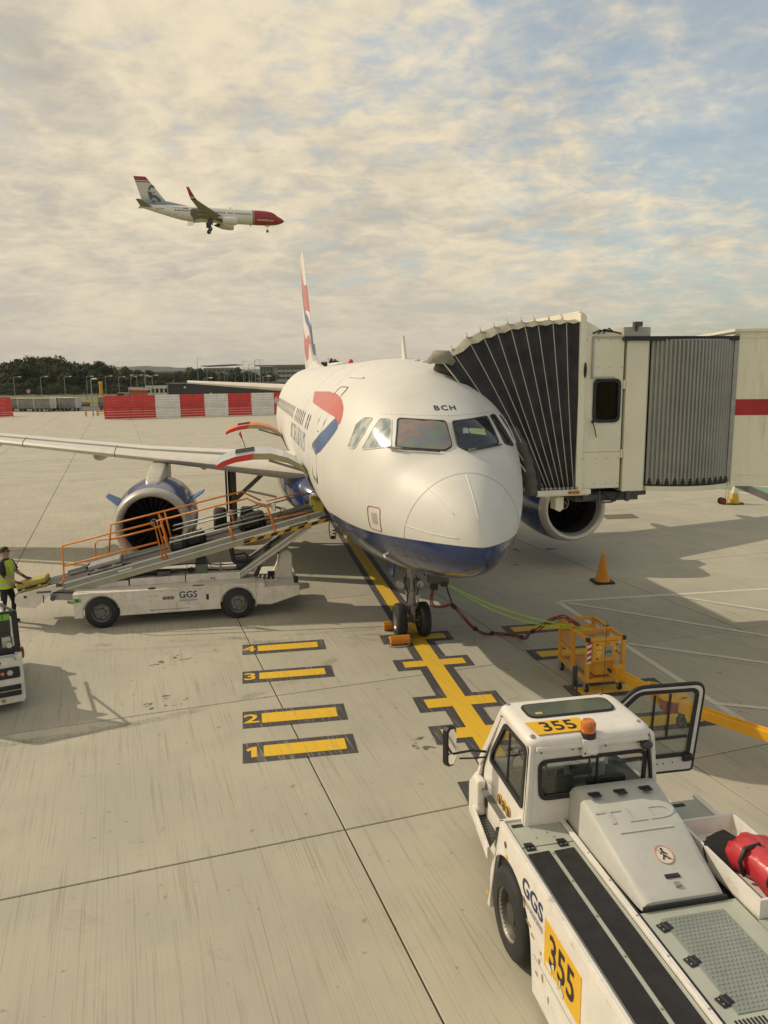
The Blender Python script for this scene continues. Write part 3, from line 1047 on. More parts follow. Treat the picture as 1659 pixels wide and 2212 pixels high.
# wings
def foil(n=14, t=.11):
    up, lo = [], []
    for i in range(n + 1):
        x = (1 - math.cos(math.pi * i / n)) / 2
        y = 5 * t * (.2969 * math.sqrt(x) - .126 * x - .3516 * x * x + .2843 * x ** 3 - .1036 * x ** 4)
        up.append((x, y * 1.05 + .012 * math.sin(math.pi * x)))
        lo.append((x, -y * .95 + .012 * math.sin(math.pi * x)))
    return up, lo
UP, LO = foil()
def wsec(x):
    ax = abs(x)
    le = 9.45 + .50 * ax
    te = 16.3 + (0 if ax < 6.2 else (ax - 6.2) * .31)
    z = 2.92 + .083 * (ax - 1.9)
    th = 1.25 - .35 * min(1, ax / 6)
    return le, te - le, z, th
for sg in (-1, 1):
    main, slat = [], []
    for ax in (1.6, 3, 4.5, 6.2, 8, 10, 12, 14, 16, 16.9):
        le, c, z, th = wsec(ax)
        tw = .035 * (1 - ax / 17)
        full = [(le + u * c, z + (v * th - u * tw) * c) for u, v in UP if u > .11] + [(le + u * c, z + (v * th - u * tw) * c) for u, v in LO[::-1] if u > .11]
        main.append([(sg * ax, y, zz_) for y, zz_ in full])
        nose_ = [(le + u * c, z + (v * th - u * tw) * c + .004) for u, v in UP[::-1] if u < .16] + [(le + u * c, z + (v * th - u * tw) * c - .004) for u, v in LO[1:] if u < .16]
        slat.append([(sg * ax, y, zz_) for y, zz_ in nose_])
    wg = ob('wing', MB().loft(main), WINGM, plane, smooth=50)
    ob('leading_edge', MB().loft(slat), mat('leading_edge_pale', (.66, .63, .57), .38, .1, var=.05), wg, smooth=50)
    sm = MB()
    for ax in (7.05, 9.9, 12.7):
        le, c, z, th = wsec(ax)
        pts = [(sg * ax, le + u * c, z + (v * th) * c + sgn * .005) for u, v, sgn in [(u, v, 1) for u, v in UP[::-1] if u < .2] + [(u, v, -1) for u, v in LO[1:] if u < .2]]
        sm.tube(pts, .012, 5)
    ob('slat_joints', sm, LINE, wg)
    for ax in (4.6, 7.9, 11.6):
        le, c, z, th = wsec(ax)
        ob('flap_fairing', MB().ell((sg * ax, le + c * .78, z - .28), (.17, c * .42, .24), 12, 10), WINGM, wg, smooth=True)
    le, c, z, th = wsec(16.9)
    ob('wingtip_fence', MB().prism([(le + .2, z + .02), (le + 1.1, z + .75), (le + 1.75, z + .75), (le + 1.8, z), (le + 1.6, z - .5), (le + 1.0, z - .5)], 'x', sg * 16.9, sg * 16.96), WHITE, wg)
    # pylon
    py = MB()
    secs = []
    for y, z0, z1, w in ((10.30, 2.55, 2.76, .26), (10.55, 2.45, 2.86, .40), (11.2, 2.3, 2.98, .46), (12.0, 2.2, 3.09, .48), (12.7, 2.2, 3.16, .47), (13.6, 2.2, 3.14, .40), (15.0, 2.5, 3.0, .16)):
        secs.append([(sg * 5.75 + w / 2 * math.copysign(abs(math.cos(a)) ** .4, math.cos(a)), y, (z0 + z1) / 2 + (z1 - z0) / 2 * math.copysign(abs(math.sin(a)) ** .3, math.sin(a))) for a in [2 * math.pi * k / 20 for k in range(20)]])
    ob('engine_pylon', MB().loft(secs), mat('pylon_grey', (.50, .47, .41), .4, .3), plane, smooth=True)
    # engine
    E0 = Vector((sg * 5.75, 9.72, 1.745))
    cowl = MB().lathe([(.30, .985), (.7, 1.045), (1.3, 1.075), (2.2, 1.05), (3.2, .93), (4.3, .72), (4.32, .69), (3.6, .7)], E0, (0, 1, 0), 56)
    en = ob('engine_cowl', cowl, BLUEP, plane, smooth=35)
    lip = MB().lathe([(.30, .986), (.14, .955), (.03, .905), (0, .865), (.03, .81), (.12, .775), (.3, .755)], E0, (0, 1, 0), 56)
    ob('inlet_lip', lip, mat('lip_cream_metal', (.42, .40, .35), .42, .15) if sg < 0 else ALU, en, smooth=True)
    duct = MB().lathe([(.3, .755), (.75, .775), (1.15, .80), (1.3, .80)], E0, (0, 1, 0), 48)
    ob('inlet_duct', duct, mat('duct_dark', (.05, .05, .052), .5, .2), en, smooth=True)
    ob('fan_back', MB().lathe([(1.22, .8), (1.24, .001)], E0, (0, 1, 0), 32), BLACK, en)
    bl = MB()
    for j in range(6):
        r0, r1 = .24 + j * .093, .24 + (j + 1) * .093
        a0, a1 = .15 + j * .05, .15 + (j + 1) * .05
        def pt(r, tw, q):
            a = tw + q
            return (r * math.sin(a), 1.0 + (.0 if q < 0 else .13), r * math.cos(a))
        bl.face([pt(r0, a0 * .6, -.06), pt(r0, a0 * .6, .10), pt(r1, a1 * .6, .10), pt(r1, a1 * .6, -.06)])
    fb = ob('fan_blade', bl, mat('fan_blade_shaded', (.012, .012, .013), .5, .2), en, smooth=True)  # blades coloured near black, the shade of the inlet put into them
    fb.location = E0
    for k in range(1, 22):
        f2_ = fb.copy()
        col.objects.link(f2_)
        f2_.rotation_euler = (0, 2 * math.pi * k / 22, 0)
    spn = ob('spinner', MB().lathe([(.72, .001), (.8, .08), (.95, .2), (1.08, .25)], E0, (0, 1, 0), 24), mat('spinner_grey', (.05, .05, .055), .4), en, smooth=True)
    spiral = [tuple(E0 + Vector(((.03 + .17 * q) * math.cos(q * 7), .735 + .2 * q, (.03 + .17 * q) * math.sin(q * 7)))) for q in [k / 16 for k in range(17)]]
    ob('spinner_spiral', MB().tube(spiral, .016, 5), WHITE, spn)
    for s2 in (-1, 1):
        a = R(90 - s2 * 62)
        d = Vector((math.cos(a), 0, math.sin(a)))
        q0 = E0 + Vector((0, .75, 0)) + d * 1.03
        sk = MB().add([q0, q0 + Vector((0, 1.1, 0)), q0 + Vector((0, .95, 0)) + d * .42, q0 + Vector((0, .45, 0)) + d * .40], [(0, 1, 2, 3)])
        t_ = d.cross(Vector((0, 1, 0))) * .03
        sk.add([Vector(v) + t_ for v in sk.v[:4]], [(0, 1, 2, 3)])
        sk.f += [(0, 1, 5, 4), (1, 2, 6, 5), (2, 3, 7, 6), (3, 0, 4, 7)]
        ko = ob('nacelle_strake', sk, mat('strake_blue', (.06, .15, .36), .35), en)
# core exhaust cone
# tail fin, tailplane
def fin_sec(q):
    z = 5.75 + q * 6.0
    le = 25.4 + q * 5.35
    te = 31.3 + q * 1.15
    t = .34 * (1 - q) + .12 * q
    return [(x * 1.0, le + u * (te - le), z) for u, x in [(u, v * t * 5) for u, v in UP] + [(u, v * t * 5) for u, v in LO[::-1][1:-1]]]
def fin_liv():
    m = bpy.data.materials.new('fin_livery')
    m.use_nodes = True
    t = m.node_tree
    b = t.nodes['Principled BSDF']
    co = t.nodes.new('ShaderNodeTexCoord')
    s = t.nodes.new('ShaderNodeSeparateXYZ')
    lk(t, co.outputs['Object'], s.inputs[0])
    y, z = s.outputs[1], s.outputs[2]
    # two flowing red fields and a navy one between white gaps
    def band(lo, hi, sl):
        q = mth(t, 'SUBTRACT', z, mth(t, 'MULTIPLY', mth(t, 'SUBTRACT', y, 28.0), sl))
        q = mth(t, 'ADD', q, mth(t, 'MULTIPLY', mth(t, 'SINE', mth(t, 'MULTIPLY', y, 1.3)), .25))
        return mth(t, 'MULTIPLY', ramp(t, q, lo, lo + .05), ramp(t, q, hi, hi - .05))
    c = mixc(t, band(8.3, 9.6, .35), (.76, .73, .67), (.52, .12, .10))
    c = mixc(t, band(6.1, 7.25, .2), c, (.52, .12, .10))
    c = mixc(t, band(7.5, 8.05, .5), c, (.05, .09, .22))
    lk(t, c, b.inputs['Base Color'])
    b.inputs['Roughness'].default_value = .3
    return m
fin = ob('tail_fin', MB().loft([fin_sec(q) for q in (0, .1, .25, .5, .75, .95, 1)]), fin_liv(), plane, smooth=45)
dors = [[(0.16 * k, 22.6, 5.86) for k in (-1, 1)] + [(.02, 22.6, 5.88), (-.02, 22.6, 5.88)], [(-.18, 25.6, 5.8), (.18, 25.6, 5.8), (.10, 25.6, 6.2), (-.10, 25.6, 6.2)], [(-.2, 27.0, 5.8), (.2, 27.0, 5.8), (.14, 27, 7.0), (-.14, 27, 7.0)]]
ob('dorsal_fillet', MB().loft(dors), LIV, plane)
for sg in (-1, 1):
    rr = []
    for q in (0, .5, 1):
        x = sg * (.4 + q * 5.75)
        le, c, z = 28.8 + q * 3.0, 3.9 - q * 2.35, 4.85 + q * .42
        rr.append([(x, le + u * c, z + v * c * .9) for u, v in UP] + [(x, le + u * c, z + v * c * .9) for u, v in LO[::-1][1:-1]])
    ob('tailplane', MB().loft(rr), WINGM, plane, smooth=45)
# roof aerials and beacon
for y, h, c in ((5.35, .48, .30), (19.87, .36, .25), (24.0, .3, .2)):
    zt = prof(y)[2]
    ob('blade_aerial', MB().prism([(y, zt - .02), (y + c, zt - .02), (y + c * 1.15, zt + h), (y + c * .85, zt + h)], 'x', -.025, .025), WHITE, plane)
b_ = MB().lathe([(0, .08), (.08, .075), (.13, .04), (.14, .001)], (0, 13.66, prof(13.66)[2]), (0, 0, 1), 14)
ob('beacon', b_, mat('beacon_red', (.65, .04, .03), .25), plane, smooth=True)
bm_ = MB()
for x, y in ((.13, 4.85), (.2, 4.5)):
    bm_.ell(snap((x, y, 6), .01), (.08, .05, .035), 8, 5)
ob('roof_probe', bm_, WHITE, plane)
for y in (16.2, 17.3):
    ob('satcom_fairing', MB().ell((0, y, 5.88), (.35, .45, .09), 14, 6), WHITE, plane, smooth=True)
# probes on the nose
for x, z in ((-1.02, 2.55), (.95, 2.55)):
    p = snap(ffront(x, z), 0)
    ob('pitot_probe', MB().tube([p, p + Vector((x * .08, -.03, -.03)), p + Vector((x * .08, -.2, -.03))], [.02, .018, .008], 6), WHITE, plane)
# nose gear
GM = mat('gear_grey_paint', (.20, .19, .17), .45, .35, dirt=.3, scale=8)
GW = mat('gear_light_metal', (.30, .29, .27), .35, .6, dirt=.25, scale=8)
ng = MB().cyl((.02, 5.07, .72), (.02, 5.2, 1.95), .095, .12, 14).cyl((.02, 5.07, .36), (.02, 5.08, .75), .062, n=12)
ng.cyl((.02, 5.08, .86), (.02, 5.09, 1.0), .125, n=14).cyl((.02, 5.08, .68), (.02, 5.08, .74), .115, n=14)
ngo = ob('nose_gear_strut', ng, GW, plane, smooth=40)
g2 = MB().cyl((-.2, 5.07, .36), (.24, 5.07, .36), .055, n=12)
g2.beam((.02, 4.95, .72), (.02, 4.83, .52), .12, .04, (1, 0, 0)).beam((.02, 4.83, .52), (.02, 4.98, .36), .10, .04, (1, 0, 0))
g2.beam((.02, 5.2, 1.15), (.02, 6.3, 1.9), .10, .08)
g2.bx(-.16, -.05, 4.98, 5.16, 1.05, 1.28).bx(.08, .2, 4.98, 5.16, 1.02, 1.25)
ob('torque_link', g2, GM, ngo)
for x in (-.235, .185):
    l = MB().lathe([(-.02, .001), (-.018, .075), (.03, .085), (.11, .05), (.14, .001)], (x, 4.95, 1.17), (0, 1, 0), 16)
    lo = ob('gear_light', l, mat('lamp_lens', (.42, .42, .40), .08), ngo, smooth=40)
    ob('lamp_housing', MB().lathe([(-.01, .08), (-.01, .092), (.06, .092), (.12, .05)], (x, 4.955, 1.17), (0, 1, 0), 16), GM, lo)
ob('gear_light', MB().lathe([(-.02, .001), (-.018, .055), (.03, .06), (.09, .03)], (.13, 4.96, .88), (0, 1, 0), 14), MATS['lamp_lens'], ngo)
hs = MB()
hs.tube([(.1, 5.0, 1.35), (.16, 4.93, 1.15), (.12, 4.95, .95), (.15, 4.98, .7), (.1, 5.03, .5)], .012, 6)
hs.tube([(-.1, 5.0, 1.4), (-.15, 4.94, 1.2), (-.08, 4.96, 1.0), (-.1, 4.99, .75)], .014, 6)
ob('hydraulic_hose', hs, BLACK, ngo)
wheel(plane, (-.235, 5.07, .365), .37, .22, (-1, 0, 0), .55, GW, 'nose_wheel')
wheel(plane, (.275, 5.07, .365), .37, .22, (1, 0, 0), .55, GW, 'nose_wheel')
for x in (-.32, .36):
    ob('gear_door', MB().prism([(4.9, 1.95), (6.1, 1.9), (6.0, 1.35), (5.3, 1.25)], 'x', x - .015, x + .015), BLUEP, plane)
# main gear
for sg in (-1, 1):
    X = sg * 3.8
    mg = MB().cyl((X, 16.1, .55), (X, 16.1, 2.8), .13, .15, 14).cyl((X - .35, 16.1, .57), (X + .35, 16.1, .57), .07, n=10)
    mg.beam((X - sg * .02, 16.05, 1.35), (X - sg * 1.35, 16.05, 2.55), .14, .14)
    mg.beam((X - sg * 1.35, 16.05, 2.55), (X - sg * 1.9, 16.05, 2.75), .10, .10)
    mo = ob('main_gear_strut', mg, GM, plane, smooth=40)
    ob('gear_door', MB().bx(X + sg * .17, X + sg * .22, 15.75, 16.5, 1.05, 2.75), DSTEEL, mo)
    for d in (-.45, .45):
        wheel(plane, (X + d, 16.1, .575), .58, .42, (sg if d * sg > 0 else -sg, 0, 0), .5, GW, 'main_wheel')
# ground power socket under the nose
rc = MB().bx(.17, .56, 4.0, 4.3, 1.40, 1.75)
ro = ob('power_socket', rc, DSTEEL, plane, bev=.01)
ob('socket_plug', MB().bx(.19, .32, 3.96, 4.12, 1.30, 1.42).bx(.40, .52, 3.97, 4.1, 1.36, 1.44), BLACK, ro)

# ------------------------------------------------------------------ jet bridge (same frame as the airliner)
jb = thing('jet_bridge', 'cream passenger jet bridge with black pleated canopy joined to the airliner', 'jet bridge', PLO, PLR)
FAB = mat('black_canopy_fabric', (.034, .034, .041), .8, var=.35, scale=2.5, bump=.5, bscale=7)
FABR = mat('beige_roof_fabric', (.27, .255, .20), .8, var=.2, scale=3, bump=.3, bscale=9)
RIBM = mat('canopy_rib_cream', (.62, .59, .50), .45, var=.05)
HT = [(.23, 5.70), (.44, 5.83), (.73, 6.02), (.98, 6.12), (1.23, 6.21), (1.48, 6.28), (1.74, 6.33), (1.99, 6.355), (2.27, 6.38), (2.53, 6.40), (2.79, 6.41)]
HB = [(2.05, 3.37), (2.10, 3.37), (2.16, 3.37), (2.23, 3.37), (2.31, 3.36), (2.40, 3.36), (2.49, 3.36), (2.57, 3.36), (2.66, 3.36), (2.76, 3.36), (2.87, 3.36)]
YN, YF = 3.2, 6.5
def hoop_pts(k, d=0.0):
    (tx, tz), (bx_, bz) = HT[k], HB[k]
    n = Vector((tx - bx_, 0, tz - bz)).normalized()
    t = Vector((tx, 0, tz)) - n * 0.0
    up = t + n * (.17 - .011 * k if k > 1 else .07 + .04 * k)
    sk_ = .30 * (1 - k / 10)
    c = lambda v, y: Vector((v.x + sk_ * (y - YN), y, v.z))
    # bow of the near side: the hoops lean out a little half way up
    mids = [Vector((bx_, YN, bz)).lerp(c(t, YN), q) + Vector(((.03 if k < 4 else -.02) * math.sin(math.pi * q), -.02, 0)) for q in (0, .17, .33, .5, .67, .83, 1)]
    return mids, [c(up, YN + .22), c(up + n * .02, (YN + YF) / 2), c(up, YF - .3)], [c(t, YF), Vector((bx_, YF, bz))]
for k in range(11):
    a, b_, c = hoop_pts(k)
    ob('canopy_rib', MB().tube(a + b_ + c, .0068 if k else .012, 6), RIBM, jb, smooth=True)
for k in range(10):
    a0, b0, c0 = hoop_pts(k)
    a1, b1, c1 = hoop_pts(k + 1)
    mb = MB()
    for p, q, r_, s_ in zip(a0, a0[1:], a1, a1[1:]):
        ff = .30
        dm = Vector((0, .055, 0))
        j0 = Vector((random.uniform(-.012, .012), random.uniform(-.02, .02), 0))
        m0, m1 = (p + r_) / 2 + dm, (q + s_) / 2 + dm
        mb.face([p, q, m1, m0]).face([m0, m1, s_, r_])
    # drooping scalloped edge up to the roof
    mb.face([a0[-1], b0[0], (b0[0] + b1[0]) / 2 + Vector((0, .02, -.05)), (a0[-1] + a1[-1]) / 2 + Vector((0, .06, -.06))])
    mb.face([a1[-1], b1[0], (b0[0] + b1[0]) / 2 + Vector((0, .02, -.05)), (a0[-1] + a1[-1]) / 2 + Vector((0, .06, -.06))])
    ob('canopy_pleat', mb, FAB, jb)
    rb = MB()
    dp = Vector((0, 0, -.03))
    P0, P1 = [a0[-1]] + b0 + [c0[0]], [a1[-1]] + b1 + [c1[0]]
    up_ = Vector((0, -.012, .012))
    for i in range(1 if False else 0, 4):
        m0, m1 = (P0[i] + P1[i]) / 2 + dp, (P0[i + 1] + P1[i + 1]) / 2 + dp
        rb.face([P0[i] + up_, P0[i + 1] + up_, m1 + up_, m0 + up_]).face([m0 + up_, m1 + up_, P1[i + 1] + up_, P1[i] + up_])
    rb.face([P0[4] + up_, c0[1], c1[1], P1[4] + up_, (P0[4] + P1[4]) / 2 + dp + up_])
    ob('roof_fabric', rb, FABR, jb)
    # small clip where the rib meets the roof edge
    ob('rib_clip', MB().beam(b0[0] + Vector((0, -.05, .02)), b0[0] + Vector((0, .03, .09)), .03, .03), RIBM, jb)
BUMP = mat('bumper_grey_vinyl', (.085, .083, .078), .55, var=.15, bump=.3, bscale=12)
bp = [(1.93, 3.22), (1.90, 3.5), (1.83, 3.82), (1.68, 4.22), (1.40, 4.66), (1.06, 5.14), (.72, 5.42), (.33, 5.58), (.10, 5.70)]
bpts = []
for i in range(len(bp) - 1):
    for q in range(5):
        u = q / 5
        bpts.append((bp[i][0] * (1 - u) + bp[i + 1][0] * u + .04, 3.25 + .35 * ((i + u) / 8) ** 2, bp[i][1] * (1 - u) + bp[i + 1][1] * u + .02))
ob('bumper_cushion', MB().tube(bpts, [.13 + .012 * math.sin(i * 1.9) for i in range(len(bpts))], 10), BUMP, jb, smooth=True)
ob('bumper_liner', MB().tube([(x + .11, y - .03, z + .06) for x, y, z in bpts], .07, 8), FAB, jb, smooth=True)
ob('canopy_end', MB().tube([(.03, 3.5, 5.74), (.12, 3.3, 5.82), (.30, 3.22, 5.80), (.42, 3.22, 5.70)], [.05, .12, .13, .06], 8), FABR, jb, smooth=True)
# floor edge with rollers
fe = ob('floor_edge', MB().bx(2.02, 3.05, 3.12, 6.5, 3.22, 3.31).bx(2.02, 3.08, 3.10, 3.18, 3.24, 3.335), CREAM, jb, bev=.01)
for k in range(9):
    ob('edge_roller', MB().cyl((2.1 + k * .085, 3.16, 3.36), (2.15 + k * .085, 3.16, 3.36), .028, n=8), STEEL, fe)
ob('caution_label', MB().bx(2.63, 2.84, 3.090, 3.099, 3.25, 3.325), mat('caution_orange', (.66, .30, .03), .5), fe)
letters('MIND YOUR HEAD', .034, lambda x, y: Vector((2.735 + x * .8, 3.086, 3.288 + y)), BLKT, fe, bold=.02)
# cab
cabm = CREAM
ob('cab_portal', MB().prism([(2.80, 3.3), (2.92, 3.3), (2.92, 6.52), (2.80, 6.58)], 'y', 3.17, 3.24).prism([(2.80, 6.30), (2.92, 6.30), (2.92, 6.56), (2.80, 6.62)], 'y', 3.24, 6.5).bx(2.80, 2.92, 6.44, 6.52, 3.3, 6.6), CREAM, jb)
ob('cab_gable', MB().prism([(2.92, 6.20), (3.62, 6.20), (3.35, 6.34), (2.92, 6.56)], 'y', 3.6, 6.4), CREAM, jb)
wo_ = rpoly([(2.925, 3.33), (3.70, 3.33), (3.70, 6.18), (2.925, 6.18)], .005, 4)
wi_ = rpoly([(3.13, 4.60), (3.63, 4.60), (3.63, 5.37), (3.13, 5.37)], .11, 4)
cw = ob('cab_wall', MB().ring(wo_, wi_, 'y', 3.22, 3.28), CREAM, jb)
wf = ob('cab_window', MB().ring(rpoly([(3.105, 4.575), (3.655, 4.575), (3.655, 5.395), (3.105, 5.395)], .13, 4), rpoly([(3.16, 4.63), (3.60, 4.63), (3.60, 5.34), (3.16, 5.34)], .10, 4), 'y', 3.19, 3.235), BLACK, jb)
ob('window_pane', MB().prism(rpoly([(3.15, 4.62), (3.61, 4.62), (3.61, 5.35), (3.15, 5.35)], .10, 4), 'y', 3.225, 3.232), glass_mat('smoked_glass', (.25, .27, .27)), wf)
ob('cab_interior', MB().bx(2.95, 3.70, 3.9, 4.0, 3.4, 6.1).bx(3.2, 3.5, 3.5, 3.6, 4.62, 5.2), mat('cab_dark', (.03, .03, .035), .8), jb)
ob('red_notice', MB().bx(3.36, 3.56, 3.30, 3.31, 4.645, 4.70), REDP, wf)
ob('cab_body', MB().bx(2.93, 4.3, 4.2, 6.5, 3.32, 6.16).bx(2.93, 4.2, 3.3, 6.45, 6.16, 6.24), CREAM, jb)
tr = MB().beam((3.07, 3.20, 6.16), (3.07, 3.20, 5.40), .035, .03).beam((3.055, 3.20, 5.41), (3.52, 3.20, 5.41), .03, .035).beam((3.07, 3.20, 6.15), (3.7, 3.20, 6.15), .03, .03)
ob('cable_trunking', tr, mat('trunking_grey', (.42, .42, .36), .5), jb)
cb = MB().tube([(3.12, 3.19, 4.64), (3.10, 3.16, 4.58), (3.14, 3.15, 4.45), (3.16, 3.16, 4.36), (3.18, 3.16, 4.31)], .010, 6)
cb.ell((3.10, 3.17, 4.60), (.035, .03, .035), 8, 5).tube([(3.09, 3.18, 5.30), (3.13, 3.16, 5.30)], .02, 6)
ob('intercom_cable', cb, BLACK, jb)
ob('wall_lamp', MB().ell((2.915, 3.18, 5.55), (.03, .06, .15), 10, 8), BLACK, jb)
sm = MB()
for z in (5.2, 3.9):
    sm.bx(3.705, 3.74, 3.2, 3.25, z, z + .16)
ob('hinge', sm, CREAM, jb)
for x0_, x1_ in ((2.96, 3.68),):
    for z_ in (3.42, 3.9, 5.6, 6.1):
        for q in range(4):
            ob('wall_bolt', MB().cyl((x0_ + q * .235, 3.214, z_), (x0_ + q * .235, 3.222, z_), .012, n=6), STEEL, jb)
ob('wall_seam', MB().bx(2.93, 3.70, 3.217, 3.221, 4.02, 4.026), LINE, jb)
ob('flood_lamp', MB().bx(3.82, 3.98, 3.08, 3.18, 6.33, 6.42).bx(3.88, 3.92, 3.14, 3.2, 6.25, 6.36), DSTEEL, jb, bev=.008)
ob('dark_gap', MB().bx(3.70, 3.755, 3.3, 3.4, 3.3, 6.2), BLACK, jb)
ob('corner_column', MB().prism([(3.755, 3.20), (4.18, 3.20), (4.26, 3.30), (4.26, 3.8), (3.755, 3.8)], 'z', 3.25, 6.13), CREAM, jb, bev=.012)
ob('column_cap', MB().prism([(3.66, 3.18), (4.16, 3.18), (4.26, 3.30), (4.26, 3.9), (3.66, 3.9)], 'z', 6.135, 6.33), mat('cap_grey', (.40, .40, .37), .5), jb, bev=.01)
ob('curtain_top_seal', MB().bx(3.66, 6.0, 3.14, 3.4, 6.08, 6.16), BLACK, jb)
cc_ = MB()
for q in range(3):
    cc_.tube([(3.1 + .1 * q, 3.3, 6.22), (3.2 + .1 * q, 3.25, 6.27 + .02 * q), (3.5, 3.3, 6.25), (3.66, 3.3, 6.22)], .016, 6)
ob('roof_cable', cc_, BLACK, jb)
# rotunda curtain of corrugated slats: a shallow bow towards the viewer
SLAT = mat('slat_aluminium', (.33, .335, .32), .42, .35, var=.08, scale=2)
def bow(u):
    x = 4.27 + u * 1.75
    return Vector((x, 3.30 - .36 * math.sin(math.pi * (u * .8 + .1)) + .08, 0))
NSL = 24
for k in range(NSL):
    p, q = bow(k / NSL), bow((k + 1) / NSL)
    d = (q - p)
    n = Vector((d.y, -d.x, 0)).normalized()
    a = [p, p + d * .18 + n * .028, p + d * .62 + n * .028, p + d * .80, p + d * .98 - n * .004, p + d * .98 - n * .02, p - n * .02]
    ob('curtain_slat', MB().prism([(v.x, v.y) for v in a], 'z', 3.37, 6.10), SLAT, jb)
lat = None
for k in range(12):
    p = bow((k + .35) / 12)
    ob('slat_latch', MB().bx(p.x - .035, p.x + .035, p.y - .06, p.y - .025, 3.37, 3.43).bx(p.x - .02, p.x + .02, p.y - .05, p.y - .028, 3.43, 3.48), BLACK, jb)
sill = [bow(k / 16) for k in range(17)]
for z0, z1, off, m_, nm in ((3.24, 3.335, .05, CREAM, 'curtain_sill'), (3.335, 3.37, .03, BLACK, 'sill_track')):
    mb = MB().prism([(v.x, v.y - off) for v in sill] + [(6.02, 4.2), (4.27, 4.2)], 'z', z0, z1)
    ob(nm, mb, m_, jb)
ob('curtain_backing', MB().bx(4.27, 6.0, 3.6, 6.4, 3.34, 6.14), mat('cab_dark', (.03, .03, .035)), jb)
# tunnel, turning towards the terminal
TD = Vector((math.cos(R(-17)), math.sin(R(-17)), 0))
TN = Vector((-TD.y, TD.x, 0))
T0 = Vector((5.98, 3.20, 0))
def tp(s, o, z):
    return T0 + TD * s + TN * o + Vector((0, 0, z))
def tbox(mb, s0, s1, o0, o1, z0, z1):
    vs = [tp(s, o, z) for z in (z0, z1) for o in (o0, o1) for s in (s0, s1)]
    return mb.add(vs, [(0, 2, 3, 1), (4, 5, 7, 6), (0, 1, 5, 4), (2, 6, 7, 3), (0, 4, 6, 2), (1, 3, 7, 5)])
tn = ob('tunnel_wall', tbox(MB(), 0, 13, 0, 2.9, 3.30, 6.24), CREAM, jb)
ob('tunnel_stripe', tbox(MB(), .004, 13, -.006, 0, 4.66, 4.965), mat('bridge_red_stripe', (.40, .022, .03), .5), tn)
ob('tunnel_trim', tbox(tbox(tbox(MB(), 0, 13, -.014, 0, 6.12, 6.14), 0, 13, -.02, 0, 3.28, 3.36), 0, 13, -.012, 0, 3.50, 3.51), CREAM, tn)
ob('tunnel_end_post', tbox(MB(), -.03, .05, -.02, .1, 3.3, 6.2), STEEL, tn)
ob('tunnel_roof', tbox(MB(), -.05, 13, -.05, 2.95, 6.24, 6.29), CREAM, tn)
pj = MB()
for s in (1.6, 3.3, 5, 6.7, 8.4, 10.1):
    tbox(pj, s, s + .012, -.005, 0, 3.36, 6.2)
ob('panel_joint', pj, LINE, tn)
un = MB().beam((3.0, 3.4, 3.2), (5.4, 4.8, 3.15), .12, .14).beam((3.0, 3.3, 3.14), (4.4, 3.5, 3.18), .07, .10).bx(2.9, 4.2, 3.4, 6.2, 3.05, 3.22).beam((3.30, 3.2, 3.28), (3.30, 3.2, 3.04), .03, .03).beam((3.28, 3.2, 3.05), (3.60, 3.25, 3.05), .03, .03)
un.bx(3.86, 3.92, 3.2, 3.3, 3.06, 3.26)
ob('underframe', un, DSTEEL, jb)
ob('underside_cable', MB().tube([(3.4, 3.25, 3.26), (3.5, 3.2, 3.12), (3.62, 3.22, 3.08), (3.75, 3.25, 3.2), (3.8, 3.3, 3.3)], .03, 8), BLACK, jb, smooth=True)
ob('hanging_sensor', MB().cyl((2.52, 3.3, 3.22), (2.52, 3.3, 3.0), .02, n=8).prism([(2.44, 3.18), (2.60, 3.18), (2.60, 2.96), (2.53, 2.90), (2.44, 2.94)], 'y', 3.25, 3.5), CREAM, jb)
for o in (.35, 2.55):
    ob('support_column', MB().cyl(tp(10, o, .6), tp(10, o, 3.3), .16, n=14), CREAM, jb)
bg_ = ob('drive_bogie', tbox(MB(), 9.6, 10.4, .1, 2.8, .45, .75), DSTEEL, jb)
for o in (.35, 2.55):
    wheel(jb, tuple(tp(10, o, .42)), .42, .3, tuple(-TN if o < 1 else TN), .5, STEEL, 'drive_wheel', n=18)
ld = MB()
for o in (.3, 1.1):
    ld.add([tp(.5, o, 3.25), tp(3.6, o, 1.9), tp(3.6, o, 1.75), tp(.5, o, 3.1), tp(.5, o + .05, 3.25), tp(3.6, o + .05, 1.9), tp(3.6, o + .05, 1.75), tp(.5, o + .05, 3.1)], [(0, 1, 2, 3), (7, 6, 5, 4), (0, 4, 5, 1), (1, 5, 6, 2), (2, 6, 7, 3), (3, 7, 4, 0)])
ob('service_stair', ld, STEEL, jb)

def smooth_path(pts, n=8):
    P = [Vector(p) for p in pts]
    P = [P[0] * 2 - P[1]] + P + [P[-1] * 2 - P[-2]]
    out = []
    for i in range(1, len(P) - 2):
        for k in range(n):
            t = k / n
            a, b_, c, d = P[i - 1], P[i], P[i + 1], P[i + 2]
            out.append(.5 * ((2 * b_) + (-a + c) * t + (2 * a - 5 * b_ + 4 * c - d) * t * t + (-a + 3 * b_ - 3 * c + d) * t ** 3))
    out.append(P[-2])
    return out
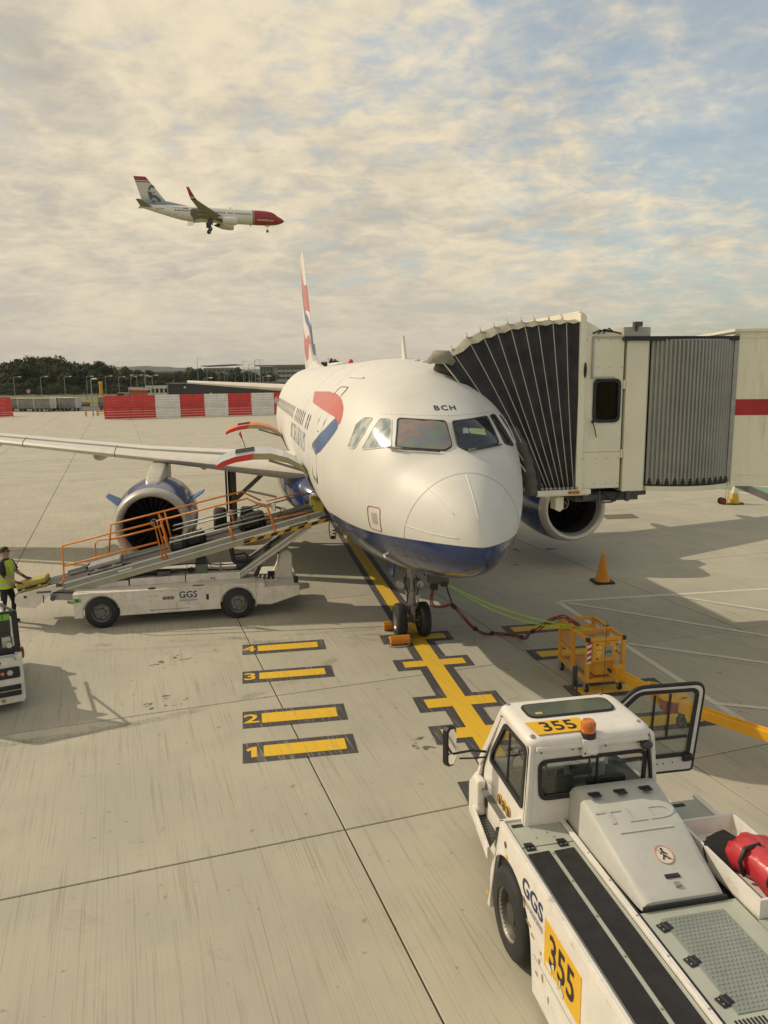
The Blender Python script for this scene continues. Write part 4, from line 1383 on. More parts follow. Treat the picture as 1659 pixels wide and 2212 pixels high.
# ------------------------------------------------------------------ belt loader
LD = thing('belt_loader', 'white belt loader with orange rails raised to the airliner hold', 'belt loader', (-6.33, 16.72, 0), 11.55)
def arch_poly(segs, x0, x1, zb, ztop, arches, r):
    """side outline with semicircular wheel arches"""
    P = [(x0, zb)]
    for cx in arches:
        a0 = math.acos(min(1, max(-1, (zb - .36) / r)))
        A = []
        for k in range(13):
            a = math.pi / 2 + a0 - (2 * a0) * k / 12
            A.append((cx - r * math.sin(a - math.pi / 2) * 1.0, .36 + r * math.cos(a - math.pi / 2)))
        A = [(x, z) for x, z in A if z >= zb - .001]
        P += [(A[0][0], zb)] + A + [(A[-1][0], zb)]
    P += [(x1, zb), (x1, ztop), (x0, ztop)]
    return P
P = []
zb = .26
def archpts(cx, r=.40):
    dz = zb - .36
    x = math.sqrt(r * r - dz * dz)
    a = math.atan2(dz, -x)
    out = []
    a0, a1 = math.pi - math.asin(dz / r), math.asin(dz / r)
    for k in range(15):
        q = a0 + (a1 - a0) * k / 14
        out.append((cx + r * math.cos(q), .36 + r * math.sin(q)))
    return out
P = [(-.58, zb)] + archpts(0) + archpts(3.0) + [(3.42, zb), (3.42, .79), (-.58, .79)]
ch = ob('chassis_side', MB().prism(P, 'y', 0, .06).prism(P, 'y', 1.84, 1.9), WHITE2, LD, bev=.01)
ob('chassis_deck', MB().bx(-.58, 3.42, -.012, 1.91, .79, .815).bx(-.5, 3.4, .07, 1.83, .42, .78), WHITE2, LD)
dk = MB()
for k in range(14):
    dk.ell((-.45 + k * .29, .0, .755), (.012, .01, .012), 6, 4)
ob('side_rivets', dk, STEEL, ch, kind='stuff')
ob('underbody', MB().bx(.45, 2.55, .3, 1.6, .20, .42), DSTEEL, LD)
rp_ = MB().prism([(3.42, .30), (3.76, .28), (4.40, .46), (4.43, .52), (4.43, .70), (3.42, .70)], 'y', 0, 1.9)
ob('rear_platform', rp_, WHITE2, LD, bev=.02)
ob('platform_step', MB().bx(3.42, 3.62, .02, .5, .70, .80).bx(3.42, 3.95, .5, 1.85, .70, .74), WHITE2, LD, bev=.01)
hs_ = MB()
for k in range(4):
    hs_.add([(3.48 + k * .11, .55, .745), (3.54 + k * .11, .55, .745), (3.62 + k * .11, 1.1, .745), (3.56 + k * .11, 1.1, .745)], [(0, 1, 2, 3)])
ob('tread_stripe', hs_, BLACK, LD, kind='stuff')
ob('tow_eye', MB().tube([(4.43 + .06 * math.cos(a), .35, .55 + .06 * math.sin(a)) for a in [2 * math.pi * k / 10 for k in range(10)]], .014, 6, closed=True), STEEL, LD)
ob('tail_lamp', MB().bx(4.32, 4.42, .22, .36, .70, .84), BLACK, LD, bev=.01)
LUG = mat('lug_yellow_green', (.42, .48, .10), .5)
for x in (0, 3.0):
    wheel(LD, (x, .10, .355), .36, .24, (0, -1, 0), .58, mat('rim_grey', (.15, .16, .17), .5, .3), lug=LUG)
    wheel(LD, (x, 1.80, .355), .36, .24, (0, 1, 0), .58, MATS['rim_grey'], lug=LUG)
b1 = ob('stowage_box', MB().bx(-.33, .56, .45, 1.5, .815, .95), WHITE2, LD, bev=.015)
hz = MB()
for k in range(6):
    hz.add([(-.22 + k * .11, .5, .953), (-.165 + k * .11, .5, .953), (-.08 + k * .11, .95, .953), (-.135 + k * .11, .95, .953)], [(0, 1, 2, 3)])
ob('box_stripe', hz, mat('stripe_brown', (.07, .05, .04), .6), b1, kind='stuff')
ob('stowage_box', MB().bx(.59, 1.82, .45, 1.6, .815, .985), WHITE2, LD, bev=.015)
ob('engine_cover', MB().bx(1.84, 3.08, .45, 1.5, .815, .995), WHITE2, LD, bev=.015)
cv_ = MB()
for x in (2.42, 2.48):
    cv_.cyl((x, .45, .88), (x, .44, .88), .018, n=10)
ob('cover_button', cv_, BLACK, LD)
ob('deck_cap', MB().cyl((1.1, .1, .815), (1.1, .1, .822), .09, n=18).bx(2.0, 2.25, .08, .16, .815, .82), BLACK, LD)
# conveyor
SL = .2357
zt_ = lambda x: .97 + SL * (x + .82)
NEAR, FAR = .40, 1.35
for y, nm in ((NEAR, 1), (FAR, 0)):
    f = MB().add([(x, y + dy, zt_(x) + dz) for dy in (0, .07) for x, dz in ((-.86, 0), (5.1, 0), (5.14, -.13), (-.84, -.15))], [(0, 1, 2, 3), (7, 6, 5, 4), (0, 4, 5, 1), (1, 5, 6, 2), (2, 6, 7, 3), (3, 7, 4, 0)])
    bm2 = ob('conveyor_beam', f, mat('beam_grey_green', (.27, .30, .29), .5, .3, dirt=.3), LD)
    ob('beam_trim', MB().beam((-.86, y - .005, zt_(-.86) + .012), (5.05, y - .005, zt_(5.05) + .012), .02, .03).beam((-.8, y - .006, zt_(-.8) - .125), (5.0, y - .006, zt_(5.0) - .125), .016, .03), ALU, bm2)
    if nm:
        ob('beam_plate', MB().add([(x, y - .004, zt_(x) + dz) for x, dz in ((.36, -.045), (.66, -.045), (.66, -.085), (.36, -.085))], [(0, 1, 2, 3)]), WHITE, bm2)
        lower = MB().add([(x, y + .015 + dy, zt_(x) + dz) for dy in (0, .05) for x, dz in ((-.8, -.15), (3.2, -.15), (3.2, -.27), (-.5, -.27))], [(0, 1, 2, 3), (7, 6, 5, 4), (0, 4, 5, 1), (1, 5, 6, 2), (2, 6, 7, 3), (3, 7, 4, 0)])
        ob('lower_skirt', lower, mat('skirt_beige', (.36, .35, .27), .6), LD)
BELT = mat('conveyor_belt_rubber', (.050, .045, .045), .7, bump=.2, bscale=40)
BELT2 = mat('far_guard_grey', (.33, .33, .28), .5)
ob('belt', MB().add([(x, y, zt_(x) - .035) for x, y in ((-1.80, NEAR + .07), (5.1, NEAR + .07), (5.1, FAR), (-1.80, FAR))], [(0, 1, 2, 3)]).add([(x, y, zt_(x) - .13) for x, y in ((-1.6, NEAR + .07), (5.1, NEAR + .07), (5.1, FAR), (-1.6, FAR))], [(0, 1, 2, 3)]), BELT, LD)
ob('side_guard', MB().add([(x, FAR - .01, zt_(x) + dz) for x, dz in ((-.9, .0), (5.0, .0), (5.0, .10), (-.9, .10))], [(0, 1, 2, 3)]), BELT2, LD)
npoly = [(-1.88, .62), (-1.86, .74), (-1.78, .80), (-.83, 1.015), (-.84, .86), (-1.05, .80), (-1.26, .63), (-1.47, .455), (-1.82, .51)]
for y in (NEAR - .01, FAR + .05):
    no = ob('nose_plate', MB().prism(npoly, 'y', y, y + .04), WHITE2, LD, bev=.008)
    if y < 1:
        ob('nose_fitting', MB().bx(-1.4, -1.1, y - .02, y, .80, .835).bx(-1.68, -1.62, y - .01, y, .70, .76).bx(-1.28, -1.26, y - .012, y, .56, .74).bx(-.98, -.84, y - .03, y, .92, 1.0).cyl((-1.07, y - .05, .66), (-1.07, y, .66), .055, n=12), DSTEEL, no)
ob('nose_roller', MB().cyl((-1.80, NEAR, .72), (-1.80, FAR, .72), .07, n=14), STEEL, LD)
ob('front_arm', MB().beam((-1.15, .55, .68), (-.45, .55, .60), .10, .16).beam((-1.15, 1.2, .68), (-.45, 1.2, .60), .10, .16).beam((-.80, .5, .52), (-.55, .5, .45), .05, .05), STEEL, LD)
ob('front_post', MB().bx(-.42, -.20, .5, 1.3, .815, 1.06), DSTEEL, LD, bev=.02)
# orange rails
def rail(pts, r=.022, nm='handrail', m=None):
    return ob(nm, MB().tube(pts, r, 8), m or ORANGE, LD, smooth=True)
yN, yF = NEAR - .02, FAR + .03
rail([(-.86, yN, .97), (-.80, yN, 1.1), (-.78, yN, 1.85), (1.21, yN, 2.28), (1.36, yN, 1.41)])
rail([(-.81, yN, 1.38), (1.27, yN, 1.82)])
rail([(1.45, yN, 1.41), (1.28, yN, 2.31), (3.31, yN, 2.74), (3.53, yN, 2.62), (3.74, yN, 2.52)])
rail([(1.40, yN, 1.95), (1.53, yN, 1.60)])
rail([(1.36, yN, 2.3), (1.48, yN, 1.75)])
rail([(.05, yF, 1.43), (.14, yF, 2.10), (1.21, yF, 2.33), (3.22, yF, 2.76), (3.67, yF, 2.52)])
rail([(.10, yF, 1.74), (1.32, yF, 2.0)])
rail([(1.24, yF, 2.33), (1.41, yF, 1.64)])
rail([(1.38, yF, 2.36), (1.50, yF, 1.70)])
rail([(-.29, yF + .2, .95), (-.28, yF + .2, 1.62), (-.2, yF + .2, 1.70), (.34, yF + .2, 1.72), (.41, yF + .2, 1.64), (.42, yF + .2, .95)], .018)
ob('rail_post', MB().beam((3.77, yN, 2.53), (3.93, yN, 1.92), .05, .05), ORANGE, LD)
rail([(3.86, yN, 2.22), (4.68, yN, 2.36), (4.72, yN, 2.15)], .02)
rail([(3.80, yF, 2.50), (4.7, yF, 2.68), (4.74, yF, 2.3)], .02)
rail([(2.95, yF, 2.32), (3.0, yF, 1.98)], .03)
rail([(2.88, yN, 2.12), (2.96, yN, 1.78)], .03)
for y, L in ((NEAR + .08, (((1.53, 1.86), (3.77, 2.35)), ((1.52, 1.77), (4.87, 2.48)))), (FAR - .05, (((1.56, 2.01), (3.71, 2.45)), ((1.55, 1.90), (4.97, 2.69))))):
    for (a, b_), (c, d) in L:
        ob('guide_bar', MB().tube([(a, y, b_), (c, y, d)], .018, 8), STEEL, LD, smooth=True)
ob('end_bar', MB().beam((3.36, FAR, 2.78), (4.05, FAR, 2.60), .06, .05).beam((3.5, NEAR, 2.62), (4.2, NEAR, 2.44), .06, .05), mat('bar_beige', (.38, .35, .28), .5), LD)
mr = ob('loader_mirror', MB().bx(3.86, 3.96, .30, .33, 2.42, 2.62), mat('mirror_face', (.7, .7, .68), .08, .9), LD, bev=.02)
ob('mirror_arm', MB().tube([(3.9, .32, 2.5), (4.05, .34, 2.5), (4.1, .38, 2.35), (3.95, .4, 2.25)], .012, 6), BLACK, mr)
ob('tip_buffer', MB().bx(4.86, 5.10, NEAR - .02, FAR + .05, 2.34, 2.60), mat('buffer_yellow', (.50, .42, .06), .7), LD, bev=.03)
hzp = MB()
for k in range(14):
    a, b_ = 3.0 + k * .16, 3.0 + (k + 1) * .16
    if k % 2:
        hzp.add([(a, NEAR + .02, 1.62 + (a - 3) * .2232), (b_, NEAR + .02, 1.62 + (b_ - 3) * .2232), (b_ + .06, NEAR + .02, 1.70 + (b_ - 3) * .2232), (a + .06, NEAR + .02, 1.70 + (a - 3) * .2232)], [(0, 1, 2, 3)])
hb = ob('hazard_board', MB().add([(x, NEAR + .025 + dy, z) for dy in (0, .03) for x, z in ((2.98, 1.60), (5.24, 2.10), (5.28, 2.20), (2.98, 1.70))], [(0, 1, 2, 3), (7, 6, 5, 4), (0, 4, 5, 1), (1, 5, 6, 2), (2, 6, 7, 3), (3, 7, 4, 0)]), HAZY, LD)
ob('hazard_stripe', hzp, BLACK, hb, kind='stuff')
ob('lift_arm', MB().beam((2.95, .52, .82), (4.75, .52, 2.02), .08, .17).beam((2.95, 1.28, .82), (4.75, 1.28, 2.02), .08, .17), STEEL, LD)
ob('lift_arm_edge', MB().beam((2.98, .475, .90), (4.72, .475, 2.07), .012, .03).beam((2.92, .475, .78), (4.76, .475, 1.95), .012, .03), ALU, LD)
ob('lift_ram', MB().cyl((3.45, .7, .8), (3.62, .7, 1.2), .05, n=10).cyl((3.1, .9, .85), (4.2, .9, 1.6), .04, n=10), DSTEEL, LD)
coil = [(5.2 + .035 * math.cos(k * .9), .42 + .035 * math.sin(k * .9), 2.12 - .012 * (k - 6 if k > 6 else 0) - .0) for k in range(40)]
coil = [(5.22, .4, 2.1), (5.2, .4, 1.95), (5.22, .4, 1.75)] + [(5.27 + .05 * math.cos(k * 1.0) + .0018 * k, .4 + .05 * math.sin(k * 1.0), 1.72 - .12 * math.sin(k / 44 * math.pi) + .0045 * k) for k in range(44)]
ob('coiled_lead', MB().tube(coil, .012, 5), BLACK, LD)
for k, (y, r_) in enumerate(((.60, .018), (.66, .014), (1.2, .018))):
    ob('hydraulic_hose', MB().tube(smooth_path([(.2 + .1 * k, y, 1.02), (.9, y + .05, .96 + .03 * k), (1.9, y, 1.08), (2.9, y + .05, 1.0), (3.3, y, 1.15), (4.1, y, 1.62)], 6), r_, 6), BLACK, LD, smooth=True)
ob('grease_box', MB().bx(1.2, 1.5, .5, .72, .985, 1.10), DSTEEL, LD, bev=.01)
# driver's place
se = MB()
se.loft([[(2.92 + x, y, 1.14 + z) for x, z in ((0, 0), (.46, -.02), (.48, .05), (.40, .08), (0, .07))] for y in (.72, 1.12)])
so = ob('driver_seat', se, BLACK, LD, bev=.03)
ob('seat_back', MB().loft([[(x, y, z) for x, z in ((2.90, 1.16), (3.0, 1.16), (2.96, 1.50), (2.90, 1.58), (2.84, 1.54))] for y in (.74, 1.10)]), BLACK, so, bev=.03)
ob('armrest', MB().tube([(2.95, .70, 1.34), (3.2, .70, 1.38), (3.26, .70, 1.33), (3.27, .70, 1.22)], .025, 6), BLACK, so)
ob('seat_base', MB().bx(3.0, 3.25, .8, 1.05, .995, 1.13).bx(3.05, 3.3, .85, 1.0, .95, 1.05), DSTEEL, so)
cn = ob('control_console', MB().prism([(3.86, .70), (4.33, .70), (4.33, 1.30), (4.22, 1.40), (4.05, 1.32), (4.0, 1.0)], 'y', .75, 1.35), WHITE2, LD, bev=.02)
sw = MB().tube([(3.78 + .16 * math.cos(a) * .5, 1.0 + .17 * math.sin(a), 1.44 + .16 * math.cos(a) * .85) for a in [2 * math.pi * k / 20 for k in range(20)]], .016, 6, closed=True).tube([(3.78, 1.0, 1.44), (4.05, 1.0, 1.25)], .03, 6).tube([(3.78, .84, 1.44), (3.78, 1.16, 1.44)], .014, 6)
ob('steering_wheel', sw, BLACK, cn)
ob('pedal', MB().bx(3.74, 3.9, .8, .9, .72, .86), BLACK, cn)
cr = ob('crate', MB().bx(2.06, 2.34, .55, .9, .995, 1.20), mat('crate_grey_green', (.12, .14, .12), .6), LD, bev=.01)
ob('crate_lining', MB().bx(2.08, 2.32, .6, .88, 1.18, 1.32), BLACK, cr)
ob('marker_pole', MB().cyl((2.64, .62, .99), (2.64, .62, 1.62), .022, n=10).cyl((2.64, .62, .99), (2.64, .62, 1.02), .05, n=12), mat('pole_green_grey', (.22, .26, .22), .5), LD)
ob('hand_tool', MB().tube([(1.92, .6, 1.0), (1.9, .6, 1.1), (1.98, .6, 1.13), (2.02, .6, 1.05)], .022, 6).bx(1.9, 2.0, .55, .65, .995, 1.06), BLACK, LD)
ob('loose_lead', MB().tube([(2.36, .6, 1.2), (2.45, .6, 1.1), (2.5, .65, 1.03), (2.7, .6, 1.01), (2.85, .58, 1.0)], .01, 5), STEEL, LD)
fl = lambda x0, z0: (lambda x, y: Vector((x0 + x, -.004, z0 + y)))
letters('GGS', .21, fl(1.895, .645), BLUET, LD, bold=.02)
ob('lettering_rule', MB().bx(1.70, 2.09, -.004, -.002, .545, .549), BLUET, LD)
letters('GATWICK GROUND SERVICES', .036, fl(1.895, .515), BLUET, LD, bold=.01, sx=.82)
for k, c in enumerate('TCR'):
    d = ob('badge', MB().cyl((1.37 + k * .085, -.004, .60), (1.37 + k * .085, 0, .60), .043, n=18), mat('badge_maroon', (.16, .05, .06), .5), LD)
    letters(c, .06, lambda x, y: Vector((1.37 + k * .085 + x, -.008, .60 + y)), mat('badge_cream', (.6, .5, .35), .5), d, bold=.02)
for k, c in enumerate('TCR'):
    pass
lb8 = ob('number_label', MB().bx(-.575, -.415, -.004, .0, .62, .715), GREENL, LD)
letters('8', .10, lambda x, y: Vector((-.495 + x, -.008, .668 + y)), BLKT, lb8, bold=.02)
ob('info_plate', MB().bx(2.29, 2.35, -.004, 0, .50, .63), BLACK, LD)
ob('hazard_dot', MB().cyl((2.62, -.004, .46), (2.62, 0, .46), .03, n=12), HAZY, LD)
ob('scratch', MB().bx(1.04, 1.9, -.003, -.001, .335, .342).bx(1.04, 1.12, -.003, -.001, .325, .332), BLACK, LD)

# ------------------------------------------------------------------ bags on the belt
LM = Matrix.Translation((-6.33, 16.72, 0)) @ Matrix.Rotation(R(11.55), 4, 'Z')
def on_belt(name, label, cat, x, y, extra=0.0, group='bags on the belt'):
    t = thing(name, label, cat, tuple(LM @ Vector((x, y, zt_(x) - .030))), 11.55, group)
    t.rotation_euler = (0, -math.atan(SL) + extra, R(11.55))
    return t
def hard_case(t, L, D, H, m, m2, band=True):
    lo = ob('lower_shell', MB().bx(-L / 2, L / 2, -D / 2, D / 2, .03, H * .46), m, t, bev=.035)
    hi = ob('upper_shell', MB().bx(-L / 2, L / 2, -D / 2, D / 2, H * .54, H), m, t, bev=.035)
    ob('zip_band', MB().bx(-L / 2 + .012, L / 2 - .012, -D / 2 + .008, D / 2 - .008, H * .42, H * .58), m2, t)
    for sx in (-1, 1):
        for sz in (.16, .84):
            ob('caster', MB().cyl((-L / 2 - .03, sx * D * .36 - .02, H * sz), (-L / 2 - .03, sx * D * .36 + .02, H * sz), .03, n=10), BLACK, t)
    ob('carry_handle', MB().tube([(L * -.12, -D / 2, H * .5), (L * -.1, -D / 2 - .03, H * .5), (L * .1, -D / 2 - .03, H * .5), (L * .12, -D / 2, H * .5)], .012, 6), m2, t)
    for q in (-.33, .2):
        ob('latch', MB().bx(L * q, L * (q + .1), -D / 2 - .012, -D / 2 + .01, H * .44, H * .52), ALU, t)
YC = mat('olive_yellow_shell', (.36, .31, .045), .38, var=.08)
t = on_belt('suitcase', 'olive yellow hard suitcase being pushed onto the belt', 'suitcase', -1.50, .78)
hard_case(t, .66, .46, .27, YC, BLACK)
t = on_belt('suitcase', 'silver grey hard suitcase riding up the belt', 'suitcase', .10, .78)
hard_case(t, .74, .48, .24, mat('silver_shell', (.36, .36, .36), .32, .4), DSTEEL)
def soft_bag(t, L, D, H, m, straps=True):
    rg = []
    for u, s in ((-1, .62), (-.92, .85), (-.6, .98), (0, 1.02), (.5, 1.0), (.9, .86), (1, .6)):
        rg.append([(u * L / 2, s * D / 2 * math.copysign(abs(math.cos(a)) ** .6, math.cos(a)), H / 2 + s * H / 2 * math.copysign(abs(math.sin(a)) ** .6, math.sin(a)) + .015 * math.sin(5 * a + u * 3)) for a in [2 * math.pi * k / 24 for k in range(24)]])
    o = ob('bag_body', MB().loft(rg), m, t, smooth=True)
    ob('bag_handle', MB().tube([(-L * .2, -D * .3, H), (-L * .15, -D * .2, H + .09), (L * .15, -D * .2, H + .09), (L * .2, -D * .3, H)], .014, 6), BLACK, t)
    ob('pocket', MB().bx(-L * .28, L * .28, -D / 2 - .03, -D / 2 + .04, H * .22, H * .72), m, t, bev=.02)
    ob('strap', MB().bx(-L * .36, -L * .31, -D / 2 - .015, D / 2 + .015, -.0, H + .012).bx(L * .31, L * .36, -D / 2 - .015, D / 2 + .015, -.0, H + .012), BLACK, t, bev=.01)
NAVY = mat('navy_nylon', (.035, .04, .05), .7, var=.3, bump=.3, bscale=20)
BKN = mat('black_nylon', (.014, .014, .016), .7, var=.3, bump=.3, bscale=20)
t = on_belt('holdall', 'dark blue grey soft holdall on the belt below the black one', 'holdall', 1.72, .82); soft_bag(t, .40, .44, .26, NAVY)
t = on_belt('holdall', 'black soft holdall in the middle of the belt', 'holdall', 2.12, .86); soft_bag(t, .48, .46, .30, BKN)
t = on_belt('holdall', 'large black holdall highest up the belt near the aircraft', 'holdall', 3.45, .88); soft_bag(t, .66, .50, .36, BKN)

# ------------------------------------------------------------------ ramp worker
def worker():
    root = thing('person', 'man in hi-vis vest, sunglasses and red gloves loading the yellow case', 'person', (-8.62, 17.15, 0), 0)
    # faces +X (towards the loader), left foot forward
    J = {}
    V, E, RAD = [], [], []
    def jn(n, p, r, par=None):
        J[n] = len(V)
        V.append(Vector(p)); RAD.append(r)
        if par is not None:
            E.append((J[par], J[n]))
    jn('pelvis', (0, 0, .95), (.155, .13))
    jn('waist', (.015, 0, 1.10), (.15, .12), 'pelvis')
    jn('chest', (.03, 0, 1.30), (.175, .13), 'waist')
    jn('shoul', (.03, 0, 1.44), (.135, .105), 'chest')
    jn('neck', (.045, 0, 1.535), (.060, .062), 'shoul')
    jn('jaw', (.065, 0, 1.605), (.066, .074), 'neck')
    jn('head', (.055, 0, 1.70), (.079, .093), 'jaw')
    jn('crown', (.05, 0, 1.765), (.062, .072), 'head')
    for s, nm in ((-1, 'r'), (1, 'l')):
        k = 1 if s < 0 else 0
        jn('sh' + nm, (.03, s * .19, 1.43), (.072, .075), 'shoul')
        jn('el' + nm, ((.10, s * .25, 1.17) if k else (.16, s * .22, 1.18)), (.045, .047), 'sh' + nm)
        w = (.35, s * .20, 1.02) if k else (.42, s * .12, 1.05)
        jn('wr' + nm, w, (.031, .033), 'el' + nm)
        pw = Vector(w) + Vector((.075, 0, -.02))
        jn('pa' + nm, pw, (.036, .030), 'wr' + nm)
        for f in range(4):
            dy = (f - 1.5) * .021
            ln = (.036, .042, .040, .031)[f]
            jn('f%d' % f + nm, pw + Vector((.03, dy, .002)), (.012, .011), 'pa' + nm)
            jn('g%d' % f + nm, pw + Vector((.03 + ln, dy * 1.1, -.010)), (.010, .010), 'f%d' % f + nm)
            jn('h%d' % f + nm, pw + Vector((.03 + ln * 1.5, dy * 1.1, -.035)), (.008, .008), 'g%d' % f + nm)
        jn('t0' + nm, pw + Vector((-.005, -s * .035, .005)), (.012, .012), 'pa' + nm)
        jn('t1' + nm, pw + Vector((.03, -s * .052, -.006)), (.009, .009), 't0' + nm)
        jn('hp' + nm, (0, s * .095, .88), (.098, .105), 'pelvis')
        kx = .10 if s > 0 else -.02
        jn('kn' + nm, (kx, s * .12, .50), (.062, .066), 'hp' + nm)
        ax_ = .03 if s > 0 else -.12
        jn('an' + nm, (ax_, s * .13, .10), (.042, .045), 'kn' + nm)
        jn('hl' + nm, (ax_ - .03, s * .13, .045), (.042, .040), 'an' + nm)
        jn('to' + nm, (ax_ + .16, s * .14, .04), (.040, .034), 'hl' + nm)
    me_ = bpy.data.meshes.new('body')
    me_.from_pydata(V, E, [])
    o = bpy.data.objects.new('body', me_)
    col.objects.link(o)
    md = o.modifiers.new('skin', 'SKIN')
    sv = me_.skin_vertices[0].data
    for i, r in enumerate(RAD):
        sv[i].radius = r
        sv[i].use_root = (i == 0)
    md.use_smooth_shade = True
    ss = o.modifiers.new('sub', 'SUBSURF')
    ss.levels = ss.render_levels = 2
    dg = bpy.context.evaluated_depsgraph_get()
    m2 = bpy.data.meshes.new_from_object(o.evaluated_get(dg))
    bpy.data.objects.remove(o)
    bpy.data.meshes.remove(me_)
    SKIN = mat('skin', (.36, .20, .135), .5, var=.06)
    SHIRT = mat('black_shirt', (.013, .014, .022), .8, var=.2)
    TROU = mat('navy_trousers', (.014, .016, .024), .85, var=.2)
    GLOVE = mat('maroon_glove', (.14, .018, .03), .7, var=.2)
    BOOT = mat('black_boot', (.012, .011, .011), .5)
    for x in (SKIN, SHIRT, TROU, GLOVE, BOOT):
        m2.materials.append(x)
    for p in m2.polygons:
        c = p.center
        if c.z > 1.50 and abs(c.y) < .12:
            i = 0 if c.z > 1.545 else 1
        elif c.z < .085:
            i = 4
        elif c.x > .33 and .9 < c.z < 1.2:
            i = 3
        elif c.x > .12 and abs(c.y) > .08 and c.z < 1.19 and c.z > .95 and c.x > .14:
            i = 0
        elif c.z < .98:
            i = 2
        else:
            i = 1
        p.material_index = i
        p.use_smooth = True
    body = ob('body', m2, None, root)
    # face
    fc = MB().loft([[(.128, y, z) for y, z in ((-.012, 1.70), (.012, 1.70), (.016, 1.655), (-.016, 1.655))], [(.155, y, z) for y, z in ((-.008, 1.672), (.008, 1.672), (.012, 1.658), (-.012, 1.658))]])
    ob('nose', fc, SKIN, body, smooth=True)
    ob('mouth', MB().ell((.132, 0, 1.615), (.008, .026, .006), 8, 5), mat('lip', (.26, .10, .085), .5), body)
    for s in (-1, 1):
        ob('ear', MB().ell((.045, s * .093, 1.675), (.022, .012, .034), 8, 6), SKIN, body, smooth=True)
    hair = MB()
    rr = []
    for z, a, b_, cx in ((1.665, .082, .094, .026), (1.70, .092, .097, .036), (1.745, .092, .093, .043), (1.775, .078, .078, .046), (1.797, .05, .05, .047), (1.803, .01, .01, .047)):
        rr.append([(cx + a * math.cos(q) - (.035 if math.cos(q) > .3 and z < 1.74 else 0), b_ * math.sin(q), z) for q in [2 * math.pi * k / 20 for k in range(20)]])
    ob('hair', MB().loft(rr), mat('dark_hair', (.02, .014, .011), .7, bump=.3), root, smooth=True)
    gl = MB()
    for s in (-1, 1):
        gl.ell((.137, s * .036, 1.697), (.012, .032, .021), 10, 6)
        gl.tube([(.13, s * .066, 1.702), (.09, s * .098, 1.70), (.04, s * .10, 1.69)], .006, 5)
    gl.tube([(.15, -.012, 1.70), (.15, .012, 1.70)], .005, 5)
    ob('sunglasses', gl, mat('black_lens', (.01, .01, .012), .12), root, smooth=True)
    # vest: shell round the trunk with armholes left open at the sides
    VEST = mat('hi_vis_yellow', (.42, .55, .02), .75, var=.1, scale=8, bump=.3, bscale=15)
    REFL = mat('reflective_tape', (.40, .42, .38), .45)
    def tring(z, hx, hy, cx):
        return [(cx + hx * math.copysign(abs(math.cos(q)) ** .8, math.cos(q)), hy * math.copysign(abs(math.sin(q)) ** .9, math.sin(q)), z) for q in [2 * math.pi * k / 28 for k in range(28)]]
    rg = [tring(.86, .175, .205, .01), tring(.96, .172, .20, .012), tring(1.08, .165, .19, .018), tring(1.2, .168, .195, .025), tring(1.3, .165, .20, .03), tring(1.38, .155, .20, .032), tring(1.45, .125, .185, .03), tring(1.50, .085, .115, .03)]
    ob('hi_vis_vest', MB().loft(rg, cap=False), VEST, root, smooth=True)
    tp_ = MB()
    for z, hx, hy, cx in ((1.12, .170, .197, .02), (.96, .178, .206, .012)):
        tp_.loft([tring(z - .027, hx, hy, cx), tring(z + .027, hx, hy, cx)], cap=False)
    for s in (-1, 1):
        tp_.loft([[(.03 + .175 * math.cos(q), s * .125 + w, 1.15 + (.36 * math.sin(q) if math.sin(q) > 0 else 0)) for w in (-.022, .022)] for q in [math.pi * k / 12 for k in range(13)]], cap=False, closed=False)
    ob('reflective_strip', tp_, REFL, root, smooth=True)
    for s in (-1, 1):
        sl = MB().tube([(.03, s * .20, 1.43), (.075 if s < 0 else .10, s * .235, 1.30), (.092 if s < 0 else .135, s * .245, 1.22)], [.085, .072, .066], 12)
        ob('sleeve', sl, SHIRT, root, smooth=True)
    return root
worker()

# ------------------------------------------------------------------ baggage tractor at the left edge
LTg = thing('baggage_tractor', 'white baggage tractor with green number 1 cut by the left edge', 'tractor', (-6.10, 12.40, 0), 29)
BW = 1.42
ob('front_panel', MB().prism([(-BW, .16), (-.0, .16), (.02, .55), (-.02, .97), (-BW, .97)], 'y', 0, .08), WHITE2, LTg, bev=.012)
ob('tractor_body', MB().bx(-BW, 0, .08, 2.7, .30, .93).bx(-BW + .05, -.05, .9, 2.6, .5, 1.05), WHITE2, LTg, bev=.02)
ob('side_wing', MB().prism([(.0, .2), (.12, .2), (.12, 1.0), (.02, 1.0)], 'x', -.05, .02).bx(-.04, .025, .05, 2.6, .28, .62), WHITE2, LTg, bev=.01)
for z in (.295, .40):
    ob('bumper_strip', MB().bx(-BW, -.04, -.035, 0, z, z + .08), RUB, LTg, bev=.008)
lm = ob('headlamp_cluster', MB().prism(rpoly(rect(-.40, -.035, .60, .79), .03, 3), 'y', -.02, 0), BLACK, LTg)
ob('indicator_lens', MB().lathe([(-.03, .001), (-.028, .028), (-.018, .032)], (-.30, 0, .70), (0, 1, 0), 14), mat('amber_lens', (.55, .20, .06), .2), lm)
ob('headlamp', MB().lathe([(-.035, .001), (-.03, .042), (-.018, .048)], (-.185, 0, .70), (0, 1, 0), 16), MATS['lamp_lens'], lm)
letters('163577', .085, lambda x, y: Vector((-.42 + x, -.004, .865 + y)), BLKT, LTg, bold=.01, sx=.95)
ob('warning_disc', MB().cyl((-.32, -.004, .225), (-.32, 0, .225), .033, n=14), mat('disc_orange', (.5, .22, .06), .5), LTg)
fo = rpoly([(-BW, 1.0), (-.0, 1.0), (-.02, 1.72), (-BW, 1.72)], .10, 4)
fi = rpoly([(-BW + .08, 1.07), (-.07, 1.07), (-.085, 1.66), (-BW + .08, 1.66)], .07, 4)
wsf = ob('windscreen_frame', MB().ring(fo, fi, 'y', .10, .16), BLACK, LTg, bev=.006)
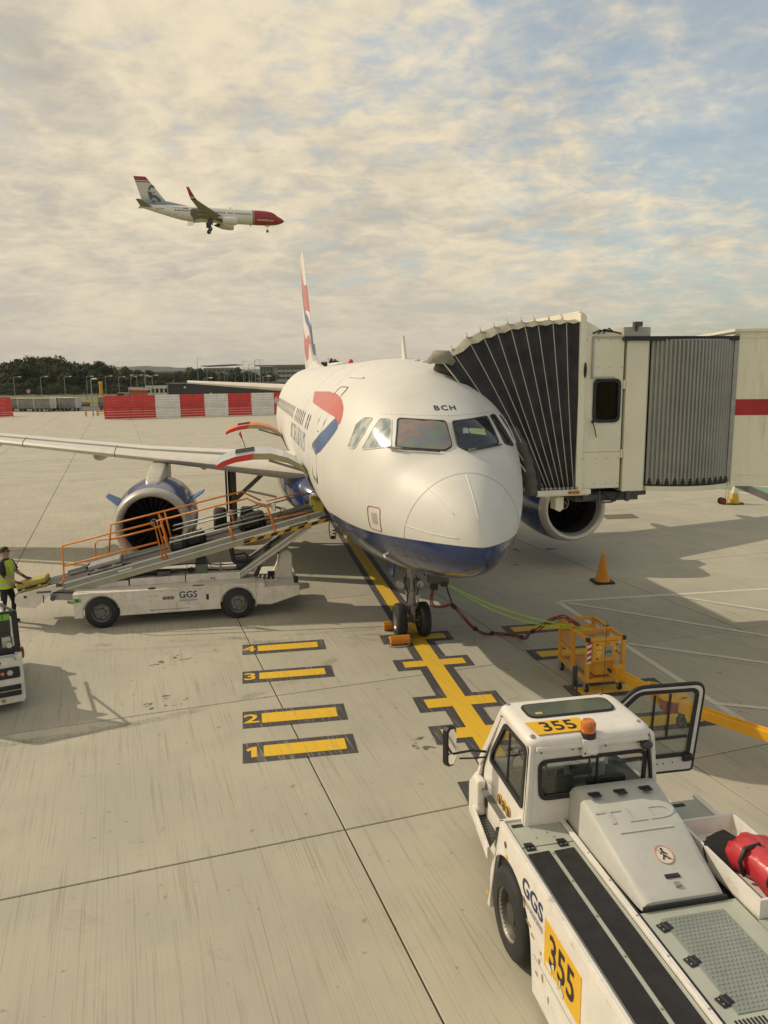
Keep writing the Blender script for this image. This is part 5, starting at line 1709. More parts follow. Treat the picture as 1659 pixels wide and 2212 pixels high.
ob('windscreen', MB().prism(fi, 'y', .125, .131), GLASS, wsf)
gl1 = ob('number_label', MB().bx(-.34, -.11, .09, .098, 1.58, 1.68), GREENL, wsf)
letters('1', .10, lambda x, y: Vector((-.22 + x, .086, 1.63 + y)), BLKT, gl1, bold=.02)
ob('permit_sticker', MB().cyl((-.15, .12, 1.13), (-.15, .115, 1.13), .045, n=16).cyl((-.40, .12, 1.52), (-.40, .115, 1.52), .06, n=16), mat('sticker_cream', (.55, .52, .40), .5), wsf)
ob('side_post', MB().beam((-.02, .13, 1.0), (-.03, .14, 1.70), .05, .06).beam((-.03, .13, 1.70), (-.22, 1.5, 1.52), .035, .035), BLACK, LTg)
ob('dashboard', MB().bx(-BW + .05, -.08, .2, .5, .93, 1.08).bx(-BW + .05, -.09, .5, .55, .93, 1.52), BLACK, LTg, bev=.02)  # upright black panel added so the cab behind the windscreen looks shaded
ob('driver_glove_box', MB().bx(-.25, -.12, .2, .4, 1.08, 1.2), WHITE, LTg)
ob('grab_rail', MB().tube([(-.5, .02, .95), (-.45, -.02, 1.0), (-.12, -.02, 1.0), (-.08, .0, .9)], .02, 6), GREYP, LTg)
for y, z in ((1.0, 1.32), (1.75, 1.36)):
    s_ = ob('seat_cushion', MB().bx(-1.0, -.25, y, y + .13, .98, z), BLACK, LTg, bev=.03)
ob('engine_lid', MB().bx(-BW + .05, -.22, 1.16, 1.7, 1.0, 1.14), WHITE2, LTg, bev=.02)
ob('side_rail', MB().tube([(-.14, .55, 1.0), (-.14, .6, 1.35), (-.30, 2.3, 1.62)], .025, 6), WHITE, LTg)
ob('rear_board', MB().bx(-BW + .05, -.1, 2.45, 2.55, .95, 1.28), WHITE2, LTg, bev=.01)
for y in (.55, 2.15):
    wheel(LTg, (-.10, y, .33), .33, .2, (1, 0, 0), .55, WHITE2)
    wheel(LTg, (-BW + .10, y, .33), .33, .2, (-1, 0, 0), .55, WHITE2)
ob('side_reflector', MB().ell((.05, .35, .90), (.03, .06, .11), 8, 6), mat('reflector_red', (.35, .06, .03), .4), LTg)

# ------------------------------------------------------------------ ground power trolley with its articulated arm
CT = thing('power_trolley', 'orange framed ground power trolley on casters beside the white lines', 'trolley', (3.46, 12.76, 0), 10.3)
CW, CL, CZ = .72, 1.22, 1.0
for x in (.03, CW - .03):
    for y in (.03, .62, CL - .03):
        ob('frame_post', MB().bx(x - .03, x + .03, y - .03, y + .03, .2, CZ), YEL, CT)
for y in (.03, .50, CL - .03):
    ob('cross_rail', MB().bx(.06, CW - .06, y - .028, y + .028, CZ - .055, CZ), YEL, CT)
for x in (.03, CW - .03):
    ob('side_rail', MB().bx(x - .028, x + .028, .06, CL - .06, CZ - .055, CZ).bx(x - .026, x + .026, .06, CL - .06, .2, .26).bx(x - .024, x + .024, .65, CL - .06, .52, .57), YEL, CT)
ob('bottom_rail', MB().bx(.06, CW - .06, .005, .055, .2, .26).bx(.06, CW - .06, CL - .055, CL - .005, .2, .26).bx(.2, .52, .05, CL - .05, .22, .25), YEL, CT)
for x in (.03, CW - .03):
    ob('corner_cap', MB().bx(x - .033, x + .033, -.004, .06, CZ - .06, CZ + .004), BLACK, CT)
pn = ob('control_panel', MB().bx(.11, CW - .13, .015, .045, .57, .93), YEL, CT)
pl_ = ob('maker_plate', MB().bx(.33, .48, .008, .015, .65, .84), mat('plate_green_grey', (.24, .30, .24), .5), pn)
letters('LPA', .07, lambda x, y: Vector((.405 + x, .004, .74 + y)), BLKT, pl_, bold=.015)
dt = MB()
for x, z in ((.2, .88), (.2, .62), (.56, .86), (.56, .74)):
    dt.cyl((x, .008, z), (x, .02, z), .016, n=10)
ob('panel_button', dt, BLACK, pn)
lb_ = MB()
for x, z in ((.21, .82), (.26, .82), (.21, .73), (.26, .73), (.24, .68), (.52, .8)):
    lb_.bx(x - .018, x + .018, .010, .015, z - .008, z + .008)
ob('panel_label', lb_, WHITE, pn)
tri = MB().tube([(.40 + .03 * math.cos(a), .012, .885 + .03 * math.sin(a)) for a in (math.pi / 2, math.pi * 7 / 6, math.pi * 11 / 6)], .004, 4, closed=True)
ob('warning_triangle', tri, BLKT, pn)
sb = ob('stripe_board', MB().bx(.005, .08, -.012, -.004, .56, .93), WHITE, CT)
sbm = MB()
for k in range(4):
    sbm.add([(.005, -.015, .58 + k * .1), (.08, -.015, .61 + k * .1), (.08, -.015, .66 + k * .1), (.005, -.015, .63 + k * .1)], [(0, 1, 2, 3)])
ob('red_stripe', sbm, REDP, sb, kind='stuff')
mesh_ = MB()
for k in range(14):
    mesh_.beam((.03, .68 + k * .036, .57), (.03, .68 + k * .036, .93), .006, .006)
for k in range(10):
    mesh_.beam((.03, .66, .58 + k * .036), (.03, 1.17, .58 + k * .036), .006, .006)
ob('mesh_guard', mesh_, YEL, CT, kind='stuff')
ob('inner_box', MB().bx(.2, .55, .08, .45, .3, .56), YEL, CT)
ob('cable_tray', MB().bx(.10, CW - .1, .55, CL - .1, .86, .88), YEL, CT)
ob('inner_cable', MB().tube([(.35, .3, .6), (.4, .15, .45), (.48, .05, .36), (.62, .02, .34), (.66, .02, .42)], .022, 7), BLACK, CT, smooth=True)
for x in (.05, CW - .05):
    for y in (.08, CL - .08):
        c_ = wheel(CT, (x, y, .075), .075, .045, (1, 0, 0), .5, STEEL, 'caster', n=16)
        ob('caster_fork', MB().bx(x - .04, x - .026, y - .03, y + .05, .06, .19).bx(x + .026, x + .04, y - .03, y + .05, .06, .19).bx(x - .04, x + .04, y - .03, y + .05, .18, .2), STEEL, c_)
CM = Matrix.Translation((3.46, 12.76, 0)) @ Matrix.Rotation(R(10.3), 4, 'Z')
# arm
AR = thing('cable_arm', 'yellow articulated cable arm with round drum running off behind the tug', 'cable arm', (3.98, 12.58, 0), 0)
A = lambda x, y, z: Vector((x - 3.98, y - 12.58, z))
AY = mat('arm_yellow', (.70, .36, .012), .42, var=.06)
ob('arm_pivot', MB().bx(-.07, .09, -.04, .2, .30, .52).cyl((.01, .06, .52), (.01, .06, .56), .10, n=16), YEL, AR, bev=.008)
ob('arm_beam', MB().beam(A(4.0, 12.55, .44), A(4.22, 11.45, .55), .13, .13), AY, AR, bev=.01)
ob('arm_ridge', MB().beam(A(4.0, 12.55, .515), A(4.22, 11.45, .625), .03, .02), AY, AR)
ob('arm_joint', MB().beam(A(4.22, 11.45, .55), A(4.24, 11.3, .55), .16, .18), AY, AR)
d0 = A(4.40, 11.22, 0)
ob('drum_side', MB().lathe([(.42, .001), (.42, .205), (.60, .205)], d0, (0, 0, 1), 28), mat('drum_red', (.26, .05, .05), .6), AR, smooth=30)
ob('drum_top', MB().lathe([(.60, .225), (.63, .225), (.64, .20), (.64, .001)], d0, (0, 0, 1), 28), AY, AR, smooth=30)
dm = MB().lathe([(.64, .05), (.66, .05), (.66, .001)], d0, (0, 0, 1), 12)
ob('drum_hub', dm, YEL, AR)
ob('arm_beam', MB().beam(A(4.56, 10.98, .52), A(7.6, 6.9, .62), .15, .15), AY, AR, bev=.01)
ob('arm_ridge', MB().beam(A(4.6, 10.93, .605), A(7.6, 6.9, .705), .035, .02), AY, AR)
ob('arm_joint', MB().beam(A(4.46, 11.1, .54), A(4.62, 10.88, .54), .2, .2), AY, AR, bev=.01)
ob('arm_ring', MB().tube([A(4.32 + .09 * math.cos(a), 11.86 + .09 * math.sin(a), .53) for a in [2 * math.pi * k / 16 for k in range(16)]], .02, 6, closed=True), AY, AR, smooth=True)
for x, y in ((4.62, 11.42), (6.4, 8.6)):
    c_ = wheel(AR, A(x, y, .10), .10, .06, (.9, .4, 0), .5, STEEL, 'caster', n=18)
    ob('caster_fork', MB().beam(A(x - .03, y - .02, .1), A(x - .08, y - .12, .42), .04, .06).bx(x - 3.98 - .05, x - 3.98 + .03, y - 12.58 - .05, y - 12.58 + .03, .2, .26), DSTEEL, c_)

# ------------------------------------------------------------------ supply leads to the nose
def pw(x, y, z):
    return PM @ Vector((x, y, z))
HR = mat('red_cable_sheath', (.20, .045, .04), .55, var=.2)
base = smooth_path([(.24, 4.02, 1.34), (.20, 4.0, 1.12), (.23, 4.0, .98), (.42, 4.0, .94), (.62, 4.02, .95), (.85, 4.25, .70), (1.22, 4.6, .28), (1.52, 4.7, .07), (1.78, 4.76, .03), (2.16, 4.48, .05), (2.2, 4.1, .12), (2.14, 3.7, .36), (2.11, 3.15, .64), (2.16, 2.7, .94), (2.26, 2.5, 1.07), (2.40, 2.4, 1.06), (2.55, 2.25, .94)])
hb_ = thing('power_cable', 'bundle of red power cables sagging from the nose socket to the trolley', 'cable', (0, 0, 0))
for k in range(3):
    a = 2 * math.pi * k / 3
    ph = random.random() * 6
    pts = []
    for i, p in enumerate(base):
        q = a + i * .12
        pts.append(pw(p.x + .026 * math.cos(q), p.y + .014 * math.sin(q * 1.3 + ph), max(.02, p.z + .024 * math.sin(q))))
    ob('cable_strand', MB().tube(pts, .0135, 7), HR, hb_, smooth=True)
for i in (34, 50, 62, 76, 92):
    p, q = base[min(i, len(base) - 2)], base[min(i + 1, len(base) - 1)]
    d = (q - p).normalized() * .03
    ob('cable_clip', MB().cyl(pw(*(p - d)), pw(*(p + d)), .05, n=10), BLACK, hb_)
ob('cable_clamp', MB().ell(pw(.63, 4.02, .95), (.055, .055, .045), 10, 6), BLACK, hb_, smooth=True)
ob('hanging_strap', MB().tube([pw(.50, 4.1, 1.42), pw(.56, 4.06, 1.2), pw(.63, 4.02, .97)], [.008, .02, .012], 6), BLACK, hb_)
GC = mat('lime_coiled_lead', (.46, .80, .05), .5, var=.08)
for k in range(2):
    pts = []
    p0, p1 = Vector((.52, 4.05, 1.39 - .01 * k)), Vector((2.63, 1.9, .99))
    N = 620
    for i in range(N + 1):
        t = i / N
        p = p0.lerp(p1, t) + Vector((0, (.05 * k) * math.sin(math.pi * t), -(.14 + .11 * k) * math.sin(math.pi * t)))
        if t > .1:
            r = .017
            q = i * .80
            p += Vector((r * math.cos(q) * .71, r * math.cos(q) * .71, r * math.sin(q)))
        pts.append(pw(*p))
    o = ob('coiled_lead', MB().tube(pts, .0068, 4), GC, smooth=True)
    tag(o, ['upper lime green coiled lead from the nose to the trolley', 'lower lime green coiled lead sagging just below the other one'][k], 'lead', 'lime coiled leads')

# ------------------------------------------------------------------ chocks, cones
def chock(x, y, rz, label):
    t = thing('wheel_chock', label, 'chock', tuple(pw(x, y, 0)), PLR + rz, 'chocks at the nose wheels')
    L = .40
    P_ = []
    for k in range(24):
        a = 2 * math.pi * k / 24
        r = .088 if k % 2 else .098
        P_.append((r * math.cos(a), max(.002, .10 + r * math.sin(a))))
    ob('chock_block', MB().prism(P_, 'x', -L / 2, L / 2), mat('chock_orange', (.62, .24, .02), .6, var=.1, dirt=.2), t)
    ob('chock_rope', MB().tube(smooth_path([(-L / 2, -.02, .05), (-L / 2 - .05, -.10, .02), (-.1, -.2, .015), (.12, -.17, .015), (L / 2, -.05, .04)], 6), .014, 6), mat('rope_grey', (.30, .28, .24), .8), t)
chock(-.33, 4.60, 0, 'orange ribbed chock in front of the nose wheel on the yellow line')
chock(-.30, 5.56, 180, 'orange ribbed chock behind the left nose wheel')

def cone(name, label, loc, rz, c1, band, h, r, group=None, basec=None):
    t = thing(name, label, 'cone', loc, rz, group)
    ob('cone_base', MB().prism(rpoly(rect(-r * 1.35, r * 1.35, -r * 1.35, r * 1.35), r * .4, 3), 'z', .005, .045), basec or RUB, t, bev=.008)
    ob('cone_body', MB().lathe([(.045, r * 1.02), (.08, r * .92), (h * .97, r * .22), (h, r * .18), (h, .001)], (0, 0, 0), (0, 0, 1), 24), c1, t, smooth=40)
    if band:
        ob('white_band', MB().lathe([(h * .45, r * .62 + .004), (h * .74, r * .385 + .004)], (0, 0, 0), (0, 0, 1), 24), WHITE, t, smooth=40)
    return t
cone('traffic_cone', 'plain orange cone on a black base on the shaded apron', (5.80, 20.1, 0), 6, mat('cone_orange', (.68, .27, .02), .5, var=.06), False, .80, .20)
YCN = mat('cone_yellow', (.66, .44, .03), .5)
t = cone('traffic_cone', 'yellow cone with white band on a wheeled base beyond the jet bridge', (14.75, 32.3, 0), 8, YCN, True, 1.0, .22)
ob('trolley_frame', MB().tube([(-.42, 0, .1), (-.40, 0, 1.05)], .018, 6).tube([(-.30, 0, .1), (-.30, 0, 1.05)], .018, 6).tube([(-.4, 0, 1.0), (-.15, 0, 1.0)], .015, 6).bx(-.5, .3, -.2, .2, .05, .08), YCN, t)
for y in (-.10, .10):
    wheel(t, (-.56, y, .14), .14, .06, (0, -1 if y < 0 else 1, 0), .6, REDP, 'trolley_wheel', n=18)
ob('yellow_sack', MB().ell((-.18, -.1, .22), (.10, .12, .15), 10, 8), YCN, t, smooth=True)

# ------------------------------------------------------------------ pushback tug in the foreground
TG = thing('pushback_tug', 'white pushback tug numbered 355 with its cab door open, in the foreground', 'tug', (1.22, 6.26, 0), 11.5)
TW = mat('tug_white', (.72, .69, .64), .45, var=.08, dirt=.55, scale=3.0)
# left and right sides with wheel arch (y, z outlines extruded along x)
def tug_side():
    P_ = [(1.01, .08), (.92, .10)]
    cy, cz, r = .38, .42, .53
    for k in range(17):
        a = R(-25) + (R(205) - 0) * 0 + (math.pi * .93) * k / 16
        a = R(-8) + R(186) * k / 16
        P_.append((cy + r * math.cos(a), cz + r * math.sin(a)))
    P_ += [(-.20, .10), (-3.0, .10), (-3.0, 1.20), (.67, 1.20)]
    return P_
ob('tug_side', MB().prism(tug_side(), 'x', 0, .05), TW, TG, bev=.012)
ob('tug_side', MB().prism(tug_side(), 'x', 2.10, 2.15), TW, TG, bev=.012)
ob('tug_chassis', MB().bx(.30, 1.85, -3.0, 2.1, .25, 1.12).bx(.05, 2.1, -3.0, -.25, .3, 1.1), mat('chassis_dark', (.05, .05, .05), .6), TG)
ob('wheel_well', MB().bx(.05, .32, -.16, .92, .3, 1.0), BLACK, TG)
ob('front_body', MB().prism([(.95, .3), (2.35, .3), (2.35, .72), (2.1, .98), (.7, 1.05)], 'x', .22, 2.03), TW, TG, bev=.04)
for y in (.38, -2.35):
    wheel(TG, (.10, y, .43), .43, .26, (-1, 0, 0), .58, mat('tug_rim_shaded', (.06, .058, .052), .5, .2, dirt=.3), n=44)  # rim colour darkened to stand for the shadow inside the deep dish
    wheel(TG, (2.05, y, .43), .43, .26, (1, 0, 0), .58, MATS['tug_rim_shaded'], n=44)
for y in (.38, -2.35):
    ob('rim_flange', MB().lathe([(.05, .235), (.09, .25), (.115, .256), (.122, .248), (.112, .238), (.07, .224)], (.10, y, .43), (-1, 0, 0), 36), mat('flange_cream', (.36, .33, .26), .45, .3, dirt=.3), TG, smooth=40)
ob('front_mudguard', MB().bx(.10, .20, 1.64, 1.82, .68, 1.10), TW, TG, bev=.03)
sp_ = ob('side_step', MB().add([(x + dx, y, z) for dx in (0, .03) for x, y, z in ((.075, 1.76, .76), (.00, 1.02, .72), (.00, 1.02, .58), (.075, 1.76, .62))], [(0, 1, 2, 3), (7, 6, 5, 4), (0, 4, 5, 1), (1, 5, 6, 2), (2, 6, 7, 3), (3, 7, 4, 0)]), TW, TG, bev=.006)
ob('step_tread', MB().prism([(.10, 1.70), (.215, 1.68), (.215, 1.30), (.035, 1.06)], 'z', .66, .68), mat('tread_dark', (.06, .065, .06), .6, .3), sp_)
tr_ = MB()
for i in range(9):
    for j in range(4):
        y, x = 1.66 - i * .05, .115 + j * .028 - i * .006
        tr_.ell((x, y, .682), (.007, .007, .004), 5, 3)
ob('tread_studs', tr_, STEEL, sp_, kind='stuff')
ob('door_latch', MB().bx(.185, .2, 1.60, 1.64, .80, .90), BLACK, TG)
# decks
DZ = 1.205
ob('edge_rim', MB().bx(.0, .045, -3.0, .69, DZ - .01, DZ + .022).bx(.0, .62, .66, .70, DZ - .01, DZ + .022).bx(.575, .62, -3.0, .69, DZ - .01, DZ + .03), TW, TG, bev=.006)
ob('deck_panel', MB().bx(.05, .57, .245, .655, DZ - .03, DZ), GREYP, TG, bev=.003)
ob('deck_panel', MB().bx(.05, .57, -3.0, .235, DZ - .03, DZ - .004), GREYP, TG, bev=.003)
for x0, x1 in ((.07, .285), (.325, .53)):
    o = MB().add([(x, y, DZ + .001) for x, y in rpoly([(x0, .135), (x1, .15), (x1, -3.0), (x0, -3.0)], .012, 2)], [tuple(range(12))])
    ob('grip_strip', o, mat('grip_black', (.016, .016, .018), .85, var=.3, scale=8, bump=.4, bscale=150), TG)
def hinge(x, y, z, rz=0):
    M = Matrix.Translation((x, y, z)) @ Matrix.Rotation(R(rz), 4, 'Z')
    mb = MB()
    mb.bx(-.045, .045, -.055, -.005, 0, .012, M).bx(-.04, .04, .0, .05, 0, .016, M)
    a, b_ = M @ Vector((-.045, 0, .012)), M @ Vector((.045, 0, .012))
    mb.cyl(a, b_, .012, n=8)
    o = ob('hatch_hinge', mb, BLACK, TG, bev=.004)
    s_ = MB()
    for q in (-.022, .022):
        s_.ell(M @ Vector((q, -.035, .013)), (.008, .008, .005), 6, 4)
    ob('hinge_screw', s_, STEEL, o)
hinge(.13, .235, DZ); hinge(.45, .235, DZ)
lo_ = ob('latch_recess', MB().bx(.09, .20, .555, .60, DZ, DZ + .006), BLACK, TG)
sc_ = MB()
for x, y in ((.33, .60), (.26, .52), (.38, .42), (.25, .36), (.42, .34)):
    sc_.ell((x, y, DZ + .002), (.011, .011, .007), 7, 4)
for y in (-.30, -.75, -1.2, -1.7, .1):
    sc_.ell((.305, y, DZ + .003), (.009, .009, .006), 6, 4)
    sc_.ell((.055, y - .1, DZ + .003), (.009, .009, .006), 6, 4)
    sc_.ell((.60, y - .1, DZ + .032), (.010, .010, .006), 6, 4)
ob('deck_screws', sc_, STEEL, TG, kind='stuff')
# central hood
HOOD = mat('hood_grey_white', (.50, .50, .46), .55, var=.06, dirt=.30, scale=3)
hd = []
for y, xl, xr, z, zb_ in ((.57, .66, 1.52, 1.48, 1.2), (.55, .655, 1.52, 1.56, 1.2), (.48, .65, 1.52, 1.605, 1.2), (.38, .645, 1.52, 1.61, 1.2), (-.10, .65, 1.50, 1.50, 1.2), (-.72, .68, 1.45, 1.29, 1.2), (-.77, .69, 1.44, 1.265, 1.2), (-.78, .70, 1.43, 1.22, 1.2)):
    hd.append([(xl, y, zb_), (xl + .01, y, z - .05), (xl + .035, y, z - .012), (xl + .08, y, z), (xr - .08, y, z), (xr - .035, y, z - .012), (xr - .01, y, z - .05), (xr, y, zb_)])
ho = ob('engine_hood', MB().loft(hd), HOOD, TG, smooth=40)
for x in (.80, 1.06, 1.32):
    M = Matrix.Translation((x, .30, 1.600)) @ Matrix.Rotation(R(-12), 4, 'X')
    mb = MB().bx(-.045, .045, -.06, -.01, 0, .016, M).bx(-.055, .055, .0, .045, 0, .02, M)
    ob('hood_hinge', mb, BLACK, ho, bev=.005)
def hoodp(x, y, off=0.006):
    z = 1.61 + (y - .38) * (1.61 - 1.50) / .48 if y > -.10 else 1.50 + (y + .10) * (.21 / .62)
    return Vector((x, y, z + off))
emb = mat('hood_embossing', (.475, .48, .432), .5, var=.03)
V, F = text('TLD', .36, .004, sx=1.15)
for v in range(1):
    bm_ = bmesh.new()
    vs = [bm_.verts.new(hoodp(1.08 + x, .02 + y * .62, .002)) for x, y in V]
    for f in F:
        try:
            bm_.faces.new([vs[i] for i in f])
        except ValueError:
            pass
    r_ = bmesh.ops.extrude_face_region(bm_, geom=bm_.faces[:])
    for g in r_['geom']:
        if isinstance(g, bmesh.types.BMVert):
            g.co.z += .006
    bmesh.ops.recalc_face_normals(bm_, faces=bm_.faces)
    me_ = bpy.data.meshes.new('lettering')
    bm_.to_mesh(me_); bm_.free()
    ob('lettering', me_, emb, ho)
ob('emboss_line', MB().beam(hoodp(.82, -.14, .000), hoodp(1.34, -.14, .000), .03, .008), emb, ho)
sg_ = ob('no_walking_sign', MB().face([hoodp(1.10 + .075 * math.cos(a), -.40 + .085 * math.sin(a), .004) for a in [2 * math.pi * k / 28 for k in range(28)]]), mat('sign_white', (.66, .63, .56), .5), ho)
ob('sign_ring', MB().tube([hoodp(1.10 + .075 * math.cos(a), -.40 + .085 * math.sin(a), .006) for a in [2 * math.pi * k / 28 for k in range(28)]], .005, 5, closed=True).beam(hoodp(1.05, -.335, .007), hoodp(1.155, -.46, .007), .012, .004), mat('sign_orange', (.58, .33, .24), .5), sg_)
mn = MB()
def hp2(x, y):
    return hoodp(1.10 + x, -.40 + y, .008)
mn.face([hp2(.0 + .012 * math.cos(a), .05 + .013 * math.sin(a)) for a in [2 * math.pi * k / 10 for k in range(10)]])
for p, q in (((0, .035), (-.004, -.005)), ((-.004, -.005), (.03, -.05)), ((-.004, -.005), (-.03, -.045)), ((0, .03), (.03, .0)), ((0, .03), (-.03, .01))):
    mn.beam(hp2(*p), hp2(*q), .012, .002)
ob('sign_figure', mn, BLKT, sg_)
ob('hood_recess', MB().beam(hoodp(1.0, -.585, .0), hoodp(1.13, -.585, .0), .05, .012, (0, 0, 1)), BLACK, ho)
ob('hood_catch', MB().beam(hoodp(1.04, -.67, .006), hoodp(1.09, -.67, .006), .05, .02), STEEL, ho)
ob('hood_seal', MB().bx(.69, 1.44, -.80, -.782, 1.2, 1.245), BLACK, TG)
ob('rear_deck', MB().bx(.625, 1.52, -3.0, -.80, DZ - .03, DZ), GREYP, TG, bev=.003)
tp2 = ob('tread_panel', MB().bx(.78, 1.34, -1.86, -.90, DZ, DZ + .008), mat('tread_grey_green', (.27, .30, .27), .5, .25, dirt=.2), TG, bev=.003)
sdm = MB()
for i in range(15):
    for j in range(25):
        x, y = .81 + i * .036 + (.018 if j % 2 else 0), -.925 - j * .0375
        if x < 1.33:
            sdm.lathe([(0, .013), (.005, .011), (.007, .006), (.004, .001)], (x, y, DZ + .007), (0, 0, 1), 7)
ob('tread_studs', sdm, MATS['tread_grey_green'], tp2, kind='stuff')
for y in (-.99, -1.36, -1.74):
    hinge(.765, y, DZ, -78)
ob('latch_recess', MB().bx(1.26, 1.32, -1.72, -1.60, DZ + .008, DZ + .012), BLACK, TG)
gr = MB()
for k in range(8):
    gr.bx(.72 + k * .03, .735 + k * .03, -2.0, -1.90, DZ + .001, DZ + .005)
    gr.bx(1.05 + k * .03, 1.065 + k * .03, -2.0, -1.90, DZ + .001, DZ + .005)
ob('vent_slot', gr, BLACK, TG, kind='stuff')
ob('deck_channel', MB().bx(.62, .655, -2.9, .60, DZ - .02, DZ + .004), BLACK, TG)
# right-hand deck and tray
ob('deck_panel', MB().bx(1.57, 2.09, .16, .64, DZ - .03, DZ), GREYP, TG, bev=.003)
hinge(2.0, .20, DZ); hinge(1.66, .2, DZ)
ob('latch_recess', MB().bx(1.80, 1.92, .54, .59, DZ, DZ + .006), BLACK, TG)
ob('edge_rim', MB().bx(2.09, 2.15, -3.0, .69, DZ - .01, DZ + .022), TW, TG, bev=.006)
ob('side_tray', MB().bx(1.545, 2.12, -1.06, .10, DZ - .02, DZ - .005).bx(1.545, 1.57, -1.06, .10, DZ - .02, DZ + .16).bx(2.10, 2.125, -1.06, .10, DZ - .02, DZ + .16).bx(1.57, 2.10, .075, .10, DZ - .02, DZ + .16).bx(1.57, 2.10, -1.06, -1.035, DZ - .02, DZ + .16), TW, TG)
ob('rear_deck', MB().bx(1.53, 2.09, -3.0, -1.07, DZ - .03, DZ - .002), GREYP, TG)
ob('tray_debris', MB().ell((1.72, -.06, DZ), (.05, .04, .012), 8, 5).ell((1.84, .0, DZ), (.06, .03, .02), 8, 5).ell((1.7, -.16, DZ), (.03, .07, .012), 8, 5), mat('dry_leaf_brown', (.16, .09, .05), .8), TG)
# cab
CABW = mat('cab_white', (.73, .70, .65), .42, var=.05, dirt=.30, scale=3)
BW_ = ob('cab_rear_wall', MB().ring(rpoly([(.20, 1.0), (1.66, 1.0), (1.49, 2.04), (.25, 2.04)], [.01, .01, .10, .10], 4), rpoly([(.36, 1.47), (1.44, 1.47), (1.46, 1.86), (.345, 1.86)], .09, 4), 'y', .56, .61), CABW, TG, bev=.008)
wf2 = ob('rear_window', MB().ring(rpoly([(.345, 1.455), (1.455, 1.455), (1.475, 1.875), (.33, 1.875)], .10, 4), rpoly([(.38, 1.49), (1.42, 1.49), (1.44, 1.84), (.365, 1.84)], .08, 4), 'y', .545, .57), BLACK, TG)
ob('window_pane', MB().prism(rpoly([(.37, 1.48), (1.43, 1.48), (1.45, 1.85), (.355, 1.85)], .08, 4), 'y', .572, .576), GLASS, wf2)
ob('pane_divider', MB().beam((.95, .565, 1.49), (.95, .565, 1.84), .016, .03), BLACK, wf2)
# left wall with door, leaning inwards
def lean(o, sgn=1):
    for v in o.data.vertices:
        v.co.x += sgn * max(0, v.co.z - 1.0) * (.05 if sgn > 0 else .135)
so_ = rpoly([(.56, .62), (1.86, .62), (1.80, 1.25), (1.38, 2.04), (.54, 2.04)], [.02, .05, .1, .1, .06], 4)
si_ = rpoly([(.66, 1.36), (1.56, 1.39), (1.53, 1.49), (1.20, 1.95), (.64, 1.96)], [.05, .05, .06, .07, .07], 4)
lw = ob('left_door', MB().ring(so_, si_, 'x', .20, .24), CABW, TG, bev=.006)
lean(lw)
rb_ = ob('door_window', MB().ring(rpoly([(.635, 1.335), (1.585, 1.365), (1.555, 1.495), (1.215, 1.975), (.615, 1.985)], [.05, .05, .06, .07, .07], 4), rpoly([(.68, 1.38), (1.535, 1.405), (1.505, 1.485), (1.19, 1.93), (.66, 1.94)], [.05, .05, .06, .07, .07], 4), 'x', .188, .215), BLACK, lw)
lean(rb_)
gp_ = ob('window_pane', MB().prism(rpoly([(.67, 1.37), (1.55, 1.40), (1.52, 1.49), (1.20, 1.94), (.65, 1.95)], .05, 4), 'x', .208, .212), GLASS, rb_)
lean(gp_)
dv = ob('pane_divider', MB().bx(.202, .218, 1.08, 1.105, 1.38, 1.94), BLACK, rb_); lean(dv)
sm_ = ob('door_seal', MB().tube([(.196, y, z) for y, z in rpoly([(.60, .66), (1.81, .66), (1.75, 1.24), (1.35, 2.01), (.58, 2.01)], [.02, .05, .1, .1, .06], 4)], .008, 5, closed=True), BLACK, lw); lean(sm_)
rw = ob('right_wall', MB().ring(so_, rpoly([(.70, .75), (1.70, .75), (1.64, 1.24), (1.28, 1.95), (.68, 1.95)], [.05, .05, .1, .1, .07], 4), 'x', 1.63, 1.67), CABW, TG); lean(rw, -1)
fw = MB()
nb = [(.14, 1.86, 1.0), (1.64, 1.86, 1.0), (1.60, 1.80, 1.25), (.18, 1.80, 1.25)]
fw.add([Vector(p) for p in nb] + [Vector(p) + Vector((0, -.05, 0)) for p in nb], [(0, 1, 2, 3), (7, 6, 5, 4), (0, 4, 5, 1), (1, 5, 6, 2), (2, 6, 7, 3), (3, 7, 4, 0)])
fw.beam((.19, 1.80, 1.24), (.27, 1.34, 2.02), .06, .06).beam((1.59, 1.80, 1.24), (1.48, 1.34, 2.02), .06, .06)
ob('cab_front', fw, CABW, TG)
ob('windscreen', MB().face([(.21, 1.78, 1.26), (1.57, 1.78, 1.26), (1.46, 1.35, 2.01), (.29, 1.35, 2.01)]), GLASS, TG)
wp = MB().tube([(.7, 1.82, 1.28), (.9, 1.62, 1.62), (.95, 1.56, 1.72)], .012, 5)
ob('windscreen_wiper', wp, BLACK, TG)
rf = []
for z, g in ((2.0, .0), (2.04, .012), (2.075, .0), (2.10, -.03), (2.108, -.08)):
    rf.append([(x, y, z + .012 * math.sin((y - .5) * 3)) for x, y in rpoly([(.235 - g, .53 - g), (1.505 + g, .53 - g), (1.50 + g, 1.40 + g), (.24 - g, 1.40 + g)], .13, 5)])
roof = ob('cab_roof', MB().loft(rf), CABW, TG, smooth=50)
RZ = 2.118
ob('roof_gutter', MB().bx(.30, 1.44, .50, .53, 1.995, 2.03), CABW, roof)
sk = ob('roof_window', MB().prism(rpoly([(.40, 1.25), (1.36, 1.25), (1.34, .93), (.40, .93)], .10, 4), 'z', RZ, RZ + .012), BLACK, roof)
ob('window_pane', MB().prism(rpoly([(.42, 1.23), (1.34, 1.23), (1.32, .95), (.42, .95)], .09, 4), 'z', RZ + .012, RZ + .016), mat('tinted_pane', (.11, .125, .10), .12), sk)
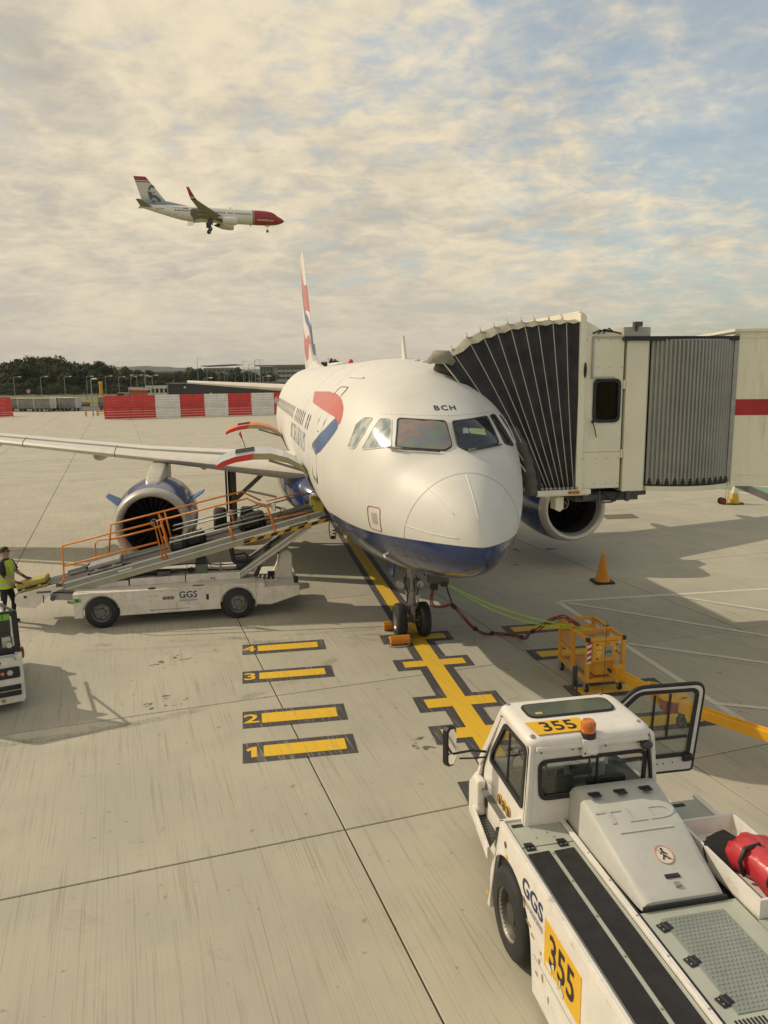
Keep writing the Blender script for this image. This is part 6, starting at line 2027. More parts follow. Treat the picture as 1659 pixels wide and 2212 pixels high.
ob('paper_note', MB().bx(.49, .56, .985, 1.03, RZ + .017, RZ + .019), mat('note_yellow', (.55, .38, .12), .6), sk)
sn = ob('number_plate', MB().add([(x, y, RZ + .004) for x, y in ((.31, .86), (.88, .86), (.87, .585), (.34, .585))], [(0, 1, 2, 3)]), SIGNY, roof)
letters('355', .27, lambda x, y: Vector((.605 + x * .92, .72 + y, RZ + .008)), BLKT, sn, bold=.012)
bc = ob('beacon', MB().lathe([(0, .075), (.05, .075), (.055, .068)], (.84, .56, 2.06), (0, 0, 1), 20), BLACK, TG, smooth=40)
ob('beacon_lens', MB().lathe([(.055, .066), (.06, .07), (.15, .066), (.17, .055), (.175, .001)], (.84, .56, 2.06), (0, 0, 1), 24), mat('beacon_amber', (.62, .17, .02), .12, coat=.6, var=.2, scale=30), bc, smooth=40)
rgm = MB()
for k in range(6):
    rgm.tube([(.84 + .070 * math.cos(a), .56 + .070 * math.sin(a), 2.125 + k * .015) for a in [2 * math.pi * q / 18 for q in range(18)]], .003, 4, closed=True)
ob('lens_ribs', rgm, MATS['beacon_amber'], bc)
ob('beacon_bracket', MB().bx(.76, .92, .49, .53, 1.90, 2.06).bx(.80, .9, .46, .5, 1.93, 1.98), CABW, TG)
ob('bracket_screw', MB().ell((.78, .485, 1.93), (.01, .008, .01), 6, 4).ell((.9, .455, 1.92), (.014, .01, .014), 6, 4).ell((.84, .46, 1.91), (.014, .012, .014), 6, 4), BLACK, TG)
for x, y in ((.29, .60), (1.42, .66), (.32, 1.32), (1.36, 1.34)):
    ob('roof_bolt', MB().lathe([(0, .026), (.008, .026), (.012, .012), (.022, .010), (.024, .001)], (x, y, RZ - .014), (0, 0, 1), 12), STEEL, roof)
rv_ = MB()
for x in (.36, .68, .75, 1.02, 1.36, 1.385):
    rv_.ell((x, .545, 1.955), (.009, .008, .009), 6, 4)
ob('wall_screws', rv_, BLACK, BW_, kind='stuff')
hn = ob('work_lamp', MB().ell((1.44, .52, 1.93), (.065, .05, .045), 12, 8), mat('lamp_grey', (.05, .05, .05), .4), TG, smooth=True)
ob('lamp_cable', MB().tube([(1.47, .54, 1.89), (1.50, .545, 1.7), (1.53, .55, 1.45), (1.54, .56, 1.28)], .018, 6), BLACK, hn)
# interior
dsh = ob('dashboard', MB().bx(.28, 1.5, 1.42, 1.74, 1.12, 1.30), mat('dash_grey', (.34, .33, .30), .6), TG, bev=.02)
bb = MB()
for k in range(4):
    bb.bx(.62 + k * .10, .70 + k * .10, 1.40, 1.43, 1.20, 1.27)
ob('dash_switches', bb, BLACK, dsh)
ob('steering_wheel', MB().tube([(.55 + .19 * math.cos(a), 1.30 + .12 * math.sin(a), 1.40 + .13 * math.sin(a)) for a in [2 * math.pi * k / 24 for k in range(24)]], .016, 6, closed=True).tube([(.55, 1.3, 1.40), (.55, 1.42, 1.24)], .03, 6).tube([(.37, 1.3, 1.4), (.73, 1.3, 1.4)], .014, 6), BLACK, TG)
st2 = ob('driver_seat', MB().bx(.38, .82, .78, 1.16, 1.02, 1.16), BLACK, TG, bev=.04)
ob('seat_back', MB().bx(.40, .80, .70, .80, 1.14, 1.58), BLACK, st2, bev=.04)
st3 = ob('passenger_seat', MB().bx(1.05, 1.42, .78, 1.16, 1.02, 1.14), BLACK, TG, bev=.04)
ob('cab_floor', MB().bx(.15, 1.64, .6, 1.8, .98, 1.01), mat('floor_grey', (.16, .16, .15), .8), TG)
rh = MB().bx(.76, .96, .68, .78, 1.60, 1.66).tube([(.92, .75, 1.85), (.95, .72, 1.72), (.90, .70, 1.62), (1.0, .70, 1.52)], .01, 5).ell((.92, .75, 1.87), (.03, .03, .05), 8, 6)
ob('radio_handset', rh, BLACK, TG)
ob('cab_tray', MB().bx(.9, 1.3, .64, .7, 1.5, 1.56), BLACK, TG)
ob('cab_handle', MB().tube([(1.1, 1.62, 1.30), (1.15, 1.55, 1.38), (1.35, 1.55, 1.40), (1.42, 1.62, 1.30)], .014, 6), WHITE, TG)
# open right-hand door
do = rpoly([(1.66, .82), (2.86, .80), (2.98, 1.88), (2.10, 1.90), (1.72, 1.58)], [.03, .04, .14, .12, .1], 5)
di = rpoly([(1.78, 1.01), (2.80, 1.00), (2.895, 1.825), (2.12, 1.845), (1.79, 1.56)], [.05, .06, .10, .09, .08], 5)
dr_ = ob('open_door', MB().ring(do, di, 'y', 1.86, 1.90), CABW, TG, bev=.006)
de = ob('door_edge_seal', MB().tube([(x, 1.88, z) for x, z in do], .026, 6, closed=True), BLACK, dr_, smooth=True)
dw = ob('door_window', MB().ring(rpoly([(1.77, 1.0), (2.81, .99), (2.905, 1.835), (2.11, 1.855), (1.78, 1.57)], [.05, .06, .10, .09, .08], 5), rpoly([(1.82, 1.045), (2.765, 1.035), (2.86, 1.795), (2.14, 1.815), (1.825, 1.55)], [.04, .05, .08, .07, .07], 5), 'y', 1.845, 1.87), BLACK, dr_)
ob('window_pane', MB().prism(rpoly([(1.80, 1.03), (2.78, 1.02), (2.875, 1.81), (2.13, 1.83), (1.81, 1.555)], [.04, .05, .08, .07, .07], 5), 'y', 1.876, 1.880), GLASS, dw)
ob('pane_divider', MB().beam((2.30, 1.86, 1.24), (2.33, 1.86, 1.79), .016, .025).beam((2.50, 1.86, 1.24), (2.53, 1.86, 1.79), .016, .025).beam((1.87, 1.86, 1.24), (2.77, 1.86, 1.24), .03, .025), BLACK, dw)
ob('door_handle', MB().bx(2.72, 2.84, 1.82, 1.86, .93, 1.02), BLACK, dr_, bev=.01)
dot = MB()
for x in (2.4, 2.48, 2.6):
    dot.ell((x, 1.858, .92), (.01, .006, .01), 6, 4)
ob('door_screws', dot, BLACK, dr_, kind='stuff')
ob('door_hinge', MB().cyl((1.67, 1.86, 1.0), (1.67, 1.86, 1.12), .02, n=8), BLACK, dr_)
# mirrors
ma = MB().tube([(.12, 1.42, 1.56), (.0, 1.50, 1.55), (-.10, 1.58, 1.50), (-.19, 1.62, 1.47)], .014, 6).tube([(.12, 1.42, 1.50), (.0, 1.5, 1.46), (-.12, 1.6, 1.42)], .010, 6)
mo_ = ob('mirror_arm', ma, BLACK, TG, smooth=True)
mm = MB()
sh = [(-.085, .20), (-.05, .235), (.05, .22), (.085, .17), (.085, -.17), (.03, -.235), (-.05, -.22), (-.085, -.17)]
MMx = Matrix.Translation((-.20, 1.64, 1.55)) @ Matrix.Rotation(R(38), 4, 'Z')
mm.add([MMx @ Vector((a, d, b_)) for d in (-.01, .06) for a, b_ in [(x * 1.0, z) for x, z in sh]], [tuple(range(8)), tuple(range(15, 7, -1))] + [(i, (i + 1) % 8, 8 + (i + 1) % 8, 8 + i) for i in range(8)])
mh = ob('mirror_housing', mm, BLACK, mo_, bev=.012)
ob('mirror_glass', MB().add([MMx @ Vector((x * .84, -.014, z * .88)) for x, z in sh], [tuple(range(8))]), mat('mirror_face', (.7, .7, .68), .08, .9), mh)
ob('front_mirror', MB().tube([(1.34, 1.86, 1.3), (1.36, 1.9, 1.9), (1.36, 1.88, 2.05)], .012, 6).bx(1.31, 1.37, 1.9, 1.93, 1.98, 2.22), BLACK, TG, bev=.008)
ob('aerial_whip', MB().tube([(1.40, 1.36, 2.1), (1.44, 1.4, 2.9)], .003, 5), BLACK, TG)
# lettering on the left side
tf = lambda y0, z0, sx=1.0: (lambda x, y: Vector((-.004, y0 - x * sx, z0 + y)))
letters('GGS', .23, tf(-.17, .985), BLUET, TG, bold=.02, sx=1.05)
ob('lettering_rule', MB().bx(-.004, -.002, -.40, .06, .862, .866), BLUET, TG)
letters('GATWICK GROUND SERVICES', .040, tf(-.17, .835), BLUET, TG, bold=.01, sx=.85)
s5 = ob('number_plate', MB().bx(-.005, -.001, -1.13, -.45, .58, 1.02), SIGNY, TG)
letters('355', .40, lambda x, y: Vector((-.009, -.79 - x * .92, .80 + y)), BLKT, s5, bold=.012, sx=.9)
pe = mat('peeled_cream', (.66, .62, .55), .6, dirt=.3)
def peel(y, z, w, h, n=9):
    P_ = []
    for k in range(n):
        a = 2 * math.pi * k / n
        q = random.uniform(.55, 1.1)
        P_.append((-.010, y + w * q * math.cos(a), z + h * q * math.sin(a)))
    return P_
pm_ = MB()
for y, z, w, h in ((-.56, .64, .09, .06), (-.68, .60, .09, .04), (-.80, .60, .06, .05), (-.64, .70, .03, .04), (-.78, .66, .012, .05)):
    pm_.face(peel(y, z, w, h))
ob('peeled_patch', pm_, pe, s5)
rst = mat('rust_streak', (.33, .22, .10), .8, var=.3)
rm_ = MB()
for y, z, w, h in ((.02, .82, .03, .06), (-.10, .70, .08, .02), (-.2, .64, .05, .015), (-.35, .52, .02, .03), (-.42, .42, .02, .05), (-.3, .36, .03, .02), (-.55, .32, .015, .04), (-.38, .62, .015, .02)):
    rm_.face([(-.003, p[1], p[2]) for p in peel(y, z, w, h)])
ob('rust_patch', rm_, rst, TG)
ob('side_seam', MB().bx(-.006, 0, -3.0, -.22, .485, .497), GREYP, TG)
sd2 = MB()
for y, z in ((.46, .98), (1.0, .22)):
    sd2.cyl((-.006, y, z), (0, y, z), .024, n=14)
ob('tie_down_dot', sd2, SIGNY, TG)
ob('side_slot', MB().prism(rpoly(rect(.47, .53, 1.05, 1.11), .028, 3), 'x', -.004, .0), mat('slot_brown', (.10, .07, .06), .7), TG)
for k, c in enumerate('TCR'):
    yc = 1.22 - k * .117
    zc_ = 1.06 - k * .0 
    d = ob('badge', MB().cyl((.197, yc, 1.115), (.206, yc, 1.115), .060, n=22), SIGNY, lw)
    ob('badge_ring', MB().cyl((.193, yc, 1.115), (.198, yc, 1.115), .050, n=22), mat('badge_purple', (.06, .03, .06), .5), d)
    letters(c, .085, lambda x, y: Vector((.189, yc - x, 1.115 + y)), SIGNY, d, bold=.025)
letters('AIRBUS', .072, lambda x, y: Vector((.192, 1.475 - x, 1.14 + y)), mat('grey_lettering', (.20, .20, .22), .5), lw, bold=.0)
letters('RANGE', .072, lambda x, y: Vector((.192, 1.475 - x, 1.065 + y)), MATS['grey_lettering'], lw, bold=.0)
TGM = Matrix.Translation((1.22, 6.26, 0)) @ Matrix.Rotation(R(11.5), 4, 'Z')
# red bag and dark flap lying in the tray: things of their own
bgt = thing('red_bag', 'shiny red bag with black straps lying in the tug side tray', 'bag', tuple(TGM @ Vector((1.93, -.74, DZ))), 20)
rg = []
RBM = mat('red_pvc', (.48, .035, .045), .3, var=.1, bump=.4, bscale=9, coat=.3)
for u, s in ((-1, .55), (-.9, .85), (-.4, 1.0), (.2, .95), (.7, 1.0), (.93, .8), (1, .5)):
    rg.append([(s * .21 * math.copysign(abs(math.cos(a)) ** .7, math.cos(a)) + .03 * math.sin(u * 4), u * .40, .14 + s * .15 * math.copysign(abs(math.sin(a)) ** .7, math.sin(a)) + .020 * math.sin(7 * a + 4 * u) + .014 * math.sin(11 * u + 3 * a)) for a in [2 * math.pi * k / 24 for k in range(24)]])
ob('bag_body', MB().loft(rg), RBM, bgt, smooth=True)
for y in (.14, -.16):
    ob('bag_strap', MB().tube([(-.19, y, .06), (-.23, y + .02, .18), (-.16, y + .04, .28), (-.02, y + .02, .30)], .020, 6), BLACK, bgt, smooth=True)
fl_ = MB()
rgs = []
for k in range(7):
    q = k / 6
    w = .17 * math.sin(math.pi * (q * .7 + .2))
    rgs.append([(-.1 + q * .2, -w, .0 + .24 * q), (-.1 + q * .2, w, .02 + .24 * q), (-.1 + q * .2, w, .035 + .24 * q), (-.1 + q * .2, -w, .015 + .24 * q)])
rbf = ob('rubber_flap', fl_.loft(rgs), RUB)
rbf.location = TGM @ Vector((1.68, -.36, DZ + .01))
rbf.rotation_euler = (R(12), R(-8), R(60))
tag(rbf, 'dark rubber flap leaning on the red bag in the tray', 'flap')

# ------------------------------------------------------------------ the airliner on approach
FY = thing('landing_airliner', 'red-nosed white airliner low in the sky with its wheels down', 'airliner', (-42.5, 208.4, 46.2), 0)
FY.scale = (.915, .915, .915)
FY.rotation_euler = (R(2.0), R(.8), R(16))
# local: +X nose, +Y far side, z up; 39.5 m long, nose at +19.7
FW = mat('flying_white', (.80, .77, .68), .35, var=.03, scale=.2)
FR = mat('flying_red', (.36, .028, .028), .35, var=.05, scale=.3)
FG = mat('flying_grey', (.30, .28, .24), .5, var=.08, scale=.3)
FN = mat('flying_navy', (.03, .035, .07), .4)
FS = [(19.7, .02, -.55, -.5), (19.5, .28, -.85, -.22), (19.1, .55, -1.1, .05), (18.4, .95, -1.4, .42), (17.6, 1.25, -1.62, .85), (16.9, 1.48, -1.75, 1.38), (16, 1.7, -1.85, 1.72), (14.5, 1.85, -1.95, 1.93), (12.5, 1.88, -2.0, 1.98), (8, 1.88, -2.0, 2.0), (0, 1.88, -2.0, 2.0), (-6, 1.88, -2.0, 2.0), (-8.5, 1.85, -1.75, 2.0), (-11, 1.7, -1.2, 2.0), (-14, 1.35, -.45, 1.95), (-17, .85, .35, 1.8), (-19, .45, .85, 1.6), (-19.8, .2, 1.1, 1.45)]
def fring(x, w, zb, zt):
    return [(x, w * math.cos(a), (zb + zt) / 2 + (zt - zb) / 2 * math.sin(a)) for a in [2 * math.pi * k / 36 for k in range(36)]]
def fat(x):
    for a, b_ in zip(FS, FS[1:]):
        if a[0] >= x >= b_[0]:
            u = (a[0] - x) / (a[0] - b_[0])
            return [a[i] * (1 - u) + b_[i] * u for i in (1, 2, 3)]
    return [.1, 0, .1]
ob('fuselage', MB().loft([fring(*s) for s in FS if s[0] <= 10.95] if False else [fring(10.6, *fat(10.6))] + [fring(*s) for s in FS if s[0] < 10.6]), FW, FY, smooth=60)
ob('red_nose', MB().loft([fring(*s) for s in FS if s[0] > 11.0] + [fring(11.0, *fat(11.0))]), FR, FY, smooth=60)
ob('fuselage_band', MB().loft([fring(11.0, *fat(11.0)), fring(10.88, *fat(10.88)), ]), WHITE, FY, smooth=60)
ob('fuselage_band', MB().loft([fring(10.88, *fat(10.88)), fring(10.6, *fat(10.6))]), FN, FY, smooth=60)
def fsd(x, z, off=.02):
    w, zb, zt = fat(x)
    c, h = (zb + zt) / 2, (zt - zb) / 2
    return Vector((x, -w * math.sqrt(max(0, 1 - ((z - c) / h) ** 2)) - off, z))
win = MB()
for k in range(52):
    x = -10.3 + k * .51 * .995
    if x < 10.4 and not (5.0 < x < 5.9) and not (3.3 < x < 3.7):
        win.face([fsd(x + a, .55 + b_) for a, b_ in ((-.14, -.2), (.14, -.2), (.14, .2), (-.14, .2))])
ob('cabin_windows', win, FN, FY)
ck = MB()
for pts in ([(17.55, .55), (17.0, .62), (16.75, 1.15), (17.15, 1.2)], [(16.9, .66), (16.45, .7), (16.35, 1.1), (16.62, 1.16)], [(18.0, .42), (17.65, .52), (17.25, 1.15), (17.5, 1.0)]):
    ck.face([fsd(x, z, .03) for x, z in pts])
ob('cockpit_windows', ck, DGLASS, FY)
for x in (14.4, -12.2):
    z0 = -.55
    dd = [(x - .4, z0), (x + .4, z0), (x + .4, z0 + 1.75), (x - .4, z0 + 1.75)]
    ob('door_outline', MB().tube([fsd(a, b_, .03) for a, b_ in dd], .035, 4, closed=True), mat('outline_pale', (.5, .30, .26), .5) if x > 0 else FN, FY)
letters('norwegian.com', .80, lambda x, y: fsd(14.2 + x, -.72 + y, .03), WHITE, FY, bold=.02, sx=.95)
letters('LN-DYA', .62, lambda x, y: fsd(-14.4 + x, .75 + y, .03), FN, FY, bold=.01)
ob('flag_mark', MB().face([fsd(a, b_, .03) for a, b_ in ((-8.3, 1.05), (-6.9, 1.05), (-6.9, 1.35), (-8.3, 1.35))]), FR, FY)
ob('title_line', MB().face([fsd(a, b_, .03) for a, b_ in ((-11, 1.12), (-8.6, 1.12), (-8.6, 1.22), (-11, 1.22))]).face([fsd(a, b_, .03) for a, b_ in ((-10.8, -.55), (-8, -.55), (-8, -.47), (-10.8, -.47))]), FN, FY)
# wings
def fwing(sg):
    rr = []
    for y, le, c, z, t in ((1.5, 4.4, 8.0, -1.2, 1.2), (5.5, 1.4, 5.0, -.75, 1.0), (10, -1.3, 3.4, -.15, .9), (15, -4.2, 2.0, .55, .8), (16.9, -5.3, 1.5, .85, .8)):
        rr.append([(le - u * c, sg * y, z + v * c * t) for u, v in UP] + [(le - u * c, sg * y, z + v * c * t) for u, v in LO[::-1][1:-1]])
    return MB().loft(rr)
for sg in (-1, 1):
    w_ = ob('wing', fwing(sg), FG, FY, smooth=50)
    for nm, m_, q0, q1 in (('winglet_base', FN, 0, .16), ('winglet_band', WHITE, .16, .27), ('winglet', FR, .27, 1)):
        rr = []
        for q in (q0, (q0 + q1) / 2, q1):
            y, z = 16.9 + .75 * math.sin(min(1, q * 1.6) * math.pi / 2), .85 + 2.9 * q ** 1.25
            le, c = -5.3 - 2.0 * q, 1.55 - .9 * q
            t = .10
            rr.append([(le, sg * y, z), (le - c * .3, sg * (y + t * (1 - q * .6)), z), (le - c, sg * y, z), (le - c * .3, sg * (y - t * (1 - q * .6)), z)])
        ob(nm, MB().loft(rr), m_, w_)
    fl = MB()
    for y0, y1, x0, x1 in ((1.9, 5.3, -3.4, -3.6), (5.8, 10.5, -3.6, -4.7)):
        for d, dz, cc_ in ((0, -.5, 1.3), (-1.1, -1.0, .9), (-1.8, -1.6, .6)):
            z0, z1 = -1.05 + .12 * (y0 - 2), -1.05 + .12 * (y1 - 2)
            fl.add([(xq + d - (1 - a) * cc_ + .2, sg * yq, zq + dz * (1 if a == 0 else .1) + t) for t in (0, .08) for (xq, yq, zq) in ((x0, y0, z0), (x1, y1, z1)) for a in (0, 1)], [(0, 1, 3, 2), (4, 6, 7, 5), (0, 2, 6, 4), (1, 5, 7, 3), (0, 4, 5, 1), (2, 3, 7, 6)])
    ob('flap', fl, FG, w_)
    for y in (3.6, 7.3, 10.2):
        ob('flap_fairing', MB().ell((-3.2 - .25 * (y - 3), sg * y, -1.25 + .12 * (y - 3)), (1.7, .22, .33), 10, 8), FG, w_, smooth=True)
    e0 = Vector((5.9, sg * 4.85, -1.95))
    n_ = ob('engine', MB().lathe([(0, .85), (.05, .95), (.5, 1.08), (1.6, 1.1), (3.0, .98), (3.9, .78), (3.92, .74), (3.0, .72)], e0, (-1, 0, 0), 28).lathe([(0, .85), (.3, .76), (1.2, .76), (1.21, .001)], e0, (-1, 0, 0), 24), FW, FY, smooth=35)
    ob('exhaust', MB().lathe([(3.5, .6), (4.6, .48), (5.1, .28), (5.6, .02)], e0, (-1, 0, 0), 20), DSTEEL, n_, smooth=40)
    ob('pylon', MB().prism([(4.9, -.95), (2.0, -.75), (.6, -1.0), (1.6, -1.7), (4.4, -1.2)], 'y', sg * 4.85 - .18, sg * 4.85 + .18), FW, FY)
    gr_ = ob('main_gear', MB().cyl((-1.2, sg * 2.86, -1.2), (-1.2, sg * 2.86, -4.0), .16, n=10).beam((-1.2, sg * 2.8, -2.2), (-.6, sg * 1.2, -1.6), .16, .16).bx(-1.9, -.5, sg * 3.1 - .04, sg * 3.1 + .04, -3.0, -1.5), DSTEEL, FY)
    for d in (-.4, .4):
        wheel(gr_, (-1.2, sg * 2.86 + d, -4.05), .57, .36, (0, -1, 0), .5, GW, 'wheel', n=16)
ng_ = ob('nose_gear', MB().cyl((14.9, 0, -1.8), (14.9, 0, -3.4), .09, n=8).bx(14.2, 15.5, -.4, -.36, -2.15, -1.75).bx(14.2, 15.5, .36, .4, -2.15, -1.75), FW, FY)
for d in (-.2, .2):
    wheel(ng_, (14.9, d, -3.45), .36, .2, (0, -1, 0), .5, GW, 'wheel', n=14)
# fin and tail
def ffin(q0, q1, m_, nm, par=None):
    rr = []
    for q in (q0, (q0 + q1) / 2, q1):
        z = 1.6 + 7.3 * q
        le, te = -11.6 - 6.1 * q, -18.6 - 2.3 * q
        t = .30 - .2 * q
        rr.append([(le, 0, z), (le - (le - te) * .3, t, z), (te, 0, z), (le - (le - te) * .3, -t, z)])
    return ob(nm, MB().loft(rr), m_, par or FY)
def fade():
    m = bpy.data.materials.new('flying_fin')
    m.use_nodes = True
    t = m.node_tree
    b = t.nodes['Principled BSDF']
    co = t.nodes.new('ShaderNodeTexCoord')
    s = t.nodes.new('ShaderNodeSeparateXYZ')
    lk(t, co.outputs['Object'], s.inputs[0])
    lk(t, mixc(t, ramp(t, s.outputs[2], 4.6, 1.7), (.62, .60, .53), (.20, .27, .33)), b.inputs['Base Color'])
    return m
fnn = ffin(0, .80, fade(), 'tail_fin')
ffin(.80, .835, FN, 'fin_band', fnn); ffin(.835, .86, WHITE, 'fin_band', fnn); ffin(.86, 1, FR, 'fin_tip', fnn)
ob('dorsal_fillet', MB().loft([[(-6.5, .05, 1.95), (-6.5, -.05, 1.95), (-6.5, 0, 2.0)], [(-12.6, .22, 1.8), (-12.6, -.22, 1.8), (-12.6, 0, 3.0)]]), MATS.get('x') or mat('fillet_grey', (.34, .38, .40), .4), FY)
# a plain dark figure with a cap printed on the fin (generic)
pt_ = MB()
def fp(x, z):
    return (x, -.34 + .02 * (z - 2), z)
for poly in ([(-16.9, 6.35), (-16.7, 6.75), (-16.2, 6.9), (-15.7, 6.7), (-15.5, 6.35), (-15.4, 6.2), (-15.6, 6.15), (-16.95, 6.2)],
             [(-17.0, 6.2), (-16.6, 6.2), (-16.6, 5.5), (-16.95, 5.4), (-17.2, 5.8)],
             [(-15.9, 5.1), (-15.6, 5.3), (-15.5, 4.9), (-16.0, 4.7)],
             [(-17.4, 5.2), (-16.4, 5.0), (-15.9, 4.3), (-15.2, 4.3), (-14.4, 3.7), (-13.9, 3.0), (-14.3, 2.6), (-14.9, 2.8), (-15.2, 3.5), (-16.1, 3.6), (-16.7, 2.9), (-17.0, 3.7)],
             [(-16.4, 2.9), (-15.4, 2.9), (-15.4, 2.5), (-16.4, 2.4)]):
    pt_.face([fp(x, z) for x, z in poly])
ob('fin_figure', pt_, mat('figure_grey', (.10, .115, .14), .6), fnn)
for sg in (-1, 1):
    rr = []
    for q in (0, .5, 1):
        le, c = -16.2 - 3.0 * q, 3.2 - 1.9 * q
        rr.append([(le - u * c, sg * (.6 + 6.5 * q), 1.15 + .75 * q + v * c * .8) for u, v in UP] + [(le - u * c, sg * (.6 + 6.5 * q), 1.15 + .75 * q + v * c * .8) for u, v in LO[::-1][1:-1]])
    ob('tailplane', MB().loft(rr), FG, FY, smooth=50)
ob('satcom_fairing', MB().ell((-3.2, 0, 2.05), (1.4, .4, .32), 12, 8), FG, FY, smooth=True)
ob('belly_aerial', MB().bx(10.0, 10.3, -.03, .03, -2.4, -1.98).bx(4.5, 4.8, -.03, .03, 1.98, 2.35), FG, FY)

# ------------------------------------------------------------------ jet-blast fence panels
BFR = mat('fence_red', (.60, .04, .035), .5, var=.15, scale=1, dirt=.3)
BFW = mat('fence_white', (.78, .76, .70), .5, var=.10, scale=1, dirt=.35)
BM = Matrix.Translation((-38.0, 107.04, 0)) @ Matrix.Rotation(R(21.94), 4, 'Z')
def fence_panel(name_m, loc, rz, label, lean=0.0):
    t = thing('blast_fence_panel', label, 'fence panel', loc, rz, 'red and white blast fence panels')
    t.rotation_euler = (R(-lean), 0, R(rz))
    rr = random.Random(int(loc[0] * 10))
    for k in range(9):
        z0 = .06 + k * .352
        for h in (0, 1):
            x0 = .04 + h * 1.66
            mb = MB().prism([(-.03 + rr.uniform(-.01, .01), z0), (-.05, z0 + .16), (-.03, z0 + .325 + rr.uniform(-.02, .0)), (.0, z0 + .325), (.0, z0)], 'x', x0, x0 + 1.64)
            ob('slat', mb, name_m, t)
    for x in (.03, 1.68, 3.34):
        ob('fence_post', MB().beam((x, .03, 0), (x, .03, 3.22), .06, .08).beam((x, .1, 3.1), (x, 1.6, 0), .05, .05), name_m, t)
    return t
for k, (c, lb) in enumerate(((BFR, 'leftmost red panel of the long blast fence run'), (BFR, 'second red blast fence panel, joined to the leftmost one'), (BFW, 'white blast fence panel next to the double red one'), (BFR, 'single red blast fence panel between the first and second white ones'), (BFW, 'white blast fence panel in the middle of the run'), (BFR, 'red blast fence panel behind the orange cargo door'), (BFW, 'white blast fence panel nearest the airliner'), (BFR, 'red blast fence panel half hidden by the fuselage'))):
    p = BM @ Vector((k * 3.385, 0, 0))
    fence_panel(c, tuple(p), 21.94 + (k * 7 % 5 - 2) * .35, lb, (k * 3 % 4) * .5)
fence_panel(BFR, (-58.9, 117.3, 0), 38, 'separate leaning red fence panel at the far left edge', 24)
fence_panel(BFR, (-61.6, 115.2, 0), 38, 'outermost leaning red fence panel cut by the left edge', 24)

# ------------------------------------------------------------------ baggage dollies
CURT2 = mat('dolly_side_grey', (.22, .22, .20), .6, var=.2, scale=2)
DOLW = mat('dolly_white', (.60, .58, .50), .5, var=.08)
def dolly(loc, rz, label):
    t = thing('baggage_dolly', label, 'dolly', loc, rz, 'covered baggage dollies parked by the fence')
    ob('dolly_end', MB().prism([(-.75, .55), (.75, .55), (.95, 1.2), (.9, 2.25), (-.9, 2.25), (-.95, 1.2)], 'x', -1.6, -1.5), DOLW, t)
    ob('dolly_end', MB().prism([(-.75, .55), (.75, .55), (.95, 1.2), (.9, 2.25), (-.9, 2.25), (-.95, 1.2)], 'x', 1.5, 1.6), DOLW, t)
    ob('side_curtain', MB().prism([(-.72, .58), (.72, .58), (.90, 1.2), (.86, 2.2), (-.86, 2.2), (-.90, 1.2)], 'x', -1.5, 1.5), CURT2, t)
    ob('dolly_roof', MB().bx(-1.62, 1.62, -.93, .93, 2.25, 2.33), DOLW, t)
    ob('dolly_frame', MB().bx(-1.6, 1.6, -.75, .75, .42, .55).beam((1.6, 0, .45), (2.3, 0, .4), .06, .06), DSTEEL, t)
    for x in (-1.1, 1.1):
        for y in (-.6, .6):
            wheel(t, (x, y, .22), .22, .14, (0, -1 if y < 0 else 1, 0), .5, DSTEEL, 'dolly_wheel', n=12)
    return t
d0 = dolly((-58.9, 137.0, 0), -8, 'front right dolly of the left-hand train')
spots = [((-62.3, 138.3), 'middle dolly of the left-hand train'), ((-65.6, 140.6), 'rear dolly of the left-hand train, half behind the red panel'),
         ((-54.9, 138.0), 'front dolly of the second train, nearest the lamp post'), ((-57.6, 141.0), 'middle dolly of the second train'), ((-60.4, 144.0), 'rear dolly of the second train'),
         ((-49.6, 142.0), 'dolly beside the lamp post, left of the long fence'), ((-47.4, 143.5), 'dolly just peeping out behind the leftmost fence panel')]
for (x, y), lb in spots:
    dup(d0, (x, y, 0), -8, lb)

# yellow barrier posts and pipe rail
YB = mat('barrier_yellow', (.66, .36, .03), .5)
def barrier(loc, rz, label, L, H, cat='barrier'):
    t = thing('yellow_barrier', label, cat, loc, rz)
    ob('barrier_post', MB().bx(-L / 2, -L / 2 + .3, -.12, .12, 0, H), YB, t, bev=.03)
    if L > .5:
        ob('barrier_post', MB().bx(L / 2 - .3, L / 2, -.12, .12, 0, H), YB, t, bev=.03)
        ob('barrier_rail', MB().bx(-L / 2 + .3, L / 2 - .3, -.08, .08, H * .72, H).bx(-L / 2 + .3, L / 2 - .3, -.08, .08, H * .3, H * .45), YB, t)
barrier((-42.6, 118.6, 0), 20, 'yellow double-post barrier right of the lamp post', 1.35, .78)
barrier((-44.7, 118.0, 0), 20, 'short single yellow bollard left of the lamp post', .3, .72, 'bollard')
tag(ob('pipe_rail', MB().tube([(-61.8, 157, 0), (-61.8, 157, .7), (-50.2, 163, .7), (-50.2, 163, 0)], .12, 6).tube([(-56, 160, 0), (-56, 160, .7)], .12, 6), YB), 'low yellow pipe rail behind the baggage dollies', 'rail')
hm = MB()
for k in range(4):
    hm.face([(-46.6 + k * .55, 117.2, .006), (-46.3 + k * .55, 117.2, .006), (-45.7 + k * .55, 119.4, .006), (-46.0 + k * .55, 119.4, .006)])
ob('hatched_marking', hm, PW, kind='structure')

